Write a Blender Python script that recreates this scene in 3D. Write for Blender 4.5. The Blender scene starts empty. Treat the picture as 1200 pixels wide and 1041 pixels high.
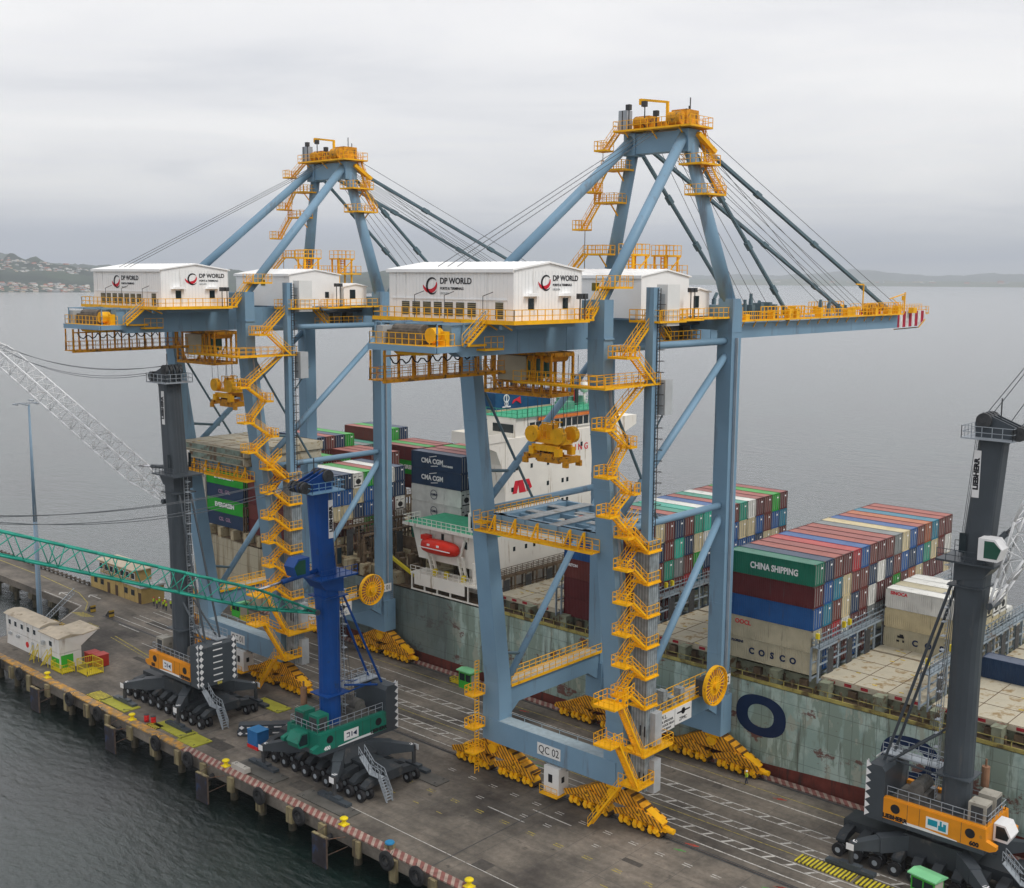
import bpy, math, random
from mathutils import Vector as V, Matrix
R_ = math.radians
random.seed(7)
scene = bpy.context.scene
COL = scene.collection

# ------------------------------------------------------------------ materials
MATS = {}
def nodes_of(name):
    m = bpy.data.materials.new(name); m.use_nodes = True
    nt = m.node_tree; b = nt.nodes['Principled BSDF']
    return m, nt, b
def mat(name, col, rough=0.5, metal=0.0, var=0.12, scale=0.6, dirt=None, dirt_amt=0.0, dirt_scale=0.5, streak=False, bump=0.0, bump_scale=8, spec=0.28):
    if name in MATS: return MATS[name]
    m, nt, b = nodes_of(name)
    N, L = nt.nodes, nt.links
    tc = N.new('ShaderNodeTexCoord'); co = tc.outputs['Object']
    nz = N.new('ShaderNodeTexNoise'); nz.inputs['Scale'].default_value = scale; nz.inputs['Detail'].default_value = 6
    L.new(co, nz.inputs['Vector'])
    mr = N.new('ShaderNodeMapRange'); mr.inputs[1].default_value = .3; mr.inputs[2].default_value = .7
    mr.inputs[3].default_value = 1 - var; mr.inputs[4].default_value = 1 + var
    L.new(nz.outputs['Fac'], mr.inputs[0])
    mul = N.new('ShaderNodeVectorMath'); mul.operation = 'SCALE'
    mul.inputs[0].default_value = col; L.new(mr.outputs[0], mul.inputs['Scale'])
    out = mul.outputs[0]
    if dirt:
        mp = N.new('ShaderNodeMapping'); L.new(co, mp.inputs['Vector'])
        mp.inputs['Scale'].default_value = (1.6, 1.6, .18) if streak else (1, 1, 1)
        n2 = N.new('ShaderNodeTexNoise'); n2.inputs['Scale'].default_value = dirt_scale; n2.inputs['Detail'].default_value = 8
        n2.inputs['Roughness'].default_value = .65
        L.new(mp.outputs[0], n2.inputs['Vector'])
        r2 = N.new('ShaderNodeMapRange'); r2.inputs[1].default_value = .66 - dirt_amt * .35; r2.inputs[2].default_value = .72 - dirt_amt * .2
        L.new(n2.outputs['Fac'], r2.inputs[0])
        mx = N.new('ShaderNodeMix'); mx.data_type = 'RGBA'
        L.new(r2.outputs[0], mx.inputs[0]); L.new(out, mx.inputs[6]); mx.inputs[7].default_value = (*dirt, 1)
        out = mx.outputs[2]
    L.new(out, b.inputs['Base Color'])
    b.inputs['Roughness'].default_value = rough; b.inputs['Metallic'].default_value = metal
    b.inputs['Specular IOR Level'].default_value = spec
    if bump:
        n3 = N.new('ShaderNodeTexNoise'); n3.inputs['Scale'].default_value = bump_scale; n3.inputs['Detail'].default_value = 4
        L.new(co, n3.inputs['Vector'])
        bp = N.new('ShaderNodeBump'); bp.inputs['Strength'].default_value = bump; bp.inputs['Distance'].default_value = .05
        L.new(n3.outputs['Fac'], bp.inputs['Height']); L.new(bp.outputs[0], b.inputs['Normal'])
    MATS[name] = m
    return m
def stripe_mat(name, c1, c2, scale=3.0, direction=(1, 0, 1), duty=.5, rough=.6):
    if name in MATS: return MATS[name]
    m, nt, b = nodes_of(name); N, L = nt.nodes, nt.links
    tc = N.new('ShaderNodeTexCoord')
    dp = N.new('ShaderNodeVectorMath'); dp.operation = 'DOT_PRODUCT'; dp.inputs[1].default_value = direction
    L.new(tc.outputs['Object'], dp.inputs[0])
    mu = N.new('ShaderNodeMath'); mu.operation = 'MULTIPLY'; mu.inputs[1].default_value = scale; L.new(dp.outputs['Value'], mu.inputs[0])
    fr = N.new('ShaderNodeMath'); fr.operation = 'FRACT'; L.new(mu.outputs[0], fr.inputs[0])
    gt = N.new('ShaderNodeMath'); gt.operation = 'GREATER_THAN'; gt.inputs[1].default_value = duty; L.new(fr.outputs[0], gt.inputs[0])
    nz = N.new('ShaderNodeTexNoise'); nz.inputs['Scale'].default_value = 1.3; nz.inputs['Detail'].default_value = 8; L.new(tc.outputs['Object'], nz.inputs['Vector'])
    mx = N.new('ShaderNodeMix'); mx.data_type = 'RGBA'; L.new(gt.outputs[0], mx.inputs[0])
    mx.inputs[6].default_value = (*c1, 1); mx.inputs[7].default_value = (*c2, 1)
    mr = N.new('ShaderNodeMapRange'); mr.inputs[1].default_value = .3; mr.inputs[2].default_value = .7; mr.inputs[3].default_value = .65; mr.inputs[4].default_value = 1.15
    L.new(nz.outputs['Fac'], mr.inputs[0])
    sc = N.new('ShaderNodeVectorMath'); sc.operation = 'SCALE'; L.new(mx.outputs[2], sc.inputs[0]); L.new(mr.outputs[0], sc.inputs['Scale'])
    L.new(sc.outputs[0], b.inputs['Base Color']); b.inputs['Roughness'].default_value = rough; b.inputs['Specular IOR Level'].default_value = .28
    MATS[name] = m; return m

STEEL = mat('crane_blue_paint', (.185, .31, .425), .45, var=.09, scale=.15, dirt=(.15, .20, .25), dirt_amt=.22, dirt_scale=.35, streak=True)
YEL = mat('safety_yellow_paint', (.90, .46, .004), .5, var=.12, scale=.8, dirt=(.50, .22, .01), dirt_amt=.2, dirt_scale=1.2)
YELD = mat('weathered_yellow', (.64, .28, .008), .6, var=.2, scale=1.2, dirt=(.12, .07, .03), dirt_amt=.4, dirt_scale=1.5)
WHITE = mat('white_cladding', (.88, .88, .87), .4, var=.03, scale=.5, dirt=(.55, .53, .5), dirt_amt=.1, streak=True)
WROOF = mat('white_roof_sheet', (.92, .92, .91), .4, var=.04, scale=.8)
GREYP = mat('grey_panel', (.42, .44, .45), .5)
BLACK = mat('black_rubber', (.018, .018, .02), .75, var=.3, scale=3)
DARK = mat('dark_machinery', (.05, .052, .055), .55, var=.3, scale=2)
SLATE = mat('slate_grey_paint', (.056, .068, .080), .42, var=.12, scale=.4, dirt=(.10, .10, .10), dirt_amt=.15, dirt_scale=.6, streak=True)
ROPE = mat('dark_steel_rope', (.09, .10, .11), .6)
STAY = mat('stay_paint', (.10, .16, .19), .5)
GLASS = mat('dark_glass', (.015, .025, .03), .08, var=.0)
GALV = mat('galvanised_steel', (.38, .42, .46), .45, metal=.3)
RED = mat('red_paint', (.62, .02, .02), .4, dirt=(.35, .03, .02), dirt_amt=.2)
TXW = mat('white_lettering', (.8, .8, .8), .5, var=.02)
TXB = mat('black_lettering', (.015, .015, .02), .5, var=.0)
TXN = mat('navy_lettering', (.006, .022, .075), .5, var=.1)
TXR = mat('red_lettering', (.65, .02, .04), .5, var=.02)
STRIPY = stripe_mat('yellow_grille', (.80, .36, .015), (.12, .055, .01), 1.75, (1, 0, .8), .66)

# ------------------------------------------------------------------ mesh builder
SPLIT = {'mast_lights', 'house_base', 'deck_vents', 'thin_strut', 'boom_fittings', 'beam_equipment', 'exhaust_pipe', 'bridge_windows', 'aft_coaming', 'yellow_boom', 'deck_house_green',
         'winch_block', 'backstay_strut', 'boom_cross_ties', 'winch_unit', 'equipment_box', 'apex_winch', 'edge_mark', 'round_vent', 'landing', 'stair', 'apex_leg_platform', 'house_walkway',
         'cable_arm', 'step_frame', 'rope_drum', 'lifting_eye', 'mooring_gear', 'white_markings', 'wing_bracket', 'cabinet_sign', 'lashing_panel', 'shaft_bracket', 'hydraulic_hose', 'chain', 'mast_collar', 'mast_door', 'warning_diamonds', 'panel_seam', 'company_sign', 'sign_graphic', 'seam_rib', 'support_pad'}
class MB:
    def __init__(s): s.v = []; s.f = []; s.m = []
    def add(s, vs, fs, mi=0):
        o = len(s.v); s.v += [tuple(x) for x in vs]
        for f in fs: s.f.append([i + o for i in f]); s.m.append(mi)
    def box(s, x0, x1, y0, y1, z0, z1, mi=0):
        if x1 < x0: x0, x1 = x1, x0
        if y1 < y0: y0, y1 = y1, y0
        if z1 < z0: z0, z1 = z1, z0
        s.add([(x0, y0, z0), (x1, y0, z0), (x1, y1, z0), (x0, y1, z0), (x0, y0, z1), (x1, y0, z1), (x1, y1, z1), (x0, y1, z1)],
              [(0, 3, 2, 1), (4, 5, 6, 7), (0, 1, 5, 4), (1, 2, 6, 5), (2, 3, 7, 6), (3, 0, 4, 7)], mi)
    def beam(s, p, q, w, h=None, mi=0, up=(0, 0, 1), w2=None, h2=None):
        h = w if h is None else h; w2 = w if w2 is None else w2; h2 = h if h2 is None else h2
        p = V(p); q = V(q); d = (q - p)
        if d.length < 1e-6: return
        d.normalize(); up = V(up)
        if abs(d.dot(up)) > .98: up = V((1, 0, 0)) if abs(d.x) < .9 else V((0, 1, 0))
        a = d.cross(up).normalized(); b = a.cross(d).normalized()
        vs = [p - a*w/2 - b*h/2, p + a*w/2 - b*h/2, p + a*w/2 + b*h/2, p - a*w/2 + b*h/2,
              q - a*w2/2 - b*h2/2, q + a*w2/2 - b*h2/2, q + a*w2/2 + b*h2/2, q - a*w2/2 + b*h2/2]
        s.add(vs, [(0, 1, 2, 3), (7, 6, 5, 4), (1, 0, 4, 5), (2, 1, 5, 6), (3, 2, 6, 7), (0, 3, 7, 4)], mi)
    def tube(s, p, q, r, n=10, r2=None, mi=0, caps=True):
        r2 = r if r2 is None else r2
        p = V(p); q = V(q); d = (q - p)
        if d.length < 1e-6: return
        d.normalize(); up = V((0, 0, 1)) if abs(d.z) < .95 else V((1, 0, 0))
        a = d.cross(up).normalized(); b = a.cross(d)
        vs = []
        for k in range(n):
            t = 2*math.pi*k/n; e = a*math.cos(t) + b*math.sin(t)
            vs += [p + e*r, q + e*r2]
        fs = [(2*k, 2*((k+1) % n), 2*((k+1) % n)+1, 2*k+1) for k in range(n)]
        if caps: fs += [tuple(2*k for k in range(n-1, -1, -1)), tuple(2*k+1 for k in range(n))]
        s.add(vs, fs, mi)
    def prism(s, pts, axis, a0, a1, mi=0):
        n = len(pts)
        def mk(u, w, a): return (a, u, w) if axis == 'x' else ((u, a, w) if axis == 'y' else (u, w, a))
        vs = [mk(u, w, a0) for u, w in pts] + [mk(u, w, a1) for u, w in pts]
        s.add(vs, [tuple(range(n)), tuple(range(2*n-1, n-1, -1))] + [(i, i+n, (i+1) % n+n, (i+1) % n) for i in range(n)], mi)
    def rail(s, pts, h=1.1, step=1.6, t=.06, mi=0, mids=2):
        for p, q in zip(pts[:-1], pts[1:]):
            p = V(p); q = V(q); L = (q-p).length
            if L < .05: continue
            for k in range(1, mids+1):
                z = V((0, 0, h*k/mids)); s.beam(p+z, q+z, t, t, mi)
            n = max(1, round(L/step))
            for i in range(n+1):
                c = p + (q-p)*i/n; s.beam(c, c+V((0, 0, h)), t, t, mi)
    def ring(s, c, r, t, axis='x', n=24, mi=0, w=None):
        w = t if w is None else w
        c = V(c)
        for k in range(n):
            a0, a1 = 2*math.pi*k/n, 2*math.pi*(k+1)/n
            def pt(a):
                u, x = r*math.cos(a), r*math.sin(a)
                return c + (V((0, u, x)) if axis == 'x' else V((u, 0, x)) if axis == 'y' else V((u, x, 0)))
            s.beam(pt(a0), pt(a1), t, w, mi, up={'x': (1, 0, 0), 'y': (0, 1, 0), 'z': (0, 0, 1)}[axis])
    def split(s, name, mats, parent, smooth):
        par = list(range(len(s.v)))
        def fd(i):
            while par[i] != i: par[i] = par[par[i]]; i = par[i]
            return i
        for f in s.f:
            a = fd(f[0])
            for j in f[1:]: par[fd(j)] = a
        comp = {}
        for i in range(len(s.v)): comp.setdefault(fd(i), []).append(i)
        bb = [([min(s.v[i][k] for i in c)-.04 for k in range(3)], [max(s.v[i][k] for i in c)+.04 for k in range(3)], c) for c in comp.values()]
        gp = list(range(len(bb)))
        def fg(i):
            while gp[i] != i: i = gp[i]
            return i
        for i in range(len(bb)):
            for j in range(i):
                if all(bb[i][0][k] <= bb[j][1][k] and bb[j][0][k] <= bb[i][1][k] for k in range(3)): gp[fg(i)] = fg(j)
        grp = {}
        for i in range(len(bb)): grp.setdefault(fg(i), set()).update(bb[i][2])
        first = None
        for vs in grp.values():
            g = MB(); idx = {v_: k for k, v_ in enumerate(sorted(vs))}; g.v = [s.v[v_] for v_ in sorted(vs)]
            for f, m_ in zip(s.f, s.m):
                if f[0] in idx: g.f.append([idx[i] for i in f]); g.m.append(m_)
            o = g._build(name, mats, parent, smooth); first = first or o
        return first
    def _build(s, name, mats, parent=None, smooth=False): return MB.build(s, '\0'+name, mats, parent, smooth)
    def build(s, name, mats, parent=None, smooth=False):
        if name in SPLIT and s.v: return s.split(name, mats, parent, smooth)
        name = name.lstrip('\0'); me = bpy.data.meshes.new(name); me.from_pydata(s.v, [], s.f)
        mats = mats if isinstance(mats, (list, tuple)) else [mats]
        for m in mats: me.materials.append(m)
        me.polygons.foreach_set('material_index', s.m)
        if smooth: me.polygons.foreach_set('use_smooth', [True]*len(s.f))
        me.update()
        o = bpy.data.objects.new(name, me); COL.objects.link(o)
        if parent: o.parent = parent
        return o

def tag(o, label=None, cat=None, group=None, kind=None):
    if label: o['label'] = label
    if cat: o['category'] = cat
    if group: o['group'] = group
    if kind: o['kind'] = kind
    return o
def empty(name, loc=(0, 0, 0), rz=0):
    o = bpy.data.objects.new(name, None); COL.objects.link(o)
    o.location = loc; o.rotation_euler = (0, 0, rz); o.empty_display_size = .5
    return o
def copy_tree(o, parent=None):
    c = o.copy(); COL.objects.link(c)
    if parent: c.parent = parent
    for ch in [x for x in list(bpy.data.objects) if x.parent == o]: copy_tree(ch, c)
    return c
FONT = None
def text(s, size, M, m, parent=None, name='lettering', align='CENTER', bold=0.0, sx=1.0, ext=.01):
    """letters as a thin mesh; M maps x=reading direction, y=up, z=out of the face"""
    cu = bpy.data.curves.new('tmp', 'FONT'); cu.body = s; cu.size = size; cu.align_x = align; cu.align_y = 'CENTER'
    cu.extrude = ext; cu.offset = bold; cu.resolution_u = 3
    t = bpy.data.objects.new('tmp', cu); COL.objects.link(t)
    bpy.context.view_layer.update()
    me = bpy.data.meshes.new_from_object(t.evaluated_get(bpy.context.evaluated_depsgraph_get()))
    bpy.data.objects.remove(t); bpy.data.curves.remove(cu)
    me.transform(M @ Matrix.Diagonal((sx, 1, 1, 1)))
    me.materials.clear(); me.materials.append(m)
    o = bpy.data.objects.new(name, me); COL.objects.link(o); me.name = name
    if parent: o.parent = parent
    return o
def frame(o, x, y):
    x = V(x).normalized(); y = V(y).normalized(); z = x.cross(y)
    return Matrix(((x.x, y.x, z.x, o[0]), (x.y, y.y, z.y, o[1]), (x.z, y.z, z.z, o[2]), (0, 0, 0, 1)))
def F_land(x, y, z): return frame((x, y, z), (1, 0, 0), (0, 0, 1))      # lettering on a face looking to -y
def F_bow(x, y, z): return frame((x, y, z), (0, 1, 0), (0, 0, 1))       # lettering on a face looking to +x

# ------------------------------------------------------------------ camera
cam_d = bpy.data.cameras.new('camera'); cam = bpy.data.objects.new('camera', cam_d); COL.objects.link(cam)
pt, yw, rl = .14320, .73461, .00666
Fv = V((-math.sin(yw)*math.cos(pt), math.cos(yw)*math.cos(pt), -math.sin(pt)))
Rv = Fv.cross(V((0, 0, 1))).normalized(); Uv = Rv.cross(Fv)
Rc = Rv*math.cos(rl) + Uv*math.sin(rl); Uc = -Rv*math.sin(rl) + Uv*math.cos(rl)
C0 = V((70.26, -100.88, 61.50))
cam.matrix_world = Matrix(((Rc.x, Uc.x, -Fv.x, C0.x), (Rc.y, Uc.y, -Fv.y, C0.y), (Rc.z, Uc.z, -Fv.z, C0.z), (0, 0, 0, 1)))
cam_d.sensor_width = 36; cam_d.lens = 36*1350.9/1200; cam_d.clip_start = 1; cam_d.clip_end = 80000
scene.camera = cam

# ------------------------------------------------------------------ sky and light
SUN_EL, SUN_AZ = R_(50), R_(15)      # azimuth of the sun measured from +x towards +y
w = bpy.data.worlds.new('World'); scene.world = w; w.use_nodes = True
nt = w.node_tree; N, L = nt.nodes, nt.links
bg = N['Background']; bg.inputs['Strength'].default_value = .083
sky = N.new('ShaderNodeTexSky'); sky.sky_type = 'NISHITA'; sky.sun_disc = False
sky.sun_elevation = SUN_EL; sky.sun_rotation = math.pi/2 - SUN_AZ
sky.air_density = 1.2; sky.dust_density = 2.0
tc = N.new('ShaderNodeTexCoord'); sep = N.new('ShaderNodeSeparateXYZ'); L.new(tc.outputs['Generated'], sep.inputs[0])
# cloud layer seen on a plane overhead: direction / (z + c)
ad = N.new('ShaderNodeMath'); ad.operation = 'ADD'; ad.inputs[1].default_value = .055; L.new(sep.outputs['Z'], ad.inputs[0])
mxz = N.new('ShaderNodeMath'); mxz.operation = 'MAXIMUM'; mxz.inputs[1].default_value = .03; L.new(ad.outputs[0], mxz.inputs[0])
dv = N.new('ShaderNodeVectorMath'); dv.operation = 'DIVIDE'
cmb = N.new('ShaderNodeCombineXYZ'); [L.new(mxz.outputs[0], cmb.inputs[i]) for i in range(3)]
L.new(tc.outputs['Generated'], dv.inputs[0]); L.new(cmb.outputs[0], dv.inputs[1])
n1 = N.new('ShaderNodeTexNoise'); n1.inputs['Scale'].default_value = .55; n1.inputs['Detail'].default_value = 12; n1.inputs['Roughness'].default_value = .52
n1.inputs['Distortion'].default_value = .6
L.new(dv.outputs[0], n1.inputs['Vector'])
cr = N.new('ShaderNodeValToRGB'); L.new(n1.outputs['Fac'], cr.inputs[0])
e = cr.color_ramp.elements; e[0].position = .30; e[0].color = (10.6, 10.7, 11.2, 1); e[1].position = .66; e[1].color = (14.2, 14.0, 13.9, 1)
k = e.new(.46); k.color = (12.6, 12.5, 12.7, 1)
# blue-grey band of thicker, farther cloud near the horizon
band = N.new('ShaderNodeValToRGB'); 
n2 = N.new('ShaderNodeTexNoise'); n2.inputs['Scale'].default_value = 2.2; n2.inputs['Detail'].default_value = 6
mp2 = N.new('ShaderNodeMapping'); mp2.inputs['Scale'].default_value = (1, 1, 9); L.new(tc.outputs['Generated'], mp2.inputs[0]); L.new(mp2.outputs[0], n2.inputs['Vector'])
wob = N.new('ShaderNodeMath'); wob.operation = 'MULTIPLY_ADD'; wob.inputs[1].default_value = .075; L.new(n2.outputs['Fac'], wob.inputs[0]); L.new(sep.outputs['Z'], wob.inputs[2])
L.new(wob.outputs[0], band.inputs[0])
be = band.color_ramp.elements; be[0].position = .036; be[0].color = (.30, .30, .30, 1); be[1].position = .112; be[1].color = (0, 0, 0, 1)
q = be.new(.048); q.color = (.6, .6, .6, 1); q = be.new(.058); q.color = (.95, .95, .95, 1); q = be.new(.068); q.color = (.70, .70, .70, 1); q = be.new(.082); q.color = (.18, .18, .18, 1)
mixb = N.new('ShaderNodeMix'); mixb.data_type = 'RGBA'; L.new(band.outputs[0], mixb.inputs[0]); L.new(cr.outputs[0], mixb.inputs[6]); mixb.inputs[7].default_value = (5.8, 6.6, 9.6, 1)
mixs = N.new('ShaderNodeMix'); mixs.data_type = 'RGBA'; mixs.inputs[0].default_value = .93
L.new(sky.outputs[0], mixs.inputs[6]); L.new(mixb.outputs[2], mixs.inputs[7]); L.new(mixs.outputs[2], bg.inputs[0])
sd = bpy.data.lights.new('sun', 'SUN'); sd.energy = 1.5; sd.angle = R_(14); sd.color = (1, .96, .9)
so = bpy.data.objects.new('sun', sd); COL.objects.link(so)
sdir = V((math.cos(SUN_EL)*math.cos(SUN_AZ), math.cos(SUN_EL)*math.sin(SUN_AZ), math.sin(SUN_EL)))
so.rotation_euler = sdir.to_track_quat('Z', 'Y').to_euler(); so.location = (0, 0, 200)
scene.view_settings.view_transform = 'Standard'; scene.view_settings.look = 'None'; scene.view_settings.exposure = 0; scene.view_settings.gamma = 1

WZ = -4.2
# ------------------------------------------------------------------ water
def water():
    m, nt, b = nodes_of('sea_water'); N, L = nt.nodes, nt.links
    tc = N.new('ShaderNodeTexCoord')
    b.inputs['Base Color'].default_value = (.006, .022, .020, 1); b.inputs['Roughness'].default_value = .2; b.inputs['IOR'].default_value = 1.45; b.inputs['Coat Weight'].default_value = .8; b.inputs['Coat Roughness'].default_value = .12; b.inputs['Coat IOR'].default_value = 1.5; b.inputs['Specular Tint'].default_value = (1, 1, 1, 1)
    n0 = N.new('ShaderNodeTexNoise'); n0.inputs['Scale'].default_value = .02; n0.inputs['Detail'].default_value = 5; L.new(tc.outputs['Object'], n0.inputs['Vector'])
    cr = N.new('ShaderNodeValToRGB'); L.new(n0.outputs['Fac'], cr.inputs[0])
    cr.color_ramp.elements[0].position = .35; cr.color_ramp.elements[0].color = (.001, .005, .005, 1)
    cr.color_ramp.elements[1].position = .68; cr.color_ramp.elements[1].color = (.004, .022, .017, 1)
    L.new(cr.outputs[0], b.inputs['Base Color'])
    mp = N.new('ShaderNodeMapping'); mp.inputs['Rotation'].default_value = (0, 0, R_(-35)); mp.inputs['Scale'].default_value = (1, 2.4, 1); L.new(tc.outputs['Object'], mp.inputs[0])
    a = N.new('ShaderNodeTexNoise'); a.inputs['Scale'].default_value = .42; a.inputs['Detail'].default_value = 7; a.inputs['Roughness'].default_value = .62; L.new(mp.outputs[0], a.inputs['Vector'])
    c = N.new('ShaderNodeTexNoise'); c.inputs['Scale'].default_value = .11; c.inputs['Detail'].default_value = 3; L.new(mp.outputs[0], c.inputs['Vector'])
    b1 = N.new('ShaderNodeBump'); b1.inputs['Strength'].default_value = .8; b1.inputs['Distance'].default_value = .42; L.new(a.outputs['Fac'], b1.inputs['Height'])
    b2 = N.new('ShaderNodeBump'); b2.inputs['Strength'].default_value = .5; b2.inputs['Distance'].default_value = .7; L.new(c.outputs['Fac'], b2.inputs['Height']); L.new(b1.outputs[0], b2.inputs['Normal'])
    L.new(b2.outputs[0], b.inputs['Normal']); L.new(b2.outputs[0], b.inputs['Coat Normal'])
    g = MB(); S = 45000
    g.add([(-S, -S, WZ), (S, -S, WZ), (S, S, WZ), (-S, S, WZ)], [(0, 1, 2, 3)])
    tag(g.build('water', m), kind='structure')
water()

# ------------------------------------------------------------------ far shores
def fbm(x, seed=0):
    r = 0; a = 1; f = 1
    for i in range(6):
        k = math.floor(x*f); t = x*f-k; t = t*t*(3-2*t)
        h = lambda n: (math.sin((n+seed*17.3+i*7.1)*127.1)*43758.5453) % 1
        r += a*(h(k)*(1-t)+h(k+1)*t-.5); a *= .5; f *= 2
    return r
def mat_hill(name, c1, c2, sc=.004):
    m, nt, b = nodes_of(name); N, L = nt.nodes, nt.links
    tc = N.new('ShaderNodeTexCoord'); n = N.new('ShaderNodeTexNoise'); n.inputs['Scale'].default_value = sc; n.inputs['Detail'].default_value = 9; n.inputs['Roughness'].default_value = .7
    L.new(tc.outputs['Object'], n.inputs['Vector']); cr = N.new('ShaderNodeValToRGB'); L.new(n.outputs['Fac'], cr.inputs[0])
    cr.color_ramp.elements[0].position = .42; cr.color_ramp.elements[0].color = (*c1, 1); cr.color_ramp.elements[1].position = .6; cr.color_ramp.elements[1].color = (*c2, 1)
    L.new(cr.outputs[0], b.inputs['Base Color']); b.inputs['Roughness'].default_value = .95
    return m
FOREST = mat_hill('forest_hillside', (.008, .022, .016), (.035, .06, .035))
FIELD = mat_hill('shore_fields', (.05, .09, .04), (.17, .16, .10), .002)
def px_dir(u):
    d = Fv + Rc*((u-600)/1350.9); return V((d.x, d.y, 0)).normalized()
HILLP = []
def hills(u0, u1, D, depth, prof, m, seed, rows=14, shore=4.0):
    """terrain sheet between two bearings; prof(u) gives crest height in metres"""
    g = MB(); n = int((u1-u0)/3); vs = []
    for j in range(rows+1):
        t = j/rows
        for i in range(n+1):
            u = u0+(u1-u0)*i/n; d = px_dir(u); r = D+depth*t
            env = math.sin(min(1, t*1.25)*math.pi/2)**1.3 if t < .8 else math.cos((t-.8)/.2*math.pi/2*.9)
            z = WZ+.5+(prof(u)+4)*env*(1+.35*fbm(u*.02*(1+t)+t*9, seed+j)) if j else WZ-1
            p = C0.xy.to_3d()*1 + d*r; vs.append((p.x, p.y, max(z, WZ+shore) if j else z))
    fs = [(j*(n+1)+i, j*(n+1)+i+1, (j+1)*(n+1)+i+1, (j+1)*(n+1)+i) for j in range(rows) for i in range(n)]
    g.add(vs, fs); return tag(g.build('hills', m, smooth=True), kind='structure'), vs, n
def gauss(u, c, s): return math.exp(-((u-c)/s)**2)
h1, hv, hn = hills(-160, 640, 4700, 2300, lambda u: 62+78*gauss(u, 20, 95)+22*gauss(u, 240, 90)+14*gauss(u, 430, 90), FOREST, 3)
hills(-200, 330, 8200, 3000, lambda u: 95+115*gauss(u, 5, 36)+55*gauss(u, 85, 55)+25*gauss(u, 200, 60), FOREST, 8)
hills(600, 1420, 13500, 4000, lambda u: 55+14*fbm(u*.01, 4), FIELD, 5)
hills(760, 1420, 18500, 5000, lambda u: 130+85*gauss(u, 1000, 45)+45*gauss(u, 1180, 60)+30*fbm(u*.02, 2), FOREST, 11)

# houses of the town on the left hillside and a few on the right shore
WALLC = [mat('render_'+n, c, .8, var=.1) for n, c in (('white', (.72, .70, .66)), ('cream', (.62, .52, .40)), ('pink', (.55, .33, .28)), ('grey', (.45, .46, .48)))]
ROOFC = [mat('roof_'+n, c, .8, var=.15) for n, c in (('red', (.34, .10, .06)), ('grey', (.28, .28, .29)), ('pale', (.55, .53, .5)))]
def house_mesh(wm, rm):
    g = MB(); g.box(-.5, .5, -.5, .5, 0, .55, 0)
    g.prism([(-.56, .55), (.56, .55), (0, .86)], 'x', -.54, .54, 1)
    o = g.build('hillside_house', [wm, rm]); me = o.data; bpy.data.objects.remove(o); return me
HM = [house_mesh(a, b) for a in WALLC for b in ROOFC]
rnd = random.Random(5)
def put_house(i, j, u, sz, lab, grp, vs, n, kk):
    pass
cells = []
for _ in range(265):
    u = rnd.uniform(-6, 112); t = rnd.random()
    if t < .55: v = rnd.uniform(.38, .72)*1.0      # the upper band
    else: v = rnd.uniform(.015, .17)               # the lower band by the shore
    cells.append((u, v))
def hill_point(u, v):
    jf = v*14; j = int(jf); fj = jf-j; fi = (u+160)/3; fi_ = fi-(int(fi)); i = int(fi)
    A = lambda jj, ii: V(hv[jj*(hn+1)+ii])
    a = A(j, i)*(1-fi_)+A(j, i+1)*fi_; b = A(j+1, i)*(1-fi_)+A(j+1, i+1)*fi_
    return a*(1-fj)+b*fj
for u, v in cells:
    p = hill_point(u, v)
    o = bpy.data.objects.new('hillside_house', rnd.choice(HM)); COL.objects.link(o)
    s = rnd.uniform(7, 14); o.location = p-V((0, 0, 1)); o.scale = (s*rnd.uniform(1, 2.2), s, s*rnd.uniform(.5, .9)); o.rotation_euler = (0, 0, rnd.uniform(0, 3.1))
    tag(o, 'tiny pale house with a pitched roof in the far town on the left shore', 'house', 'houses of the far hillside town')
for _ in range(26):
    u = rnd.uniform(900, 1215); d = px_dir(u); r = 14400+rnd.uniform(0, 900); p = C0.xy.to_3d()+d*r
    o = bpy.data.objects.new('shore_house', rnd.choice(HM)); COL.objects.link(o); s = rnd.uniform(25, 60)
    o.location = (p.x, p.y, 18+rnd.uniform(0, 16)); o.scale = (s*rnd.uniform(1, 2), s, s*.6); o.rotation_euler = (0, 0, rnd.uniform(0, 3))
    tag(o, 'speck of a pale house on the low far shore right of the booms', 'house', 'houses on the far right shore')

# air
hz = MB(); hz.box(-24000, 12000, -2000, 27000, WZ-6, 900)
hm = bpy.data.materials.new('haze_air'); hm.use_nodes = True; hn_ = hm.node_tree; hn_.nodes.remove(hn_.nodes['Principled BSDF'])
pv = hn_.nodes.new('ShaderNodeVolumePrincipled'); pv.inputs['Color'].default_value = (.87, .935, 1, 1); pv.inputs['Density'].default_value = 8e-5
hn_.links.new(pv.outputs[0], hn_.nodes['Material Output'].inputs['Volume'])
HAZE = True
if HAZE: tag(hz.build('haze', hm), kind='stuff')

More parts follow.
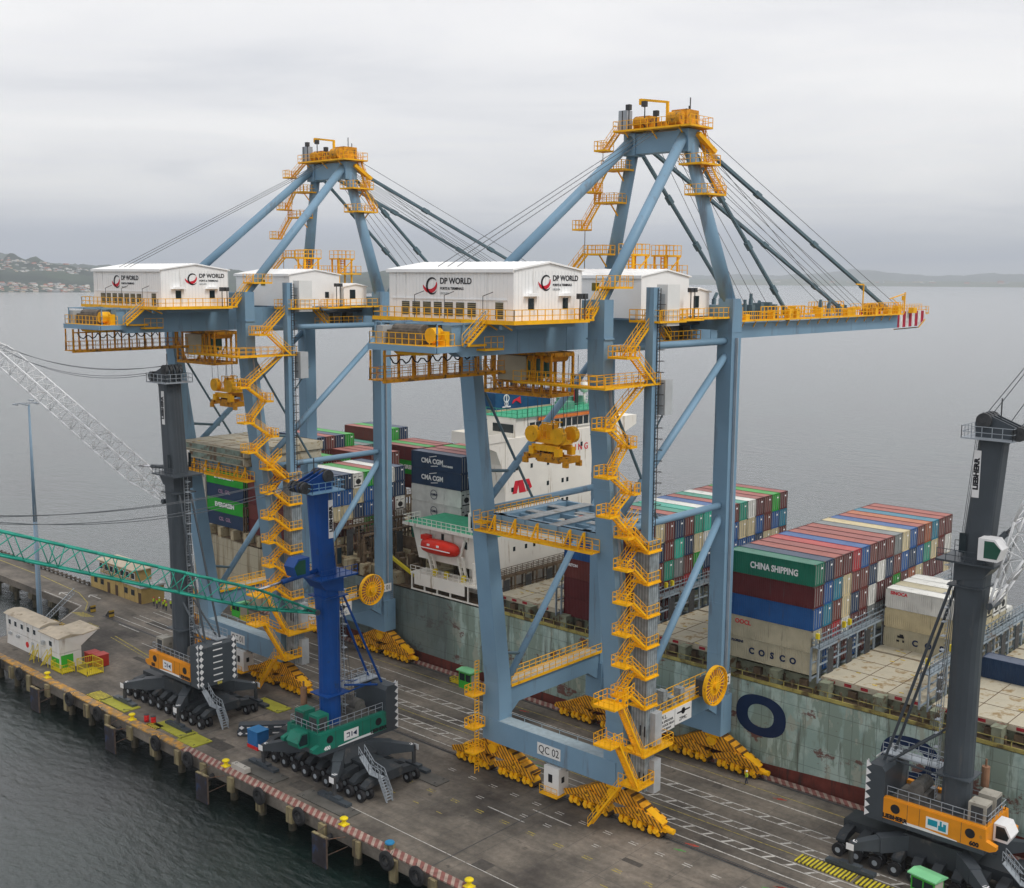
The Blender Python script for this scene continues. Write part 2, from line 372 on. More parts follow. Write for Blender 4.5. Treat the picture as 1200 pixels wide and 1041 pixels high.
# ------------------------------------------------------------------ quay
def mat_quay():
    m, nt, b = nodes_of('quay_concrete'); N, L = nt.nodes, nt.links
    tc = N.new('ShaderNodeTexCoord')
    n1 = N.new('ShaderNodeTexNoise'); n1.inputs['Scale'].default_value = .07; n1.inputs['Detail'].default_value = 9; n1.inputs['Roughness'].default_value = .62; L.new(tc.outputs['Object'], n1.inputs['Vector'])
    cr = N.new('ShaderNodeValToRGB'); L.new(n1.outputs['Fac'], cr.inputs[0]); e = cr.color_ramp.elements
    e[0].position = .36; e[0].color = (.055, .047, .040, 1); e[1].position = .62; e[1].color = (.225, .192, .155, 1); k = e.new(.5); k.color = (.140, .122, .100, 1)
    mp = N.new('ShaderNodeMapping'); mp.inputs['Scale'].default_value = (.09, .9, 1); L.new(tc.outputs['Object'], mp.inputs[0])
    n2 = N.new('ShaderNodeTexNoise'); n2.inputs['Scale'].default_value = .8; n2.inputs['Detail'].default_value = 6; L.new(mp.outputs[0], n2.inputs['Vector'])
    r2 = N.new('ShaderNodeMapRange'); r2.inputs[1].default_value = .35; r2.inputs[2].default_value = .7; r2.inputs[3].default_value = .78; r2.inputs[4].default_value = 1.12; L.new(n2.outputs['Fac'], r2.inputs[0])
    n3 = N.new('ShaderNodeTexNoise'); n3.inputs['Scale'].default_value = 1.4; n3.inputs['Detail'].default_value = 8; n3.inputs['Roughness'].default_value = .7; L.new(tc.outputs['Object'], n3.inputs['Vector'])
    r3 = N.new('ShaderNodeMapRange'); r3.inputs[1].default_value = .35; r3.inputs[2].default_value = .65; r3.inputs[3].default_value = .8; r3.inputs[4].default_value = 1.2; L.new(n3.outputs['Fac'], r3.inputs[0])
    mm = N.new('ShaderNodeMath'); mm.operation = 'MULTIPLY'; L.new(r2.outputs[0], mm.inputs[0]); L.new(r3.outputs[0], mm.inputs[1])
    s = N.new('ShaderNodeVectorMath'); s.operation = 'SCALE'; L.new(cr.outputs[0], s.inputs[0]); L.new(mm.outputs[0], s.inputs['Scale'])
    # oil spots
    vo = N.new('ShaderNodeTexNoise'); vo.inputs['Scale'].default_value = .55; vo.inputs['Detail'].default_value = 3; L.new(tc.outputs['Object'], vo.inputs['Vector'])
    ro = N.new('ShaderNodeMapRange'); ro.inputs[1].default_value = .66; ro.inputs[2].default_value = .74; ro.inputs[3].default_value = 0; ro.inputs[4].default_value = .65; L.new(vo.outputs['Fac'], ro.inputs[0])
    mx = N.new('ShaderNodeMix'); mx.data_type = 'RGBA'; L.new(ro.outputs[0], mx.inputs[0]); L.new(s.outputs[0], mx.inputs[6]); mx.inputs[7].default_value = (.025, .022, .02, 1)
    L.new(mx.outputs[2], b.inputs['Base Color']); b.inputs['Roughness'].default_value = .82
    bp = N.new('ShaderNodeBump'); bp.inputs['Strength'].default_value = .25; bp.inputs['Distance'].default_value = .03; L.new(n3.outputs['Fac'], bp.inputs['Height']); L.new(bp.outputs[0], b.inputs['Normal'])
    return m
QUAY = mat_quay()
CONC = mat('stained_concrete', (.24, .20, .11), .85, var=.25, scale=.8, dirt=(.09, .07, .045), dirt_amt=.5, dirt_scale=.8, streak=True)
PAINT = mat('road_paint_white', (.50, .49, .46), .7, var=.2, scale=2, dirt=(.16, .14, .12), dirt_amt=.42, dirt_scale=2.2)
PAINTY = mat('road_paint_yellow', (.42, .34, .05), .7, var=.3, scale=2, dirt=(.14, .12, .09), dirt_amt=.5, dirt_scale=2.5)
PAINTR = mat('spray_paint_red', (.45, .06, .04), .7, var=.3, scale=2, dirt=(.14, .12, .09), dirt_amt=.5, dirt_scale=3)
PAINTG = mat('spray_paint_green', (.10, .32, .08), .7, var=.3, scale=2, dirt=(.14, .12, .09), dirt_amt=.5, dirt_scale=3)
KERB = stripe_mat('kerb_red_white', (.40, .31, .26), (.25, .10, .085), .95, (1, .8, 0), .45)
KERBY = mat('kerb_worn_yellow', (.50, .26, .05), .7, var=.3, scale=1.5, dirt=(.20, .17, .13), dirt_amt=.6, dirt_scale=1.1)
YS = -23.2; YN = 22.4; XW = -131.0; XE = 110
g = MB()
def poly_slab(g, pts, z0, z1, mi=0):
    g.prism(pts, 'z', z0, z1, mi)
quay_pts = [(XE, YS), (XE, YN), (-124, YN), (-124, 14.2), (-147, 14.2), (-147, 9.0), (-420, 9.0), (-420, .4), (-134, .4), (-128, -6.5), (-126, -9.5), (-126, YS)]
g.prism(quay_pts[::-1], 'z', -1.35, 0, 0)
tag(g.build('quay_deck', QUAY), kind='structure')
# raised kerbs along both edges
g = MB(); g.box(-60, XE, YS, YS+1.3, .004, .16); tag(g.build('quay_kerb', KERB), kind='structure')
g = MB(); g.box(-126, -60.02, YS, YS+1.3, .004, .17); tag(g.build('quay_kerb', KERBY), kind='structure')
g = MB(); g.box(-123, XE, YN-1.15, YN, .004, .16); tag(g.build('quay_kerb', KERB), kind='structure')
# painted markings
g = MB(); Z = .006
def ln(x0, y0, x1, y1, wd=.16): g.beam((x0, y0, Z), (x1, y1, Z), wd, .004, 0)
for yy in (1.75, 16.3): ln(-126, yy, XE, yy, .18)
for ya in (4.3, 8.3, 12.3):
    for dy in (-.62, .62): ln(-120, ya+dy, XE, ya+dy, .16)
    for x0, x1 in ((-57, -27), (-14, 42)):
        x = x0
        while x < x1: ln(x, ya-.55, x+.9, ya+.55, .3); x += 2.6
# double dashes on the landside apron
x = -62
while x < 40:
    if not (-47 < x < -33):
        for yy in (-3.4, -3.0): ln(x, yy, x+1.1, yy, .12)
        for yy in (-6.7, -6.3):
            if int(x/3) % 2: ln(x+1, yy, x+2.0, yy, .12)
    x += 3.6
ln(-14, -4.6, -8, -4.7, .16); ln(-18.5, -7.6, -12.5, -7.7, .16)
ln(-149.2, .8, -134, .8, .16); ln(-134, .8, -127.6, -6.3, .16); ln(-118, -.3, -111, -.3, .18); ln(-105, -3.2, -98, -3.2, .16)
for k in (-18.6, ): ln(-34, k, 20, k-.4, .10)
# arrows on the causeway
def arrow(x, y, L_=4.2):
    ln(x, y, x+L_, y, .25); g.beam((x, y, Z), (x+1.4, y+.9, Z), .3, .004); g.beam((x, y, Z), (x+1.4, y-.9, Z), .3, .004)
arrow(-140, 5.6); arrow(-146, 2.6)
# painted ovals with inner strokes
for cx_, cy_ in ((-53.5, -4.6), (-50.2, -1.8)):
    for k in range(24):
        a0, a1 = 2*math.pi*k/24, 2*math.pi*(k+1)/24
        ln(cx_+2.0*math.cos(a0), cy_+1.15*math.sin(a0), cx_+2.0*math.cos(a1), cy_+1.15*math.sin(a1), .2)
    for dx in (-.8, -.1, .7): ln(cx_+dx, cy_-.6, cx_+dx, cy_+.6, .16)
    ln(cx_-.8, cy_+.6, cx_-.1, cy_+.6, .16)
tag(g.build('lane_markings', PAINT), kind='structure')
g = MB(); Z = .007
x = -60
while x < 20:
    for yy in (-9.4, -9.0): ln(x, yy, x+1.2, yy, .12)
    if int(x) % 2: ln(x+1, -12.6, x+2, -12.6, .12)
    x += 4.1
for a, b_, c, d in ((-200, 6.1, -160, 5.9), (-160, 5.9, -143, 4.9), (-143, 4.9, -135, 2.6), (-135, 2.6, -130.5, -.2)): ln(a, b_, c, d, .18)
ln(-112, -4.3, -84, -7.6, .22); ln(-112, -5.1, -86, -8.0, .14); ln(-64, 6.4, 40, 6.6, .1); ln(-70, 18.4, 30, 18.4, .1)
for i in range(6): ln(-131+i*.75, -2.6, -129.5+i*.75, -1.0, .35); ln(-123+i*.6, -5.0, -122.3+i*.6, -3.4, .28)
tag(g.build('yellow_markings', PAINTY), kind='structure')
g = MB(); Z = .0075
rr = random.Random(3)
for x, y in ((6, 17.6), (4.5, .9), (16.5, -.5), (-32, .7), (-36, 17.8)):
    for k in range(3): ln(x-.5+k*.3, y-.25+rr.uniform(-.1, .1), x+.5+k*.3, y+.2, .2)
tag(g.build('red_spray_marks', PAINTR), kind='structure')
g = MB(); Z = .0075
for x, y in ((4.2, -1.0), (-22, 5.2), (-24, 6.0), (15.5, -1.6)):
    for k in range(3): ln(x-.4+k*.3, y-.2, x+.4+k*.3, y+.15, .16)
tag(g.build('green_spray_marks', PAINTG), kind='structure')
# crane rails in dark slots
g = MB()
for yy in (.35, 21.0):
    g.box(-125, XE, yy-.32, yy+.32, .004, .010, 0); g.box(-125, XE, yy-.05, yy+.05, .010, .07, 1)
for x in (-13.2, -62.5, 30): g.box(x-.06, x+.06, YS+1.4, -.1, .004, .009, 0)
g2_ = MB()
for k in range(34): g2_.box(-122+k*6.15-.02, -122+k*6.15+.02, YS+1.4, YN-1.2, .0035, .0045)
for yy in (-17.2, -11.4, -5.6, 6.3, 14.4): g2_.box(-122, 80, yy-.02, yy+.02, .0035, .0048)
tag(g2_.build('slab_joints', DARK), kind='structure')
r_ = random.Random(12); g2_ = MB()
for k in range(26):
    x, y = r_.uniform(-118, 38), r_.uniform(-20, 19); a, b_ = r_.uniform(.6, 3.2), r_.uniform(.4, 1.1); g2_.box(x-a, x+a, y-b_, y+b_, .0015, .0028)
tag(g2_.build('asphalt_patches', mat('asphalt_patch', (.075, .068, .06), .85, var=.25, scale=2)), kind='structure')
tag(g.build('crane_rails', [DARK, mat('rail_steel', (.2, .17, .15), .4, .6)]), kind='structure')
# substructure: crossbeams and piles
PILEM = mat('weathered_pile', (.105, .090, .062), .9, var=.3, scale=1.2, dirt=(.03, .03, .02), dirt_amt=.5, dirt_scale=.9, streak=True)
n_ = 0
for i in range(40):
    x = -124+i*6.15
    if x > 75: break
    for y, r in ((YS+1.6, .5), (YS+5.5, .45), (YS+11, .45)):
        g = MB(); g.tube((x, y, WZ-2), (x, y, -2.1), r, 12); g.box(x-.65, x+.65, y-.65, y+.65, -2.2, -1.35)
        o = g.build('concrete_pile', PILEM)
        tag(o, 'concrete pile with a square cap under the landside edge of the quay', 'pile', 'piles under the quay')
for i in range(9):
    x = -137-i*8.5
    for y in (1.2, 4.6, 8.0):
        g = MB(); g.tube((x, y, WZ-2), (x, y, -2.3), .55, 12)
        g.box(x-.8, x+.8, y-1.1, y+1.1, -2.4, -1.35)
        tag(g.build('causeway_pile', PILEM), 'thick concrete pile with a cap beam under the causeway at the left', 'pile', 'piles under the causeway')
# edge beam / skirt
g = MB()
for i in range(42):
    x = -122+i*6.15
    if x > XE-3: break
    g.box(x-.55, x+.55, YS-.42, YS-.002, -2.6 if i % 2 else -2.0, -.1)
tag(g.build('quay_edge_buttresses', CONC), kind='structure')

# --- fenders
TYRE = mat('tyre_rubber', (.022, .022, .023), .8, var=.3, scale=4)
def tyre_fender(x, lab):
    t = empty('tyre_fender', (x, YS-.72, -.25)); tag(t, lab, 'fender', 'tyre fenders hung along the landside quay edge')
    g = MB(); n = 26; R0, r0 = .80, .36
    vs = []; 
    for k in range(n):
        a = 2*math.pi*k/n
        for j in range(10):
            b_ = 2*math.pi*j/10; rr_ = R0+r0*math.cos(b_)*.85
            vs.append((rr_*math.cos(a), -r0*math.sin(b_)*.8, rr_*math.sin(a)))
    fs = [(k*10+j, k*10+(j+1) % 10, ((k+1) % n)*10+(j+1) % 10, ((k+1) % n)*10+j) for k in range(n) for j in range(10)]
    g.add(vs, fs); g.build('tyre', TYRE, t, True)
    g = MB(); g.ring((0, 0, 0), .46, .05, 'y', 18, w=.5); 
    g.tube((-.35, 0, .3), (-.5, .5, 1.1), .03, 5); g.tube((.35, 0, .3), (.5, .5, 1.1), .03, 5); g.build('chain', DARK, t)
    return t
ORD = ['first', 'second', 'third', 'fourth', 'fifth', 'sixth', 'seventh', 'eighth', 'ninth', 'tenth', 'eleventh', 'twelfth', 'thirteenth', 'fourteenth', 'fifteenth', 'sixteenth', 'seventeenth']
for i, x in enumerate((-113.6, -105.6, -89.3, -80.8, -65.1, -57.1, -41.4, -33.5, -18.0, -13.2)):
    tyre_fender(x, 'black tyre fender hanging below the kerb, %s from the white cabin end' % ORD[i])
PANEL = mat('rusty_fender_panel', (.10, .07, .055), .8, var=.3, scale=.9, dirt=(.24, .10, .04), dirt_amt=.4, dirt_scale=1.2, streak=True)
PANEL2 = mat('fender_panel_facing', (.035, .03, .035), .6, var=.4, scale=.7, dirt=(.02, .06, .16), dirt_amt=.35, dirt_scale=.7)
for i, (x, l) in enumerate(((-98.5, 'rust brown fender panel hanging in front of the piles below the white cabin'), (-75.6, 'rust brown fender panel below the yellow bollard beside the grey mobile crane'), (-52.4, 'dark fender panel with a blue stain below the bollard beside the blue box'), (-28.4, 'blue and black fender panel below the bollard near the green mobile crane'), (-5.2, 'fender panel at the bottom edge, nearest along the quay'))):
    t = empty('fender_panel', (x, YS-1.5, 0)); tag(t, l, 'fender', 'panel fenders on the landside quay edge')
    g = MB(); g.box(-1.2, 1.2, -.25, 0, -4.15, -.55, 0); g.box(-1.25, 1.25, -.3, -.26, -4.1, -.6, 1); g.build('panel', [PANEL, PANEL2], t)
    g = MB(); g.tube((0, 0, -1.6), (0, 1.6, -1.2), .35, 12); g.build('rubber_cone', TYRE, t)
    g = MB(); g.tube((1.1, 0, -.7), (2.6, 1.4, -.4), .05, 6); g.tube((-1.1, 0, -.7), (-.6, 1.4, -.1), .05, 6); g.tube((1.1, 0, -2.6), (3.0, 1.4, -1.4), .05, 6); g.build('chain', PANEL, t)
    g = MB(); g.box(-1.25, 1.25, -.3, .1, -.55, -.46); g.build('top_plate', CONC, t)
# --- bollards
def lathe(g, prof, n=16, c=(0, 0, 0), mi=0):
    vs = []
    for k in range(n):
        a = 2*math.pi*k/n
        for r, z in prof: vs.append((c[0]+r*math.cos(a), c[1]+r*math.sin(a), c[2]+z))
    m_ = len(prof)
    g.add(vs, [(k*m_+j, ((k+1) % n)*m_+j, ((k+1) % n)*m_+j+1, k*m_+j+1) for k in range(n) for j in range(m_-1)], mi)
BOLY = mat('bollard_yellow', (.80, .62, .01), .5, var=.1, dirt=(.3, .2, .04), dirt_amt=.15)
for x, l in ((-99.7, 'yellow mooring bollard on the worn yellow kerb below the white cabin'), (-74.2, 'yellow mooring bollard on the kerb beside two red drums'), (-51.0, 'yellow mooring bollard beside a pale concrete block'), (-27.3, 'yellow mooring bollard on the striped kerb beside the steel mat'), (-7.1, 'yellow mooring bollard at the bottom edge of the view')):
    t = empty('mooring_bollard', (x, YS+1.0, .16)); tag(t, l, 'bollard', 'mooring bollards along the landside kerb')
    g = MB(); g.box(-.5, .5, -.45, .45, 0, .08); g.build('base_plate', BOLY, t)
    g = MB(); lathe(g, [(.36, .08), (.27, .2), (.24, .45), (.30, .6), (.47, .66), (.48, .78), (.36, .88), (0, .9)]); g.build('post', BOLY, t, True)
t = empty('mooring_bollard', (-19.3, YS+1.0, .16)); tag(t, 'small blue capped square box bollard on the striped kerb', 'bollard')
g = MB(); g.box(-.5, .5, -.5, .3, -.9, .5); g.build('housing', CONC, t); g = MB(); lathe(g, [(.5, 0), (.55, .1), (.5, .22), (0, .25)], c=(0, -.1, .5)); g.build('cap', mat('cap_blue', (.02, .2, .4), .5), t)

# --- lamp post
t = empty('lamp_post', (-130.9, -8.6, 0)); tag(t, 'tall pale blue lighting mast with floodlights at the left end of the quay', 'lamp post')
POLE = mat('pole_blue_grey', (.22, .32, .42), .5, var=.1)
g = MB(); g.tube((0, 0, -6), (0, 0, 18), .55, 12, .34); g.tube((0, 0, 18), (0, 0, 39), .34, 12, .16); g.build('pole', POLE, t, True)
g = MB(); g.beam((-2.6, -1.2, 39), (1.6, .8, 39.4), .12); g.beam((-.8, 1.2, 39.2), (.8, -1.0, 39.2), .12); g.build('cross_arm', GALV, t)
for x, y, z in ((-2.6, -1.2, 38.9), (-1.4, -.6, 39.1), (1.4, .7, 39.3), (.7, -.9, 39.1), (-.3, .6, 39.7)):
    g = MB(); g.beam((x-.45, y-.15, z), (x+.45, y+.15, z-.12), .5, .2); g.build('floodlight', GALV, t)
g = MB()
for k in range(60): g.box(.55, .6, -.2, .2, .6+k*.35, .63+k*.35)
g.beam((.58, -.2, 0), (.5, -.2, 21), .05); g.beam((.58, .2, 0), (.5, .2, 21), .05); g.build('ladder', GALV, t)
t = empty('gangway_railing', (-131, -4, 0)); tag(t, 'grey lattice gangway rail running down beside the lighting mast', 'railing')
g = MB()
for s_ in (0, 1.0):
    g.beam((-3.0, 3.6, 2.6+s_), (3.2, -5.2, .2+s_), .1)
for k in range(15):
    a = k/14; b2 = (k+1)/14
    P = lambda q_, s_: (-3.0+6.2*q_, 3.6-8.8*q_, 2.6-2.4*q_+s_)
    if k < 14: g.beam(P(a, 0), P(b2, 1), .06); g.beam(P(a, 1), P(a, 0), .06)
g.build('rail', GALV, t)

# --- white cabins
BEIGE = mat('beige_roof', (.50, .43, .33), .8, var=.15, dirt=(.3, .24, .17), dirt_amt=.3)
WCAB = mat('cabin_white', (.72, .71, .68), .6, var=.05, dirt=(.42, .36, .3), dirt_amt=.25, streak=True)
t = empty('office_cabin', (-115.8, -16.9, 0)); tag(t, 'two storey white site cabin with a beige roof at the left edge of the quay', 'cabin')
g = MB(); g.box(-6.1, 6.1, -1.6, 1.6, 0, 2.55); g.box(-6.1, 6.1, -1.6, 1.6, 2.62, 5.2); g.build('wall', WCAB, t)
g = MB(); g.prism([(-1.9, 5.2), (1.9, 5.2), (1.2, 5.55), (0, 5.75), (-1.2, 5.55)], 'x', -6.4, 6.4); g.build('roof', BEIGE, t)
for x in (-4.6, -2.5, -.2, 2.0, 4.2):
    g = MB(); g.box(x-.5, x+.5, -1.66, -1.6, 3.5, 4.5); f = g.build('window', TXW, t)
    g = MB(); g.box(x-.4, x+.4, -1.69, -1.661, 3.6, 4.4); g.build('pane', GLASS, f)
g = MB(); g.box(6.1, 6.16, -1.2, 1.2, 3.6, 4.5); f = g.build('window', TXW, t); g = MB(); g.box(6.161, 6.19, -1.1, 1.1, 3.7, 4.4); g.build('pane', GLASS, f)
g = MB(); g.box(2.9, 3.8, -1.65, -1.6, .05, 2.1); g.build('door', GREYP, t)
g = MB(); g.tube((1.4, -1.6, 1.3), (1.4, -1.66, 1.3), .5, 16); g.build('red_disc_sign', RED, t)
for x in (-4.4, -1.6): g = MB(); g.box(x-.4, x+.4, -1.95, -1.6, 1.9, 2.3); g.build('air_conditioner', GREYP, t)
t = empty('office_cabin', (-105.2, -17.2, 0)); tag(t, 'smaller two storey white cabin with a sloping canopy beside the yellow cages', 'cabin')
g = MB(); g.box(-3.1, 3.1, -1.8, 1.8, 0, 2.5); g.box(-3.1, 3.1, -1.8, 1.8, 2.56, 4.9); g.build('wall', WCAB, t)
g = MB(); g.prism([(-2.1, 4.95), (2.0, 4.95), (2.0, 5.05), (0, 5.45), (-2.1, 5.08)], 'x', -3.3, 3.3); g.prism([(2.0, 4.8), (5.0, 5.2), (5.0, 5.32), (2.0, 5.0)], 'x', -3.2, 3.2); g.build('roof', BEIGE, t)
g = MB(); g.prism([(-1.8, 4.9), (1.8, 4.9), (4.6, 5.1), (1.8, 3.2)], 'x', 3.1, 3.18); g.build('canopy_side', WCAB, t)
g = MB(); g.box(-.2, .9, -1.86, -1.8, 3.2, 4.2); f = g.build('window', TXW, t); g = MB(); g.box(-.1, .8, -1.89, -1.861, 3.3, 4.1); g.build('pane', GLASS, f)
g = MB(); g.box(-2.3, -1.5, -2.2, -1.8, 3.1, 3.7); g.build('air_conditioner', GREYP, t)
GRN = mat('kiosk_green', (.05, .42, .04), .5, var=.1)
g = MB(); g.box(.6, 2.9, -1.86, -1.8, .2, 1.7); g.box(3.1, 3.16, -1.6, .4, .2, 2.2); g.build('green_panel', GRN, t)
def cage(name, loc, d, m, lab, cat, shelf=True):
    t = empty(name, loc); tag(t, lab, cat); g = MB(); x, y, z = d
    for a in (0, x):
        for b_ in (0, y): g.box(a-.05, a+.05, b_-.05, b_+.05, 0, z)
    for zz in (.15, z*.5, z): g.rail([(0, 0, zz), (x, 0, zz), (x, y, zz), (0, y, zz), (0, 0, zz)], 0.01, 99, .08, mids=1)
    g.build('frame', m, t); g = MB()
    n = int(x/.3)
    for k in range(n+1):
        for yy in (0, y): g.box(k*x/n-.02, k*x/n+.02, yy-.02, yy+.02, 0, z)
    n = int(y/.3)
    for k in range(n+1):
        for xx in (0, x): g.box(xx-.02, xx+.02, k*y/n-.02, k*y/n+.02, 0, z)
    g.build('mesh_panel', m, t)
    if shelf: g = MB(); g.box(.06, x-.06, .06, y-.06, .1, .2); g.build('floor', m, t)
YC = mat('cage_yellow', (.66, .52, .02), .5, var=.15, dirt=(.25, .18, .04), dirt_amt=.2)
cage('mesh_cage', (-99.2, -17.6, 0), (3.2, 2.6, 2.1), YC, 'yellow mesh cage standing in front of the red boxes', 'cage')
cage('low_rack', (-103.4, -19.8, 0), (3.6, 2.0, 1.4), YC, 'low yellow rack between the white cabin and the mesh cage', 'rack')
for x, y, l in ((-101.2, -14.0, 'red steel box with a flat lid behind the yellow cage'), (-99.2, -13.6, 'brighter red steel box next to the yellow cage')):
    t = empty('tool_box', (x, y, 0)); tag(t, l, 'box'); g = MB(); g.box(-.85, .85, -.9, .9, .1, 1.9); g.build('body', mat('box_red', (.40, .03, .02), .5, dirt=(.2, .05, .03), dirt_amt=.3), t)
    g = MB(); g.box(-.92, .92, -.97, .97, 1.9, 2.0); g.box(-.8, .8, -.95, -.9, .9, 1.0); g.build('lid', mat('box_red_lid', (.45, .04, .03), .5), t); g = MB(); [g.box(a-.1, a+.1, -.9, .9, 0, .1) for a in (-.7, .7)]; g.build('skid', DARK, t)
for x, y, a, l in ((-110.0, -19.9, 0, 'short yellow stair frame leaning at the corner of the white cabin'), (-106.2, -19.9, .3, 'yellow stair frame in front of the smaller cabin')):
    t = empty('access_steps', (x, y, 0), a); tag(t, l, 'steps'); g = MB()
    for s_ in (-.4, .4): g.beam((0, s_, 0), (1.6, s_, 2.1), .1); g.beam((1.6, s_, 0), (1.6, s_, 3.0), .08); g.beam((0, s_, 1), (1.6, s_, 3.0), .06)
    for k in range(7): g.box(.1+k*.22, .34+k*.22, -.4, .4, .25+k*.28, .29+k*.28)
    g.build('step_frame', YC, t)
# fenced plank barrier, stop, caged sign
BARR = stripe_mat('barrier_stripe', (.55, .36, .05), (.05, .04, .03), 1.2, (1, 0, .9), .6)
t = empty('striped_barrier', (-120.2, -8.4, 0)); tag(t, 'long low black and yellow striped barrier behind the white cabins', 'barrier')
g = MB(); g.box(-6.4, 6.4, -.25, .25, 0, .9); g.build('barrier_body', BARR, t); g = MB(); [g.box(-6+k*2.4, -5.7+k*2.4, -.32, .32, .88, 1.0) for k in range(6)]; g.build('cap', DARK, t)
for x, y, l in ((-123.5, .9, 'small wedge rail stop with a striped face at the end of the rail'), (-129.0, .2, 'small grey wedge block beside the yellow curve line')):
    t = empty('rail_stop', (x, y, 0)); tag(t, l, 'rail stop'); g = MB(); g.prism([(-.9, 0), (.7, 0), (.7, 1.2), (.3, 1.2)], 'y', -.4, .4); g.build('wedge', DARK, t); g = MB(); g.box(.7, .78, -.5, .5, .1, 1.3); g.build('striped_face', BARR, t)
t = empty('caged_sign', (-84.2, -13.4, 0)); tag(t, 'small yellow grid panel standing beside the grey mobile crane', 'panel'); g = MB(); g.rail([(-.8, 0, .2), (.8, 0, .2)], 1.6, .27, .07, mids=5); g.build('grid', YC, t); g = MB(); g.box(-.9, .9, -.4, .4, 0, .18); g.build('base', DARK, t)

# --- causeway parapet
g = MB(); t = empty('kerb_railing', (0, 0, 0)); tag(t, 'low dark post and beam parapet along the seaward edge of the causeway', 'railing')
g.box(-420, -146, 8.6, 8.95, .35, .6)
x = -230
while x < -146: g.box(x-.2, x+.2, 8.62, 8.93, 0, .85); x += 1.9
g.build('parapet', mat('parapet_brown', (.10, .085, .07), .8, var=.3), t)

# --- yellow harbour office
YW = mat('ochre_wall', (.42, .30, .11), .8, var=.15, dirt=(.2, .13, .06), dirt_amt=.3, streak=True)
t = empty('harbour_office', (-136.2, 11.4, 0)); tag(t, 'two storey ochre office building with glazed upper floor at the causeway end', 'building')
g = MB(); g.box(-9.6, 9.6, -2.4, 2.4, 0, 3.1); g.build('wall', YW, t)
g = MB(); g.box(-7.5, 5.5, -1.4, 2.2, 3.12, 5.6); g.build('upper_storey', YW, t)
g = MB(); g.box(-8.2, 6.2, -2.0, 2.8, 5.61, 5.8); g.build('roof', BEIGE, t)
g = MB(); g.box(-9.9, 9.9, -2.7, 2.6, 3.101, 3.118); g.build('terrace', GREYP, t)
for x in range(-7, 6, 2): g = MB(); g.box(x-.7, x+.7, -1.46, -1.4, 3.8, 5.1); f = g.build('window', TXW, t); g = MB(); g.box(x-.6, x+.6, -1.49, -1.461, 3.9, 5.0); g.build('pane', GLASS, f)
for x in (-7.5, -5.0, 4.0, 6.5): g = MB(); g.box(x-.6, x+.6, -2.46, -2.4, 1.2, 2.3); f = g.build('window', DARK, t); g = MB(); g.box(x-.5, x+.5, -2.49, -2.461, 1.3, 2.2); g.build('pane', GLASS, f)
for x in (-2.5, .5, 9.0): g = MB(); g.box(x-.5, x+.5, -2.45, -2.4, 0, 2.1); g.build('door', mat('door_brown', (.08, .05, .03), .6), t)
g = MB(); g.rail([(-9.8, -2.6, 3.12), (9.8, -2.6, 3.12), (9.8, 2.4, 3.12)], 1.0, 1.2, .05); g.build('railing', GALV, t)
g = MB(); g.prism([(-2.0, 3.0), (2.6, 3.0), (2.6, 3.4), (-2.0, 3.3)], 'x', 4.2, 9.9); 
g.build('awning', GREYP, t)

# --- people
def person_mesh(pose):
    bm_v = []; 
    def P(*a): bm_v.append(a)
    s = pose
    verts = [(0, 0, .92), (0, 0, 1.12), (0, 0, 1.38), (0, 0, 1.50), (0, .01, 1.58), (0, .02, 1.70),
             (-.09, 0, .88), (-.11, s*.10, .48), (-.12, s*.16, .08), (-.12, s*.16+.14, .03),
             (.09, 0, .88), (.11, -s*.10, .48), (.12, -s*.16, .08), (.12, -s*.16+.14, .03),
             (-.19, 0, 1.40), (-.26, -s*.05, 1.14), (-.24, .12+s*.1, .95), (-.235, .17+s*.1, .88),
             (.19, 0, 1.40), (.26, s*.05, 1.14), (.24, .12-s*.1, .95), (.235, .17-s*.1, .88)]
    edges = [(0, 1), (1, 2), (2, 3), (3, 4), (4, 5), (0, 6), (6, 7), (7, 8), (8, 9), (0, 10), (10, 11), (11, 12), (12, 13), (2, 14), (14, 15), (15, 16), (16, 17), (2, 18), (18, 19), (19, 20), (20, 21)]
    rad = [.15, .14, .15, .07, .08, .10, .10, .07, .05, .04, .10, .07, .05, .04, .065, .05, .038, .03, .065, .05, .038, .03]
    me = bpy.data.meshes.new('person_body'); me.from_pydata(verts, edges, [])
    o = bpy.data.objects.new('tmp', me); COL.objects.link(o)
    md = o.modifiers.new('skin', 'SKIN'); me.skin_vertices[0].data[0].use_root = True
    for i, r in enumerate(rad): me.skin_vertices[0].data[i].radius = (r, r*.85)
    o.modifiers.new('sub', 'SUBSURF').levels = 1
    bpy.context.view_layer.update()
    res = bpy.data.meshes.new_from_object(o.evaluated_get(bpy.context.evaluated_depsgraph_get()))
    bpy.data.objects.remove(o); res.materials.clear()
    SK = mat('skin', (.42, .24, .16), .6); TR = mat('work_trousers', (.02, .03, .06), .8); SH = mat('work_sleeves', (.30, .33, .02), .8)
    for m_ in (TR, SH, SK): res.materials.append(m_)
    for p in res.polygons:
        z = sum(res.vertices[i].co.z for i in p.vertices)/len(p.vertices); x = abs(sum(res.vertices[i].co.x for i in p.vertices)/len(p.vertices))
        p.material_index = 2 if (z > 1.47 or (x > .2 and z < .97)) else (1 if (z > .98 or x > .19) else 0)
        p.use_smooth = True
    return res
VEST = mat('hi_vis_vest', (.45, .62, .03), .7, var=.1)
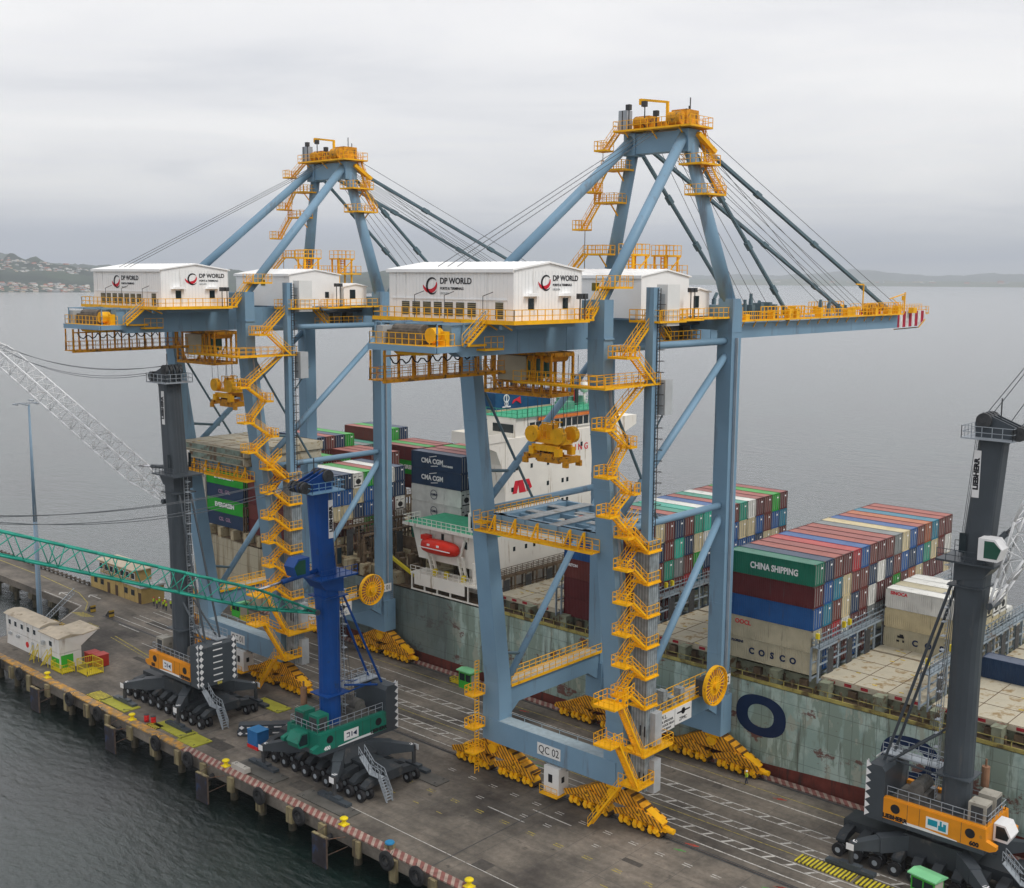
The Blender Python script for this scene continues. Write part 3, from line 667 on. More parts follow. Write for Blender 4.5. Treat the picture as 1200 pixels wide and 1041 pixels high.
def person(x, y, rz, pose, hat, lab, grp=None, z=0, vest=VEST):
    o = bpy.data.objects.new('person', person_mesh(pose)); COL.objects.link(o); o.location = (x, y, z); o.rotation_euler = (0, 0, rz)
    g = MB(); lathe(g, [(.19, 1.0), (.20, 1.2), (.19, 1.4), (.08, 1.49)], 14); 
    g.v = [(a*1.08, b_*.95, c) for a, b_, c in g.v]; g.build('vest', vest, o, True)
    g = MB(); lathe(g, [(.16, 1.70), (.125, 1.72), (.115, 1.78), (.07, 1.83), (0, 1.845)], 14); g.build('helmet', hat, o, True)
    tag(o, lab, 'person', grp)
HW = mat('helmet_white', (.8, .8, .8), .4); HR = mat('helmet_red', (.6, .05, .03), .4)
ppl = [(-123.6, 9.9, 'leftmost worker of the group by the ochre office, in a hi-vis vest'), (-122.7, 10.6, 'second worker from the left by the ochre office, hi-vis vest'), (-121.9, 9.6, 'worker in front in the middle of the group by the ochre office'), (-121.3, 10.9, 'worker at the back in the middle of the group'), (-120.4, 10.0, 'worker right of the middle in the group beside the grey mast'), (-119.7, 11.2, 'worker at the back right of the group'), (-119.0, 9.8, 'worker in front at the right of the group beside the grey mast'), (-118.2, 10.9, 'rightmost worker of the group, half behind the grey mast')]
for i, (x, y, l) in enumerate(ppl): person(x, y, i*1.3, .4 if i % 3 else -.5, HW if i % 2 else HR, l, 'workers gathered by the ochre office')
person(1.1, 20.0-1.6, 2.2, .9, HW, 'lone worker in a lime vest walking beside the yellow wheel sets')

# --- kiosks
LGR = mat('kiosk_roof_green', (.22, .60, .30), .5, var=.08)
def kiosk(x, y, lab, rz=0, sc=1):
    t = empty('guard_kiosk', (x, y, 0), rz); tag(t, lab, 'kiosk', 'green kiosks on the quay'); t.scale = (sc, sc, sc)
    g = MB(); g.box(-1.1, 1.1, -.8, .8, 0, 1.0); [g.box(a, a+.1, b_, b_+.1, 1.0, 2.1) for a in (-1.1, 0, 1.0) for b_ in (-.8, .7)]; g.box(-1.1, 1.1, -.8, .8, 2.0, 2.15); g.build('booth', GRN, t)
    g = MB(); g.box(-1.0, 1.0, -.72, .72, 1.0, 2.0); g.build('glazing', GLASS, t)
    g = MB(); g.prism([(-1.05, 2.3), (1.05, 2.16), (1.05, 2.26), (0, 2.55), (-1.05, 2.42)], 'x', -1.35, 1.35); g.build('roof', LGR, t)
    g = MB(); g.box(1.1, 1.15, -.7, .6, .1, 2.0); g.build('door', mat('kiosk_door', (.45, .42, .36), .6), t)
kiosk(-48.6, 19.4, 'green kiosk on the quay kerb between the two blue cranes', 0, 1.15)
kiosk(28.9, 7.4, 'green kiosk at the bottom edge in front of the yellow mobile crane', -.15, 1.15)
kiosk(-106.5, 17.5, 'distant green kiosk seen through the green lattice boom', 0, 1.15)
for x, y, l in ((-51.5, 19.6, 'yellow pallet frame left of the green kiosk between the cranes'), (-103.2, 16.4, 'yellow pallet frame right of the distant green kiosk'), (-109.5, 18.6, 'yellow pallet frame left of the distant green kiosk')):
    t = empty('pallet_frame', (x, y, 0)); tag(t, l, 'frame'); g = MB(); g.rail([(-1, -.5, .1), (1, -.5, .1), (1, .5, .1), (-1, .5, .1), (-1, -.5, .1)], .6, .6, .08); g.box(-1, 1, -.5, .5, .05, .12); g.build('tray', YC, t)
t = empty('blue_box', (-53.4, -15.6, 0)); tag(t, 'blue steel box with a red base on the kerb side between the mobile crane pads', 'box')
g = MB(); g.box(-1.1, 1.1, -.9, .9, .45, 2.4); g.build('body', mat('box_blue', (.02, .14, .36), .5, dirt=(.02, .06, .15), dirt_amt=.3), t); g = MB(); g.box(-1.15, 1.15, -.95, .95, 0, .44); g.build('base', RED, t); g = MB(); g.box(-1.15, 1.15, -.95, .95, 2.41, 2.48); g.build('lid', mat('box_blue_lid', (.03, .2, .45), .5), t)
for x, y, r, l in ((-72.4, -21.0, .35, 'red drum beside the yellow bollard, the left one'), (-71.1, -20.7, .35, 'red drum on the kerb, right of another red drum'), (-51.2, -15.0, .45, 'small red valve drum right of the blue box')):
    t = empty('red_drum', (x, y, .0)); tag(t, l, 'drum'); g = MB(); lathe(g, [(0, 0), (r, 0), (r, .3), (r*1.06, .33), (r, .36), (r, .7), (r*1.06, .73), (r, .76), (r, 1.0)], 14); g.build('shell', RED, t, True); g = MB(); lathe(g, [(r*1.03, .98), (r*1.03, 1.03), (.05, 1.04), (0, 1.1)], 14); g.build('lid', DARK, t)
t = empty('concrete_block', (-48.6, -21.6, .16)); tag(t, 'long pale concrete block lying on the kerb beside a yellow bollard', 'block'); g = MB(); g.prism([(-.45, 0), (.45, 0), (.4, .6), (-.4, .6)], 'x', -1.5, 1.5); g.build('block', mat('pale_concrete', (.42, .4, .36), .8), t); g = MB(); [g.ring((a, 0, .6), .15, .04, 'x', 10) for a in (-.9, .9)]; g.build('lifting_eye', DARK, t)
# stacked counterweight beams
for k, (z, l) in enumerate(((0.1, 'lower of the two slate counterweight beams with white chevrons left of the blue box'), (.85, 'upper slate counterweight beam with white bars left of the blue box'))):
    t = empty('counterweight_beam', (-56.5, -12.6+k*.25, z), R_(48)); tag(t, l, 'beam'); g = MB(); g.box(-3.4, 3.4, -.7, .7, 0, .68); g.build('beam_body', SLATE, t)
    g = MB()
    for a in (-1.8, 0, 1.8): g.box(a-.5, a+.5, -.72, -.701, .25, .42)
    for a in (-3.0, 3.0): g.prism([(a-.35, .34), (a, .62), (a+.35, .34), (a, .06)], 'y', -.72, -.701)
    g.build('white_markings', TXW, t)
MATY = mat('mat_yellow', (.36, .35, .04), .7, var=.2, dirt=(.2, .2, .05), dirt_amt=.2)
HATCHY = stripe_mat('mat_hatched', (.62, .52, .03), (.08, .07, .03), 2.2, (1, .0, 0), .5)
def load_mat(x, y, lx, ly, m, lab, rz=0):
    t = empty('load_mat', (x, y, 0), rz); tag(t, lab, 'mat'); g = MB(); g.box(-lx, lx, -ly, ly, .012, .14); g.build('plate', m, t)
    g = MB(); [g.ring((a, b_, .15), .14, .04, 'x', 8) for a in (-lx*.8, lx*.8) for b_ in (-ly*.7, ly*.7)]; g.build('lifting_eye', DARK, t)
load_mat(-66.9, -19.8, 3.6, 1.3, MATY, 'yellow steel mat under the nearest outrigger of the grey crane', -.02)
load_mat(-61.4, -20.3, 2.0, 1.5, MATY, 'yellow steel mat at the right end of the near outrigger pad'); load_mat(-81.2, -20.2, 3.4, 1.3, MATY, 'yellow steel mat under the left outrigger of the grey crane')
load_mat(-86.5, -20.6, 2.0, 1.1, HATCHY, 'black and yellow ridged ramp mat beside the left outrigger'); load_mat(-70.0, -21.1, 1.3, .6, HATCHY, 'small ridged ramp mat beside the two red drums')
load_mat(-64.5, -5.6, 3.2, 1.2, MATY, 'yellow green mat under the far outrigger of the grey crane')
load_mat(18.3, 6.2, 3.2, .9, HATCHY, 'ridged black and yellow mat in front of the yellow mobile crane, left one'); load_mat(25.4, 6.2, 3.4, .9, HATCHY, 'ridged black and yellow mat in front of the yellow mobile crane, right one')
SMAT = mat('steel_plate', (.10, .095, .085), .7, var=.25)
load_mat(-30.2, -7.0, 3.3, 1.1, SMAT, 'grey steel mat under the right outrigger of the green crane'); load_mat(-33.0, -20.0, 4.6, 1.1, SMAT, 'grey steel mat under the near outrigger of the green crane'); load_mat(-46.6, -20.0, 4.2, 1.2, SMAT, 'grey steel mat under the left outrigger of the green crane')

# ------------------------------------------------------------------ ship-to-shore gantry cranes
LAM = stripe_mat('corrugated_shaft', (.30, .34, .36), (.20, .235, .25), 2.6, (1, 1, 0), .5)
SIGNW = mat('sign_white', (.75, .75, .73), .5, var=.03)
def leg_y(z):      # the landside legs lean towards the land above the portal
    return .3 if z <= 12 else (.3 - (z-12)*(4.9/39.5) if z < 51.5 else -4.6)
def flight(g, p, q, wd=.9, out=(1, 0, 0)):
    """stair flight with stringers, treads and rails between two points"""
    p = V(p); q = V(q); o = V(out).normalized()*wd/2
    for s_ in (-1, 1):
        g.beam(p+o*s_, q+o*s_, .07, .22)
        g.beam(p+o*s_+V((0, 0, 1.05)), q+o*s_+V((0, 0, 1.05)), .05); g.beam(p+o*s_+V((0, 0, .55)), q+o*s_+V((0, 0, .55)), .05)
        n = max(2, int((q-p).length/1.1))
        for k in range(n+1): c = p+(q-p)*k/n+o*s_; g.beam(c, c+V((0, 0, 1.05)), .045)
    n = max(3, int(abs(q.z-p.z)/.23))
    for k in range(1, n):
        c = p+(q-p)*k/n; d = (q-p); d.z = 0; d.normalize(); g.beam(c-o, c+o, .24, .04)
def deck(g, x0, x1, y0, y1, z, sides='NSEW', h=1.1, t=.12, step=1.3, rt=.06):
    g.box(x0, x1, y0, y1, z-t, z)
    e = .04
    if 'S' in sides: g.rail([(x0, y0+e, z), (x1, y0+e, z)], h, step, rt)
    if 'N' in sides: g.rail([(x0, y1-e, z), (x1, y1-e, z)], h, step, rt)
    if 'W' in sides: g.rail([(x0+e, y0, z), (x0+e, y1, z)], h, step, rt)
    if 'E' in sides: g.rail([(x1-e, y0, z), (x1-e, y1, z)], h, step, rt)
    for s, a, b_ in (('S', 'x', y0), ('N', 'x', y1), ('W', 'y', x0), ('E', 'y', x1)):
        if s in sides:
            if a == 'x': g.box(x0, x1, b_-.03, b_+.03, z-.17, z+.05)
            else: g.box(b_-.03, b_+.03, y0, y1, z-.17, z+.05)

def logo(parent, Mf, s):
    """crescent emblem with the company name and two smaller lines; Mf(dx, dz) gives the frame"""
    g = MB(); g2 = MB(); n = 28
    def cres(gb, a0, a1, R, w, cx, cz, ex=1.0):
        pts = []
        for k in range(n+1):
            a = a0+(a1-a0)*k/n; f = math.sin(math.pi*k/n)**.7
            pts.append((cx+R*ex*math.cos(a), cz+R*math.sin(a), f*w/2))
        for k in range(n):
            (x0, z0, w0), (x1, z1, w1) = pts[k], pts[k+1]
            dx, dz = x1-x0, z1-z0; l = math.hypot(dx, dz) or 1; nx, nz = -dz/l, dx/l
            M = Mf(0, 0); q_ = [M @ V((x0+nx*w0, z0+nz*w0, .02)), M @ V((x0-nx*w0, z0-nz*w0, .02)), M @ V((x1-nx*w1, z1-nz*w1, .02)), M @ V((x1+nx*w1, z1+nz*w1, .02))]
            q2 = [M @ V((x0+nx*w0, z0+nz*w0, .0)), M @ V((x0-nx*w0, z0-nz*w0, .0)), M @ V((x1-nx*w1, z1-nz*w1, .0)), M @ V((x1+nx*w1, z1+nz*w1, .0))]
            gb.add(q_+q2, [(0, 1, 2, 3), (7, 6, 5, 4), (0, 4, 5, 1), (2, 6, 7, 3)])
    cres(g, R_(40), R_(325), s*.52, s*.17, -s*.1, -s*.02)
    cres(g2, R_(190), R_(372), s*.52, s*.27, -s*.34, s*.16, 1.25)
    g.build('emblem_dark', TXB, parent); g2.build('emblem_red', TXR, parent)
    text('DP WORLD', s*.56, Mf(s*.62, s*.30), TXB, parent, 'lettering', 'LEFT', .02)
    text('PORTS & TERMINALS', s*.235, Mf(s*.63, -s*.18), TXB, parent, 'lettering', 'LEFT', .008)
    text('LIRQUEN', s*.2, Mf(s*.63, -s*.5), GREYP, parent, 'lettering', 'LEFT', .005)

def bogie(root, cx, y, outward):
    """one corner: main equaliser, two sub equalisers, six wheel trucks"""
    made = set(bpy.data.objects)
    g = MB()
    g.prism([(cx-1.0, 4.38), (cx+1.0, 4.38), (cx+3.9, 2.75), (cx+3.9, 2.3), (cx-3.9, 2.3), (cx-3.9, 2.75)], 'y', y-.62, y+.62, 0)
    for s_ in (-1, 1):
        c = cx+s_*3.25
        g.prism([(c-.7, 2.6), (c+.7, 2.6), (c+2.3, 1.75), (c+2.3, 1.35), (c-2.3, 1.35), (c-2.3, 1.75)], 'y', y-.78, y+.78, 0)
        g.beam((c-2.9, y-.9, 1.5), (c, y-.9, 2.6), .1, .7, 0); g.beam((c+2.9, y-.9, 1.5), (c, y-.9, 2.6), .1, .7, 0)
    b = g.build('equaliser_beam', STRIPY, root)
    g = MB()
    for s_ in (-1, 1):
        g.tube((cx+s_*3.25, y-.9, 2.35), (cx+s_*3.25, y+.9, 2.35), .42, 12)
    g.tube((cx, y-.95, 3.4), (cx, y+.95, 3.4), .6, 14)
    g.box(cx-.9, cx+.9, y-.75, y+.75, 3.9, 4.45)
    g.build('pivot', YEL, b)
    for k in range(6):
        c = cx+(-5.0, -3.15, -1.45, 1.45, 3.15, 5.0)[k]
        g = MB()
        g.prism([(c-.85, .42), (c-.75, .95), (c-.3, 1.35), (c+.3, 1.35), (c+.75, .95), (c+.85, .42), (c+.5, .28), (c-.5, .28)], 'y', y-.55, y+.55)
        for s_ in (-1, 1): g.tube((c+s_*.3, y-.95, .85), (c+s_*.3, y-.56, .8), .26, 10); g.box(c+s_*.32-.2, c+s_*.32+.2, y-.85, y-.5, 1.0, 1.3)
        tr = g.build('wheel_truck', YEL, b)
        for s_ in (-1, 1):
            g = MB(); g.tube((c+s_*.46, y-.6, .45), (c+s_*.46, y+.6, .45), .44, 16, mi=0); g.tube((c+s_*.46, y-.66, .45), (c+s_*.46, y+.66, .45), .27, 12, mi=1); g.build('wheel', [mat('wheel_rim_dark', (.10, .06, .03), .5, .4), YEL], b)
    g = MB(); e = cx+outward*6.2
    g.beam((cx+outward*4.8, y, 1.1), (e, y, 1.0), .7, .5); g.tube((e, y, 1.0), (e+outward*.7, y, 1.0), .32, 12); g.beam((cx+outward*3.0, y, 3.0), (cx+outward*5.8, y, 1.5), .9, .35); g.build('buffer', YEL, root)
    for o in set(bpy.data.objects)-made:
        for v_ in o.data.vertices: v_.co.x = cx+(v_.co.x-cx)*1.13; v_.co.y = y+(v_.co.y-y)*1.2
def nudge(before, root, dx, dy, exempt=(), force=()):
    for o in set(bpy.data.objects)-before:
        n_ = o.name.split('.')[0]
        if o.parent == root and (n_ in force or n_ not in exempt): o.location = (o.location.x+dx, o.location.y+dy, 0)
def gantry(num, X):
    root = empty('gantry_crane', (X, 0, 0))
    # legs
    for sx in (-1, 1):
        x = sx*9.5
        g = MB(); g.box(x-1.02, x+1.02, 19.8, 21.9, 4.4, 55.2); g.box(x-1.07, x+1.07, 19.75, 21.95, 55.15, 55.3)
        g.box(x-1.35, x+1.35, 19.7, 22.15, 4.4, 9.5); [g.box(x-1.05, x+1.05, 19.77, 21.93, z_, z_+.08) for z_ in (15, 21.5, 28, 38.5, 45)]
        g.prism([(19.8, 55.3), (22.0, 55.3), (22.0, 58.2), (21.5, 59.2), (19.8, 59.2)], 'x', x-1.02, x+1.02)
        l = g.build('leg', STEEL, root)
        g = MB(); 
        for k in range(24):
            if sx > 0: g.box(x+1.26, x+1.32, 21.2, 21.7, 4.5+k*.35, 4.54+k*.35)
        g.beam((x+1.3*sx, 21.2, 4.4), (x+1.3*sx, 21.2, 13), .06); g.beam((x+1.3*sx, 21.7, 4.4), (x+1.3*sx, 21.7, 13), .06); g.build('ladder', GALV, l)
        g = MB(); zs = [4.4, 9.2, 12.0, 51.5, 59.3]; ww = [1.15, 1.15, 1.1, .78, .78]; wx = [1.4, 1.4, 1.2, 1.08, 1.08]
        vs = []
        for z, w_, u in zip(zs, ww, wx):
            yc = leg_y(z); vs += [(x-u, yc-w_, z), (x+u, yc-w_, z), (x+u, yc+w_, z), (x-u, yc+w_, z)]
        fs = [(0, 3, 2, 1), (16, 17, 18, 19)]
        for k in range(4):
            o = k*4; fs += [(o, o+1, o+5, o+4), (o+1, o+2, o+6, o+5), (o+2, o+3, o+7, o+6), (o+3, o, o+4, o+7)]
        g.add(vs, fs); g.box(x-1.25, x+1.25, -5.42, -3.78, 55.15, 55.3)
        for z in (16, 22, 28, 33, 39, 45): yc = leg_y(z); g.box(x-1.13, x+1.13, yc-1.14+z*.006, yc+1.14-z*.006, z-.05, z+.05)
        g.build('leg', STEEL, root)
    for (p0, p1) in (((10.75, 20.6, 12), (10.75, 20.6, 54.5)), ((10.75, leg_y(14), 14), (10.75, leg_y(51), 51))):
        g = MB(); g.beam(p0, p1, .12, .35); g.build('cable_tray', GALV, root)
    # sills
    for y, l in ((0.1, 1), (21.0, 0)):
        g = MB(); g.prism([(-9.9, 4.45), (-8.2, 4.4), (8.2, 4.4), (9.9, 4.45), (9.9, 7.3), (-9.9, 7.3)], 'y', y-1.05, y+1.05)
        if l == 0: g.prism([(-8.9, 7.31), (-8.9, 10.0), (-5.0, 7.31)], 'y', y-.9, y+.9); g.prism([(8.9, 7.31), (5.0, 7.31), (8.9, 10.0)], 'y', y-.9, y+.9)
        s = g.build('sill_beam', STEEL, root)
        g = MB(); g.box(-8.4, 8.4, y-1.0, y+1.0, 7.301, 7.32); g.rail([(-8.4, y+.95, 7.32), (8.4, y+.95, 7.32)], .5, 3, .05, mids=1); g.build('walkway_top', mat('light_deck_steel', (.34, .42, .46), .6, var=.15, scale=1.5), s)
    g = MB(); g.box(-1.75, 1.85, -1.0, -.955, 5.05, 6.5); p = g.build('number_plate', SIGNW, root); g.v = []
    p.location = (0, .0, 0)
    for v_ in p.data.vertices: v_.co.y -= .006
    text('QC 0%d' % num, 1.35, F_land(.05, -1.01, 5.75), TXB, p, 'lettering', sx=.85)
    # bogies
    for sx in (-1, 1):
        for y in (.3, 21.0): bogie(root, sx*9.35, y, sx)
    # cabinet between the wheel sets
    g = MB(); g.box(-.4, 1.9, -1.3, .5, .9, 4.1); c = g.build('cabinet', SIGNW, root)
    g = MB(); g.box(.3, .9, -1.34, -1.3, 2.2, 3.2); g.box(1.9, 1.94, -.8, -.3, 2.3, 3.0); g.build('cabinet_sign', TXB, c)
    g = MB(); g.box(-.6, 2.1, -1.9, .6, .7, .85); g.rail([(-.6, -1.85, .85), (2.1, -1.85, .85)], 1.0, .8, .05); g.build('step_platform', YEL, c)
    g = MB(); g.beam((-4, .1, 4.2), (-.4, .1, 3.6), .12); g.beam((1.9, .1, 3.6), (4, .1, 4.2), .12); g.build('cable_arm', GALV, c)
    # portal beams along the boom direction
    for sx in (-1, 1):
        x = sx*9.5
        g = MB(); g.prism([(.9, 8.6), (20.2, 8.6), (20.2, 11.1), (.9, 11.1)], 'x', x-.8, x+.8)
        g.prism([(1.3, 8.6), (3.6, 8.6), (1.3, 6.9)], 'x', x-.75, x+.75); g.prism([(20.1, 8.6), (20.1, 6.9), (17.5, 8.6)], 'x', x-.75, x+.75)
        b = g.build('portal_beam', STEEL, root)
        g = MB(); g.box(x-1.2, x+1.2, 1.6, 19.9, 11.12, 11.22); 
        b2 = g.build('walkway_deck', mat('pale_deck_boards', (.50, .44, .34), .8, var=.15), b)
        g = MB()
        for e in (-1.2, 1.2): g.rail([(x+e, 1.6, 11.22), (x+e, 19.9, 11.22)], 1.1, 1.2, .07); g.box(x+e-.03, x+e+.03, 1.6, 19.9, 11.0, 11.35)
        g.build('railing', YEL, b)
    # diagonal bracing in both side frames
    for sx in (-1, 1):
        x = sx*9.5; g = MB()
        g.tube((x, -4.6, 54.1), (x, 20.6, 54.1), .42, 14); g.build('brace', STEEL, root, True)
        for a, b_, r in (((x, 20.4, 52.6), (x, leg_y(34)+.4, 34.5), .45), ((x, 20.4, 33.9), (x, leg_y(34), 33.9), .42), ((x, 20.4, 32.8), (x, 1.4, 10.6), .45)):
            g = MB(); g.tube(a, b_, r, 14); g.build('brace', STEEL, root, True)
        g = MB(); g.tube((x, -3.9, 50.8), (x, 6.6, 34.2), .17, 8); g.tube((x, leg_y(38.5), 38.8), (x, 3.2, 38.0), .2, 8); g.tube((x, leg_y(16), 15.6), (x, 4.6, 14.4), .2, 8); g.tube((x, 14.9, 33.9), (x, 20.2, 33.9), .3, 8)
        g.build('thin_strut', STAY, root)
    # cross beams along the quay
    for y, z0, z1 in ((21.0, 55.4, 58.4), (-4.6, 57.0, 59.2)):
        g = MB(); g.box(-8.25, 8.25, y-.75, y+.75, z0, z1); g.build('cross_beam', STEEL, root)
    g = MB(); g.box(-8.7, 8.7, leg_y(33)-.5, leg_y(33)+.5, 32.6, 33.8); g.build('cross_beam', STEEL, root)
    # twin girders and boom
    for sx in (-1, 1):
        g = MB(); x0, x1 = sorted((sx*4.45, sx*3.15))
        g.prism([(-21.6, 54.6), (-20.2, 53.75), (20.0, 53.75), (24.6, 53.75), (24.6, 56.9), (-21.6, 56.9)], 'x', x0, x1)
        gd = g.build('girder', STEEL, root)
        g = MB(); [g.box(x0-.04, x1+.04, y-.06, y+.06, 53.72, 56.93) for y in (-12, -4, 4, 12)]; g.build('seam_rib', STEEL, gd)
        g = MB(); g.prism([(24.7, 53.85), (80.2, 53.9), (80.2, 56.0), (31.5, 55.75), (30.0, 56.9), (24.7, 56.9)], 'x', x0, x1)
        b = g.build('boom', STEEL, root)
        g = MB(); g.prism([(80.21, 53.9), (88.4, 54.0), (91.2, 55.2), (91.2, 56.5), (80.21, 56.5)], 'x', x0-.02, x1+.02)
        g.build('striped_tip', stripe_mat('tip_stripes', (.78, .76, .74), (.42, .01, .04), .42, (0, 1, 0), .5), b)
        # boom walkway
        g = MB(); xa, xb = (x1, x1+1.0) if sx > 0 else (x0-1.0, x0)
        deck(g, xa, xb, 25, 80.2, 56.2, 'EW', 1.1, step=1.05, rt=.06); g.rail([((x0+x1)/2, 80.3, 56.5), ((x0+x1)/2, 91.0, 56.5)], 1.1, 1.0, .06)
        for y in range(26, 80, 3): g.beam(((xa+xb)/2, y, 56.1), (x1 if sx > 0 else x0, y, 55.2), .1)
        wk = g.build('boom_walkway', YEL, root)
        g = MB()
        rr = random.Random(4+num)
        for y in (28, 31.5, 38.5, 43, 45, 52, 60.5, 62, 70, 74.5, 78, 84): g.box((xa+xb)/2-.4, (xa+xb)/2+.45, y, y+rr.uniform(.5, 1.6), 56.2, 56.7+rr.random()*1.1)
        g.rail([((xa+xb)/2, 36, 56.3), ((xa+xb)/2, 48, 56.3)], 1.6, .9, .1); g.rail([((xa+xb)/2, 68, 56.3), ((xa+xb)/2, 80, 56.3)], 1.7, .9, .1)
        g.build('boom_fittings', YEL, wk)
    g = MB()
    for y in range(27, 80, 6): g.box(-3.14, 3.14, y-.25, y+.25, 54.3, 55.4)
    g.box(-3.14, 3.14, 88.6, 89.2, 54.4, 55.6)
    g.build('boom_cross_ties', STEEL, root)
    g = MB(); deck(g, -4.5, 4.5, 91.25, 92.4, 56.1, 'NSEW'); g.beam((0, 92.2, 56), (0, 92.2, 58.6), .12); g.box(-.2, .2, 92.0, 92.4, 58.1, 58.9); g.rail([(3.9, 80.3, 53.6), (3.9, 89.5, 53.7)], .01, 2, .14); g.beam((4.1, 89.5, 53.7), (4.1, 92, 55), .14); g.build('tip_platform', YEL, root)
    # dark posts and sheaves on the boom
    for y, h, lean in ((26.4, 3.6, .5), (28.6, 3.7, .8), (36.5, 2.8, 0), (38.0, 3.6, 0), (40.0, 2.6, .3), (58.0, 2.6, 0), (60.6, 2.4, .5), (64.0, 1.9, 0), (66.2, 1.7, 0)):
        g = MB(); g.beam((2.2, y, 56), (2.2, y+lean*.2, 56+h*.8), .42); g.beam((2.2, y+lean*.2, 56+h*.8), (2.2, y+lean, 56+h), .32); g.build('boom_post', STAY, root)
    g = MB(); [g.box(1.4, 3.0, y, y+.8, 55.9, 57.6+(y % 2)*.5) for y in (37, 39.4, 41.6, 43)]; g.build('winch_block', STAY, root)
    g = MB(); g.tube((3.6, 69.8, 57.0), (5.2, 69.8, 57.0), .95, 16); g.tube((3.6, 73.0, 57.3), (5.2, 73.0, 57.3), .5, 14); g.build('sheave', YELD, root)
    g = MB(); g.beam((4.9, 66.4, 57.3), (4.9, 66.4, 60.9), .16); g.beam((4.9, 66.4, 60.8), (4.9, 63.9, 60.9), .2); g.build('davit', YEL, root)
    g = MB(); g.beam((4.9, 81.6, 56.2), (4.9, 81.6, 59.6), .18); g.beam((4.9, 81.6, 59.4), (4.9, 76.0, 58.6), .16); g.beam((4.9, 81.6, 56.8), (4.9, 77, 58.6), .1); g.build('davit', YEL, root)
    # apex
    before = set(bpy.data.objects)
    for sx in (-1, 1):
        g = MB(); g.tube((sx*9.3, 20.7, 58.9), (sx*3.9, 19.0, 78.2), .92, 18, .72); g.build('apex_leg', STEEL, root, True)
        g = MB(); g.tube((sx*9.4, -4.6, 58.8), (sx*3.8, 18.4, 78.6), .62, 18); g.build('backstay', STEEL, root, True)
    g = MB(); g.prism([(-4.3, 76.8), (4.3, 76.8), (3.9, 79.2), (-3.9, 79.2)], 'y', 20.2, 21.9); g.box(-4.8, -3.1, 19.9, 22.2, 76.6, 79.3); g.box(3.1, 4.8, 19.9, 22.2, 76.6, 79.3); g.build('apex_beam', STEEL, root)
    g = MB(); deck(g, -5.6, 5.8, 18.7, 23.6, 79.6, 'NSEW', 1.15, step=1.0); 
    for x in (-4, 0, 4): g.beam((x, 18.9, 79.5), (x, 20.3, 78.4), .12)
    g.build('apex_platform', YEL, root)
    g = MB(); g.box(-3.4, -1.2, 20.2, 22.4, 79.7, 81.3); g.tube((-2.8, 19.6, 80.4), (-.9, 19.6, 80.4), .7, 14); g.box(2.2, 4.4, 20, 22.6, 79.7, 81.6); g.tube((2.4, 19.4, 80.5), (4.2, 19.4, 80.5), .8, 14); g.tube((-3.4, 22.3, 80.3), (4.2, 22.3, 80.3), .5, 12); g.box(-.6, 1.6, 20.6, 21.6, 79.7, 80.5); g.build('apex_winch', YELD, root)
    g = MB(); g.beam((1.2, 20.6, 79.7), (1.2, 20.6, 82.8), .3); g.beam((1.2, 20.6, 82.7), (-1.8, 19.2, 83.1), .26); g.box(-2.0, -1.6, 19.1, 19.5, 82.5, 83.2); g.build('davit', YEL, root)
    g = MB()
    for x, y, h in ((-4.4, 19, 2.4), (-3.4, 19, 2.7), (-1.1, 19.1, 2.9), (-4.4, 21.5, 1.8), (.0, 20, 1.9), (4.2, 21.0, 3.4), (2.7, 23.0, 2.8)): g.beam((x, y, 79.6), (x, y, 79.6+h), .1)
    for x, y, z in ((-3.4, 19, 82.3), (-1.1, 19.1, 82.5), (0, 20, 81.4)): g.box(x-.35, x+.25, y-.25, y+.25, z-.3, z+.35)
    g.build('mast_lights', DARK, root)
    g = MB(); g.box(-5.3, -4.0, 19.4, 20.5, 79.7, 82.1); g.build('control_box', GALV, root)
    # platforms and stairs on the apex legs
    def on_near(z): t_ = (z-58.9)/19.3; return (9.5-5.0*t_, 20.95)
    for z, dy in ((75.2, 2.6), (71.6, 2.4)):
        x, y = on_near(z); g = MB(); deck(g, x-1.6, x+1.6, y-1.3, y+2.9, z, 'NSEW', 1.1, step=.9); g.beam((x, y+2.4, z-.1), (x, y+.6, z-2.0), .15); g.build('apex_leg_platform', YEL, root)
    g = MB(); x, y = on_near(75); flight(g, (x+1.9, y+3.0, 71.6), (x+.6, y+1.4, 75.2)); flight(g, (x+.3, y+2.8, 75.2), (x-1.2, y+2.2, 79.6)); g.beam((5.2, 23, 75.0), (5.2, 23, 79.6), .1); g.beam((5.6, 24.4, 76.8), (5.0, 21.5, 78.8), .8, .5); g.build('stair', YEL, root)
    # stairs up the far backstay side
    def far_leg(z): return -9.5+5.0*(z-58.9)/19.3
    P_ = [(far_leg(z)-.2, 19.7, z) for z in (64.6, 71.0, 75.0)]; L_ = [(far_leg(z)-1.4, y, z) for y, z in ((16.6, 67.6), (17.2, 72.2), (17.6, 77.2))]
    for x, y, z in P_: g = MB(); deck(g, x-1.7, x+1.5, y-1.2, y+1.4, z, 'NSEW', 1.1, step=.8); g.beam((x, y, z-.1), (x+.3, y+1.2, z-1.6), .14); g.build('landing', YEL, root)
    for x, y, z in L_: g = MB(); deck(g, x-.8, x+.9, y-.9, y+.9, z, 'NSW', 1.1, step=.6); g.build('landing', YEL, root)
    nx = [P_[1], P_[2], (-5.2, 21.6, 79.6)]
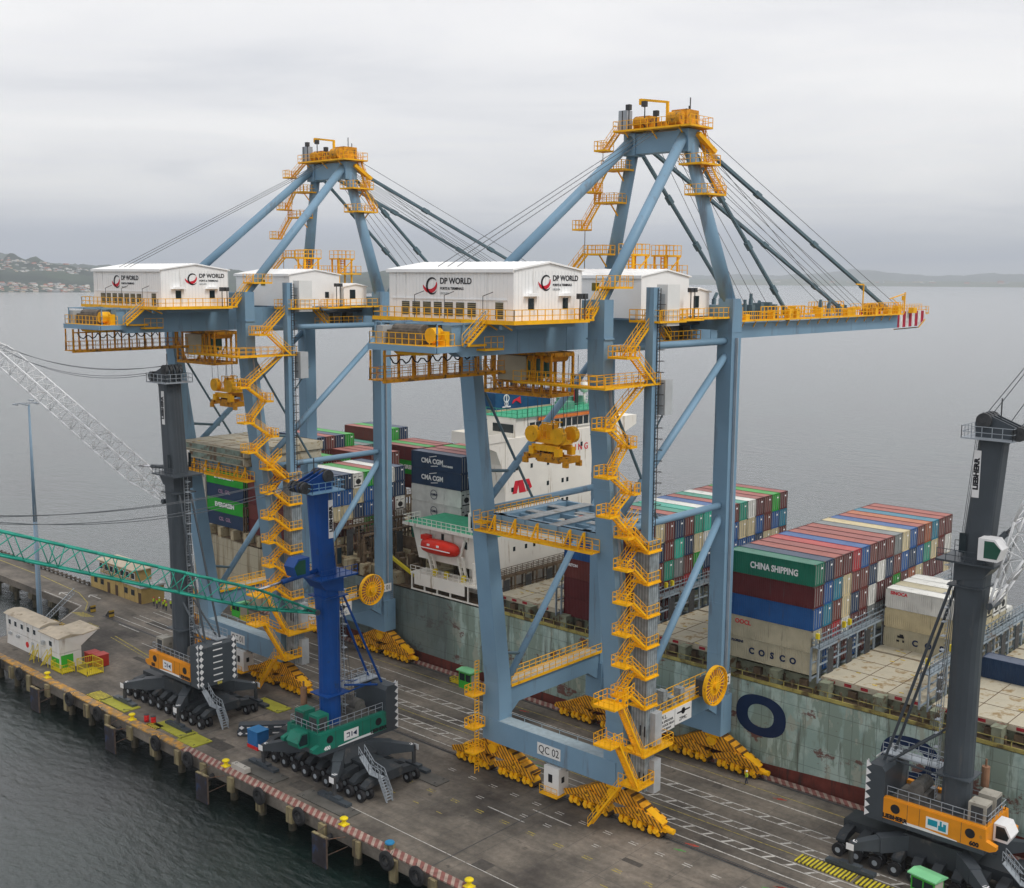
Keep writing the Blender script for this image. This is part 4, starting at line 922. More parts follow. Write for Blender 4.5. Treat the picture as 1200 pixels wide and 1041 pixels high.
    for k in range(3):
        g = MB(); a = V(L_[k]); b_ = V(nx[k]); flight(g, a+V((-.2, .6, 0)), b_+V((-1.1, -1.0, 0)), .8); g.build('stair', YEL, root)
        g = MB(); b_ = V(P_[k]); flight(g, b_+V((-1.3, -1.1, 0)), a+V((.4, .8, 0)), .7) if k == 1 else g.rail([b_+V((-1.4, -1.2, -2)), b_+V((-1.4, -1.2, 2.6))], .5, .4, .06); g.build('ladder', YEL, root)
    g = MB(); flight(g, (far_leg(60.6)-1.8, 15.2, 60.4), (P_[0][0]-1.3, 18.6, 64.6), .8); g.build('stair', YEL, root)
    nudge(before, root, 0, -2.0, ('apex_leg', 'backstay'), ('apex_leg_platform',))
    # forestays
    for sx in (-1, 1):
        for yb, zb_, zt, rr in ((45.0, 56.6, 77.5, .2), (77.5, 56.8, 78.6, .26)):
            a = V((sx*3.8, 19.9, zt)); b_ = V((sx*4.1, yb, zb_)); g = MB()
            for off in (-.16, .16): g.beam(a+V((off, 0, 0)), b_+V((off, 0, 0)), .12, rr*1.6)
            n = 3
            for k in range(1, n+1):
                c = a+(b_-a)*k/(n+.6); d = (b_-a).normalized(); g.beam(c-d*.7, c+d*.7, .6, .62)
            g.beam(b_-(b_-a).normalized()*1.5, b_+V((0, 0, -.6)), .5, .6)
            g.build('forestay', STAY, root)
    g = MB()
    for k in range(7): g.tube((-2.4+k*.8, 20.2, 79.4-.25*(k % 3)), (-3+k, 68.5+(k % 3)*2.2, 57.4), .035, 5)
    for k in range(4): g.tube((-1.5+k, 20.2, 78.4), (-2+k*1.2, 41+k, 57.6), .035, 5)
    for k in range(3): g.tube((-1.5+k, 18, 79.4), (-1.6+k*1.4, -17.5, 62.6), .04, 5)
    g.tube((4.0, 20.4, 80.0), (4.4, 81, 57), .04, 5); g.tube((3.6, 20.4, 79.4), (3.9, 60, 56.8), .035, 5)
    g.build('hoist_rope', ROPE, root)
    # machinery house
    before = set(bpy.data.objects)
    def shed(name, x0, x1, y0, y1, z0, z1, zr, lab=None):
        g = MB(); g.prism([(y0, z0), (y1, z0), (y1, z1), ((y0+y1)/2, zr), (y0, z1)], 'x', x0, x1)
        h = g.build(name, WHITE, root)
        g = MB(); yc = (y0+y1)/2
        g.prism([(y0-.25, z1+.0), (yc, zr+.02), (y1+.25, z1+.0), (y1+.25, z1+.14), (yc, zr+.2), (y0-.25, z1+.14)], 'x', x0-.2, x1+.2); g.box(x0-.2, x1+.2, y0-.3, y0-.24, z1-.2, z1+.14)
        n = int((x1-x0)/.9)
        for k in range(n+1):
            x = x0+(x1-x0)*k/n
            for a, b_, c, d in ((y0-.2, z1+.15, yc, zr+.21), (yc, zr+.21, y1+.2, z1+.15)): g.beam((x, a, b_), (x, c, d), .07, .05)
        g.build('roof', WROOF, h); return h
    h = shed('machinery_house', -12.5, 5.45, -12.5, -2.0, 57.3, 62.2, 62.95)
    g = MB()
    for x in (-11.4, -9.9, 1.9): g.box(x-.05, x+.05, -12.56, -12.5, 57.5 if x < 0 else 57.5, 62.1)
    g.box(-12.0, 4.6, -12.6, -12.5, 59.25, 59.36); g.box(5.45, 5.5, -2.1, -2.0, 57.4, 62.1)
    n = 34
    for k in range(n): x = -12.4+17.6*k/n; g.box(x-.02, x+.02, -12.52, -12.5, 57.4, 62.1)
    for k in range(20): y = -12.3+10.1*k/20; g.box(5.45, 5.47, y-.02, y+.02, 57.4, 62.2)
    g.build('wall_seams', mat('seam_grey', (.76, .77, .77), .5), h)
    for k in range(7):
        x = -9.9+k*1.62; g = MB(); g.box(x-.55, x+.55, -12.58, -12.5, 57.6, 59.0); g.build('louvre_window', stripe_mat('louvre', (.30, .27, .16), (.05, .05, .04), 5, (0, 0, 1), .4), h)
    g = MB(); g.box(3.1, 4.1, -12.58, -12.5, 57.5, 59.1); g.build('door', stripe_mat('louvre', (0, 0, 0), (0, 0, 0)), h)
    for y in (-9.9, -4.6):
        g = MB(); g.box(5.45, 5.52, y-.45, y+.35, 58.4, 59.5); g.build('window', GLASS, h)
        g = MB(); g.prism([(y-1.1, 59.7), (y+.9, 59.7), (y+.6, 60.0), (y-.8, 60.0)], 'x', 5.45, 6.0); g.build('hood', WROOF, h)
    for x in (-7.6, -3.2, 2.2):
        g = MB(); g.tube((x, -13.4, 57.3), (x, -13.4, 59.7), .04, 6); g.tube((x, -13.4, 59.7), (x+.9, -12.9, 60.1), .04, 6); g.build('lamp_arm', DARK, h)
    logo(h, lambda dx, dz: F_land(-5.7+dx, -12.53, 60.65+dz), 1.55)
    logo(h, lambda dx, dz: F_bow(5.475, -7.5+dx, 61.05+dz), 1.38)
    h2 = shed('electrical_house', -8.0, 5.4, 8.6, 18.0, 57.1, 61.7, 62.4)
    g = MB(); g.box(-1.5, -.5, 8.52, 8.6, 60.1, 61.0); g.build('sign', mat('sign_dark_yellow', (.16, .13, .02), .5), h2)
    g = MB(); g.box(5.4, 5.45, 15.2, 15.9, 58.3, 59.2); g.build('window', GLASS, h2)
    h3 = shed('small_cabin', -1.0, 4.0, 20.0, 24.6, 57.1, 59.9, 60.3)
    g = MB(); g.box(4.0, 4.05, 21.2, 22.3, 58.1, 59.5); g.build('window', GLASS, h3)
    # walkways round the houses
    g = MB(); g.box(-13.6, 6.8, -13.9, -12.52, 57.1, 57.28); g.box(5.46, 6.8, -12.5, -2.3, 57.1, 57.28)
    g.rail([(-13.6, -12.6, 57.28), (-13.6, -13.85, 57.28), (6.75, -13.85, 57.28), (6.75, -2.4, 57.28)], 1.15, 1.15, .075)
    for x in range(-13, 7, 2): g.beam((x, -13.8, 57.1), (x, -12.2, 56.4), .12)
    g.box(-13.6, 6.8, -14.0, -13.9, 57.0, 57.4); g.box(6.8, 6.88, -14.0, -2.3, 57.0, 57.4)
    g.build('house_walkway', YEL, root)
    g = MB(); g.box(-13.3, 5.4, -12.3, -2.2, 56.92, 57.29); 
    for x in (-12.5, -8.5, 0, 4.6): g.box(x-.2, x+.2, -13.4, -2.2, 56.5, 56.92)
    g.box(-13.3, 5.4, 8.7, 17.9, 56.92, 57.09); g.build('house_base', STEEL, root)
    g = MB(); deck(g, 5.6, 9.9, 6.2, 9.6, 57.0, 'NSE', 1.2, step=.9); deck(g, 5.6, 7.2, 14.2, 18.6, 56.9, 'NSEW', 1.2, step=1); deck(g, 5.6, 7.0, 18.9, 27.5, 57.0, 'EN', 1.15, step=1.1); g.box(4.5, 5.6, 18.9, 27.5, 56.9, 57.0); g.build('house_walkway', YEL, root)
    g = MB(); deck(g, 4.6, 6.0, 10.5, 20.0, 54.2, 'EN', 1.1, step=1.0); flight(g, (6.4, 12.4, 54.4), (6.4, 9.5, 57.0)); g.build('girder_walkway', YEL, root)
    g = MB(); [g.box(4.5, 5.4, y, y+1.5, 54.3, 55.9) for y in (14.5, 17.0)]; g.box(4.5, 5.6, 12, 20.5, 56.0, 56.3); g.build('equipment_box', DARK, root)
    for y in (16.2, 17.0): g = MB(); g.beam((6.9, y, 57), (6.9, y, 60.2), .09); g.box(6.6, 7.1, y-.25, y+.25, 60.0, 60.5); g.build('floodlight', DARK, root)
    for y in (-4.0, -3.2): g = MB(); g.beam((6.9, y, 57.3), (6.9, y, 59.6), .09); g.box(6.6, 7.1, y-.25, y+.25, 59.4, 59.95); g.build('floodlight', DARK, root)
    nudge(before, root, 3.1, -4.7, ('girder_walkway', 'equipment_box')); before = set(bpy.data.objects)
    # tall service platforms on the roof line
    for y0 in (15.8, 22.6):
        g = MB(); deck(g, -1.2, 1.0, y0, y0+3.4, 64.4, 'NSEW', 1.25, step=.9, rt=.06)
        for a in (.3, 2.9):
            for b_ in (-.9, .8): g.beam((b_, y0+a, 58), (b_, y0+a, 64.4), .22)
        g.rail([(-.4, y0+1.0, 62), (-.4, y0+2.4, 62)], 2.4, .7, .12, mids=6); g.beam((1.2, y0+.3, 62.2), (1.2, y0+2.9, 64.2), .12); g.build('service_platform', YEL, root)
    g = MB(); deck(g, -1.2, 1.2, 15.6, 27.2, 62.0, 'NSEW', 1.2, step=1.2); g.build('service_platform', YEL, root)
    nudge(before, root, 0, -3.3); before = set(bpy.data.objects)
    # rear platform with rope drums
    g = MB(); g.box(-4.3, 5.4, -23.5, -16.5, 54.75, 54.95)
    g.rail([(-4.25, -17.2, 54.95), (-4.25, -23.45, 54.95), (5.35, -23.45, 54.95), (5.35, -21.0, 54.95)], 1.15, 1.0, .06)
    g.prism([(-2.5, 54.7), (-1.2, 53.9), (2.2, 53.9), (3.4, 54.7)], 'y', -22.6, -20.0); g.box(4.5, 6.0, -17.4, -14.6, 54.3, 54.5); g.rail([(5.95, -17.4, 54.5), (5.95, -14.6, 54.5)], 1.2, .8, .05)
    g.build('rear_platform', YEL, root)
    g = MB(); g.box(5.41, 5.55, -23.5, -19.9, 54.3, 54.9); g.box(-4.3, 5.4, -23.7, -23.51, 54.3, 54.9); flight(g, (5.9, -20.4, 54.8), (5.9, -17.4, 57.2), .35); g.box(3.2, 5.3, -23.4, -20.5, 54.3, 54.74); g.build('rear_frame', STEEL, root)
    g = MB(); flight(g, (6.3, -20.5, 54.95), (6.3, -17.4, 57.28), .8); g.build('stair', YEL, root)
    g = MB(); g.tube((3.4, -22.4, 55.9), (3.4, -21.2, 55.9), .75, 20); g.box(2.9, 4.6, -21.6, -19.6, 54.95, 56.3); g.build('rope_drum', YEL, root)
    g = MB(); g.box(-2.6, 2.0, -22.6, -20.4, 54.95, 56.3); g.tube((-2.4, -21.5, 56.2), (1.8, -21.5, 56.2), .7, 14); g.build('winch_unit', mat('dirty_bronze', (.13, .11, .09), .6, var=.4, scale=2), root)
    g = MB(); g.box(-3.9, -2.8, -23.0, -21.2, 54.95, 56.7); g.build('control_cabinet', GREYP, root)
    g = MB(); [g.box(-3.9, 5.2, y, y+.14, 57.0, 57.1) for y in (-23.2, -21.4, -19.6)]; [g.box(x, x+.14, -23.2, -17, 57.0, 57.1) for x in (-3.9, .6, 5.0)]; [g.beam((x, y, 54.9), (x, y, 57.0), .13) for x in (-3.8, 5.1) for y in (-23.1, -19.5)]; g.build('canopy_frame', STEEL, root)
    nudge(before, root, -.4, -.7); before = set(bpy.data.objects)
    # festoon walkway under the girders
    g = MB(); zc = 51.3
    g.box(-4.5, -2.3, -24.5, -6.5, zc-.12, zc)
    g.rail([(-4.45, -6.6, zc), (-4.45, -24.4, zc), (-2.35, -24.4, zc), (-2.35, -6.6, zc)], 1.15, 1.1, .055)
    g.beam((-2.3, -24.5, zc-.15), (-2.3, -6.5, zc-.15), .2, .35)
    for y in (-24.3, -22.4, -20.4, -18.2, -16.0, -13.6, -11.2, -8.6): g.beam((-2.3, y, zc), (-2.3, y, 54.2), .2); g.beam((-4.4, y, zc), (-4.4, y, 54.2), .16)
    g.beam((-2.3, -24.4, 53.7), (-2.3, -8, 53.7), .16)
    g.build('festoon_walkway', YELD, root)
    g = MB(); pv_ = None
    for k in range(30):
        y = -23.8+k*.42; z = 53.6-.75*abs(math.sin(k*.9)); c = V((-2.0, y, z))
        if pv_: g.tube(pv_, c, .07, 6)
        pv_ = c
    g.build('festoon_cable', BLACK, root)
    nudge(before, root, 0, 0); before = set(bpy.data.objects)
    # walkway at the upper portal level, leg B and the lift
    g = MB(); deck(g, 10.9, 13.0, -6.6, 3.2, 50.4, 'EWNS', 1.15, step=1.2); deck(g, 0.4, 10.9, -6.6, -5.2, 50.4, 'NS', 1.15, step=1.2); g.build('portal_walkway', YEL, root)
    # trolley with the driver's cabin
    tr = empty('tmp'); bpy.data.objects.remove(tr)
    g = MB(); y0, y1 = -6.4, -2.7; zt, zb_ = 53.4, 48.9; xa, xb = -5.6, 4.1
    for y in (y0, y1):
        g.beam((xa, y, zb_), (xb, y, zb_), .35, .4); g.beam((xa, y, zt), (xb, y, zt), .3, .35)
        for x in (xa, -4.2, 1.6, 2.8, xb): g.beam((x, y, zb_), (x, y, zt), .24)
        g.beam((xa, y, zt-1.5), (-3.0, y, zb_), .14); g.beam((-1, y, zb_), (1.4, y, zt-2.2), .14)
        g.rail([(xa, y, zb_+.2), (xb, y, zb_+.2)], 1.15, .9, .06)
    for x in (xa, xb): g.beam((x, y0, zb_), (x, y1, zb_), .3, .35); g.beam((x, y0, zt), (x, y1, zt), .3); g.rail([(x, y0, zb_+.2), (x, y1, zb_+.2)], 1.15, .9, .06)
    g.box(xa, xb, y0, y0+1.2, zb_-.1, zb_+.05); g.box(xa, xb, y1-1.2, y1, zb_-.1, zb_+.05); g.box(-5.0, 2.8, y0+.2, y1-.2, 50.0, 50.12)
    g.box(-4.4, 4.4, y0+.3, y1-.3, 53.1, 53.5)
    for x in (1.0, 3.2): g.tube((x, y0+.3, 53.0), (x, y1-.3, 53.0), .55, 14)
    tr = g.build('trolley', YELD, root)
    g = MB(); g.box(-4.0, .2, -6.1, -3.2, 50.2, 53.0); g.build('driver_cabin', mat('cabin_cream', (.52, .48, .36), .6, var=.1), tr)
    g = MB(); g.box(.21, 1.5, -5.9, -3.4, 50.6, 52.9); g.build('cabin_glazing', mat('green_glass', (.02, .09, .06), .1), tr)
    g = MB(); [g.box(x, x+.14, -5.96, -5.9, 50.5, 53) for x in (.2, .8, 1.4)]; g.box(.2, 1.55, -5.96, -5.9, 50.4, 50.8); g.box(.2, 1.55, -5.96, -5.9, 52.7, 53.0); g.build('window_frame', YEL, tr)
    nudge(before, root, .2, 0, ('portal_walkway',)); nudge(before, root, 0, -1.6, ('trolley',)); before = set(bpy.data.objects)
    # spreader (hangs on ropes) is a thing of its own, see below
    # lift shaft
    g = MB(); g.box(11.9, 12.9, 1.2, 2.2, 33, 60.6); g.build('lift_shaft', STEEL, root)
    g = MB(); g.box(11.4, 13.4, .9, 2.7, 4.6, 33.0); g.box(10.9, 13.6, .4, 3.0, 33.0, 33.25); ls = g.build('lift_shaft', LAM, root)
    g = MB()
    for k in range(74):
        z = 34+k*.36; g.box(12.9, 12.96, 1.9, 2.4, z, z+.04)
    g.beam((12.95, 1.9, 33), (12.95, 1.9, 60.5), .07); g.beam((12.95, 2.4, 33), (12.95, 2.4, 60.5), .07)
    for k in range(20):
        z = 36+k*1.2; g.ring((13.3, 2.15, z), .42, .05, 'z', 8)
    g.build('ladder', DARK, ls)
    for z in (4.4, 9.9):
        g = MB(); g.box(12.3, 14.1, 1.7, 3.0, z, z+3.8); cb = g.build('lift_cabinet', GREYP, root)
        g = MB(); g.box(13.2, 13.35, .84, .9, z+1.2, z+2.4); g.box(12.6, 12.75, .84, .9, z+1.2, z+2.4); g.build('cabinet_sign', TXB, cb)
    for z, y, w_, h_ in ((56.5, 3.0, 2.3, 4.4), (46.9, 3.0, 1.4, 3.8)):
        g = MB(); g.box(12.0, 13.4, y, y+w_, z, z+h_); cb = g.build('lift_cabinet', SIGNW if z > 50 else GREYP, root); g = MB(); g.box(12.3, 13.1, y-.05, y, z+.8, z+3.4); g.build('cabinet_door', GREYP, cb)
    g = MB(); g.tube((12.5, 1.7, 44.2), (12.5, 5.4, 48.6), .1, 6); g.tube((11, 1.7, 33.9), (9.9, 3, 33.9), .3, 10); g.build('shaft_bracket', STAY, root)
    # stair tower: landings beside the shaft (R) and next to the leg (L)
    xs = 12.4
    Rz = [5.7, 9.9, 14.7, 18.1, 21.6, 25.1, 28.8, 32.3]
    st = []
    for k, z in enumerate(Rz[2:]):
        g = MB(); deck(g, 11.4, 13.7, .2, 2.5, z, 'NSE', 1.1, step=.75, rt=.055); g.box(13.1, 13.8, .1, 2.6, z-.26, z-.1); g.build('landing', YEL, root)
        zl = z+2.0
        g = MB(); deck(g, 11.6, 13.5, -3.3, -2.0, zl, 'SEW', 1.1, step=.7, rt=.055); g.build('landing', YEL, root)
        g = MB(); flight(g, (13.2, .3, z), (13.2, -2.1, zl), .75); flight(g, (11.8, -1.9, zl), (11.8, .2, min(z+3.5, z+3.5)), .8); g.build('stair', YEL, root)
    g = MB(); deck(g, 11.3, 14.6, -1.0, 4.6, 9.7, 'NE', 1.2, step=.8, rt=.06); g.box(14.1, 14.5, -.9, 4.6, 9.4, 9.65); g.build('landing', YEL, root)
    g = MB(); deck(g, 11.2, 14.0, -5.8, -3.4, 16.2, 'NSEW', 1.2, step=.7, rt=.055); g.build('landing', YEL, root)
    g = MB(); flight(g, (13.8, -.8, 9.8), (13.6, -4.2, 16.0), .9); flight(g, (13.0, -3.6, 16.2), (13.0, -1.5, 17.0), .9); g.build('stair', YEL, root)
    g = MB(); deck(g, 11.6, 13.9, -6.2, -4.0, 12.0, 'SEW', 1.2, step=.7, rt=.055); deck(g, 11.4, 14.2, -1.4, 1.6, 5.9, 'NSE', 1.2, step=.7, rt=.06); g.build('landing', YEL, root)
    g = MB(); flight(g, (13.7, -1.2, 5.9), (13.5, -4.6, 12.0), .9); flight(g, (12.5, -4.4, 12.0), (12.5, -.8, 9.8), .9); flight(g, (8.4, -2.4, .3), (12.0, -1.6, 5.8), .9, (0, 1, 0)); g.build('stair', YEL, root)
    up = [(-1.3, 38.1), (-4.9, 36.9, ), ]
    seq = [(12.6, .6, 32.3), (12.4, -4.8, 37.0), (12.4, -1.9, 38.9), (12.4, -5.3, 41.2), (12.4, -2.7, 44.0), (12.4, -5.8, 46.2), (12.2, .6, 50.4)]
    for k in range(len(seq)-1):
        a, b_ = seq[k], seq[k+1]; g = MB(); flight(g, a, b_, .8); 
        if k == 0: flight(g, (11.4, .3, 32.4), (11.4, -1.6, 34.6), .8)
        g.build('stair', YEL, root)
        if 0 < k: g = MB(); deck(g, 11.5, 13.3, a[1]-(1.5 if k % 2 else .2), a[1]+(.2 if k % 2 else .9), a[2], 'NSEW', 1.1, step=.7, rt=.055); g.build('landing', YEL, root)
    g = MB(); deck(g, 10.9, 13.4, -4.0, -1.8, 53.4, 'NSEW', 1.15, step=.7, rt=.055); g.build('landing', YEL, root)
    g = MB(); flight(g, (12.6, 1.6, 50.4), (12.6, -2.0, 53.4), .9); flight(g, (11.9, -2.2, 53.4), (11.9, 2.0, 57.0), .9); deck(g, 9.6, 13.6, 1.4, 6.4, 57.0, 'NSE', 1.2, step=.9, rt=.055); g.build('stair', YEL, root)
    g = MB(); flight(g, (9.4, -5.4, 57.3), (9.4, -2.4, 60.6), .9); deck(g, 8.4, 10.9, -3.0, 0.2, 60.6, 'NSE', 1.2, step=.8, rt=.055); deck(g, 6.8, 9.8, -6.6, -5.0, 57.3, 'SE', 1.1, step=.8); g.build('stair', YEL, root)
    # inner small ladder tower on leg A
    g = MB()
    for z in (3.2, 6.4, 10.6): deck(g, -11.6, -10.0, -3.4, -1.4, z, 'NSW', 1.1, step=.6, rt=.07)
    g.rail([(-10.6, -2.6, .3), (-10.6, -1.9, .3)], 14.5, .7, .08, mids=36); g.build('ladder_tower', YEL, root)
    nudge(before, root, 0, -1.1, ('ladder_tower',))
    # cradle platform between the legs
    g = MB(); zc = 33.9
    for y in (-2.6, 9.4): g.box(-7.6, 8.4, y-.25, y+.25, zc-.9, zc-.1)
    for x in (-6.6, -2.9, 2.0, 6.2): g.box(x-.55, x+.55, -3.0, 9.8, zc-.9, zc-.1); 
    for y in (.5, 3.6, 6.6): g.box(-7.0, 8.0, y-.15, y+.15, zc-.8, zc-.3)
    cr_ = g.build('cradle_frame', STEEL, root)
    g = MB()
    for x in (-2.9, 2.0): g.box(x-.75, x+.75, -2.9, 9.7, zc-.095, zc-.02)
    for x, y in ((-5, 2), (-5, 6), (4.2, 4.9), (0, 5), (4.5, 1.6)): g.box(x-1.0, x+1.0, y-.6, y+.6, zc-.2, zc-.12)
    g.build('cradle_top', mat('weathered_galv', (.33, .35, .36), .7, var=.2, scale=2, dirt=(.2, .18, .15), dirt_amt=.3), cr_)
    g = MB(); deck(g, -8.9, 8.9, -4.6, -3.3, 32.0, 'NS', 1.3, step=1.05, rt=.055)
    for x in (-7, -3.8, -.4, 4.4, 6.4): g.beam((x, -4, 32), (x, -3, 33.6), .18); g.beam((x+.6, -3.6, 31.9), (x+.6, -3.6, 33.9), .18)
    deck(g, -9.0, -7.6, -4.6, 9.6, 32.9, 'EW', 1.3, step=1.1, rt=.055); g.build('cradle_walkway', YEL, root)
    # cable reel and signs on the portal beam
    rl_ = empty('tmp2'); bpy.data.objects.remove(rl_)
    g = MB(); c = V((12.2, 15.9, 12.5))
    g.ring(c, 2.4, .14, 'x', 32, w=.5); g.ring(c, 2.1, .08, 'x', 32); g.ring(c, 1.15, .1, 'x', 20)
    for k in range(24):
        a = 2*math.pi*k/24; g.beam(c, c+V((0, 2.35*math.cos(a), 2.35*math.sin(a))), .06, .14)
    g.tube(c-V((1.0, 0, 0)), c+V((.35, 0, 0)), .45, 16); re = g.build('cable_reel', YEL, root)
    g = MB(); g.ring(c+V((-.12, 0, 0)), 1.6, .62, 'x', 28, w=.2); g.build('wound_cable', mat('cable_red', (.30, .10, .06), .6), re)
    g = MB(); g.box(10.2, 11.3, 14.6, 16.8, 11.2, 13.2); g.tube((10.4, 15.9, 12.5), (12.0, 15.9, 12.5), .4, 10); g.build('reel_motor', DARK, re)
    g = MB(); g.box(10.7, 10.78, 1.6, 4.4, 8.7, 11.0); g.box(10.7, 10.78, 4.5, 9.4, 8.7, 11.0); g.box(10.7, 10.78, 9.5, 13.0, 8.9, 11.0); sg = g.build('sign_board', SIGNW, root)
    text('S.W.L.', .7, F_bow(10.80, 6.9, 10.55), TXB, sg); 
    for k, s in enumerate(('41 t UNDER SPREADER', '51 t UNDER HOOK BEAM', '61 t CARGO BEAM')): text(s, .42, F_bow(10.80, 6.95, 9.98-k*.48), TXB, sg)
    g = MB(); g.tube((10.79, 11.2, 10.3), (10.81, 11.2, 10.3), .4, 18); g.box(10.79, 10.81, 9.9, 12.6, 10.2, 10.38); g.build('round_emblem', TXB, sg); text('ZPMC', .62, F_bow(10.80, 11.2, 9.4), TXB, sg)
    g = MB(); g.box(11.2, 11.28, 17.9, 20.9, 11.2, 12.5); sp = g.build('number_plate', SIGNW, root); text('QC 0%d' % num, 1.1, F_bow(11.3, 19.4, 11.85), TXB, sp, sx=.8)
    g = MB()
    for y, h_ in ((4.2, 1.6), (7.6, 2.4), (9.2, 1.2), (11.2, 1.8)): g.box(9.6, 10.6, y-.4, y+.5, 11.22, 11.22+h_)
    g.build('beam_equipment', mat('equipment_grey', (.25, .27, .27), .6, var=.3, scale=3), root)
    return root

def spreader(X, y, z, ztr, lab):
    t = empty('container_spreader', (X, y, z)); tag(t, lab, 'spreader', 'yellow spreaders hanging under the gantry cranes')
    g = MB()
    for s_ in (-1, 1): g.beam((-2.9, s_*.75, .3), (2.9, s_*.75, .3), .35, .5); g.beam((-1.6, s_*.5, -.1), (1.6, s_*.5, -.1), .5, .45)
    for s_ in (-1, 1): g.box(s_*2.9-.3, s_*2.9+.3, -1.25, 1.25, -.1, .6); g.box(s_*3.0-.35, s_*3.0+.35, -1.35, -1.0, -.55, .1); g.box(s_*3.0-.35, s_*3.0+.35, 1.0, 1.35, -.55, .1)
    g.box(-.9, .9, -1.1, 1.1, .1, .75); g.build('telescopic_frame', YELD, t)
    g = MB(); g.box(-2.3, 2.3, -.9, .9, 1.9, 2.35); g.beam((-2.0, -1.1, 1.4), (2.0, -1.1, 1.4), .3, .7); g.beam((-2.0, 1.1, 1.4), (2.0, 1.1, 1.4), .3, .7)
    for a in (-1.9, 1.9):
        for b_ in (-1.15, 1.15): g.box(a-.35, a+.35, b_-.35, b_+.35, .6, 1.5)
    hb = g.build('head_block', YEL, t)
    for a in (-1.9, 1.9):
        for b_ in (-1.15, 1.15): g = MB(); g.tube((a, b_-.35, 2.9), (a, b_+.35, 2.9), .95, 18); g.tube((a, b_-.4, 2.9), (a, b_+.4, 2.9), .25, 10); g.build('sheave', YEL, hb)
    g = MB(); g.box(-.5, .5, -.5, .5, 2.3, 4.0); g.rail([(-.8, -.8, 2.35), (.8, -.8, 2.35), (.8, .8, 2.35), (-.8, .8, 2.35)], 1.9, .8, .1); g.build('cable_basket', YEL, t)
    g = MB(); [g.tube((a, -.9, .9), (a+.5, .6, 1.15), .14, 6) for a in (-1, -.4, .3)]; g.build('hydraulic_hose', BLACK, t)
    g = MB()
    for a in (-1.9, 1.9):
        for b_ in (-1.15, 1.15):
            for e in (-.8, .8): g.tube((a+e, b_, 3.0), (a+e*.8, b_*1.2, ztr-z), .035, 5)
    g.build('hoist_rope', ROPE, t); return t
T0 = gantry(2, -13.8)
tag(T0, 'nearer blue ship to shore gantry crane numbered QC 02 with white machinery house', 'gantry crane', 'blue ship to shore cranes')
T1 = gantry(1, -77.15)
tag(T1, 'farther blue ship to shore gantry crane numbered QC 01 behind the blue mobile crane', 'gantry crane', 'blue ship to shore cranes')
spreader(-13.7, -1.1, 41.0, 53, 'yellow spreader hanging in front of the white bridge of the ship under the nearer crane')
spreader(-76.9, -1.3, 42.4, 53, 'yellow spreader hanging over the brown hatch covers under the farther crane')

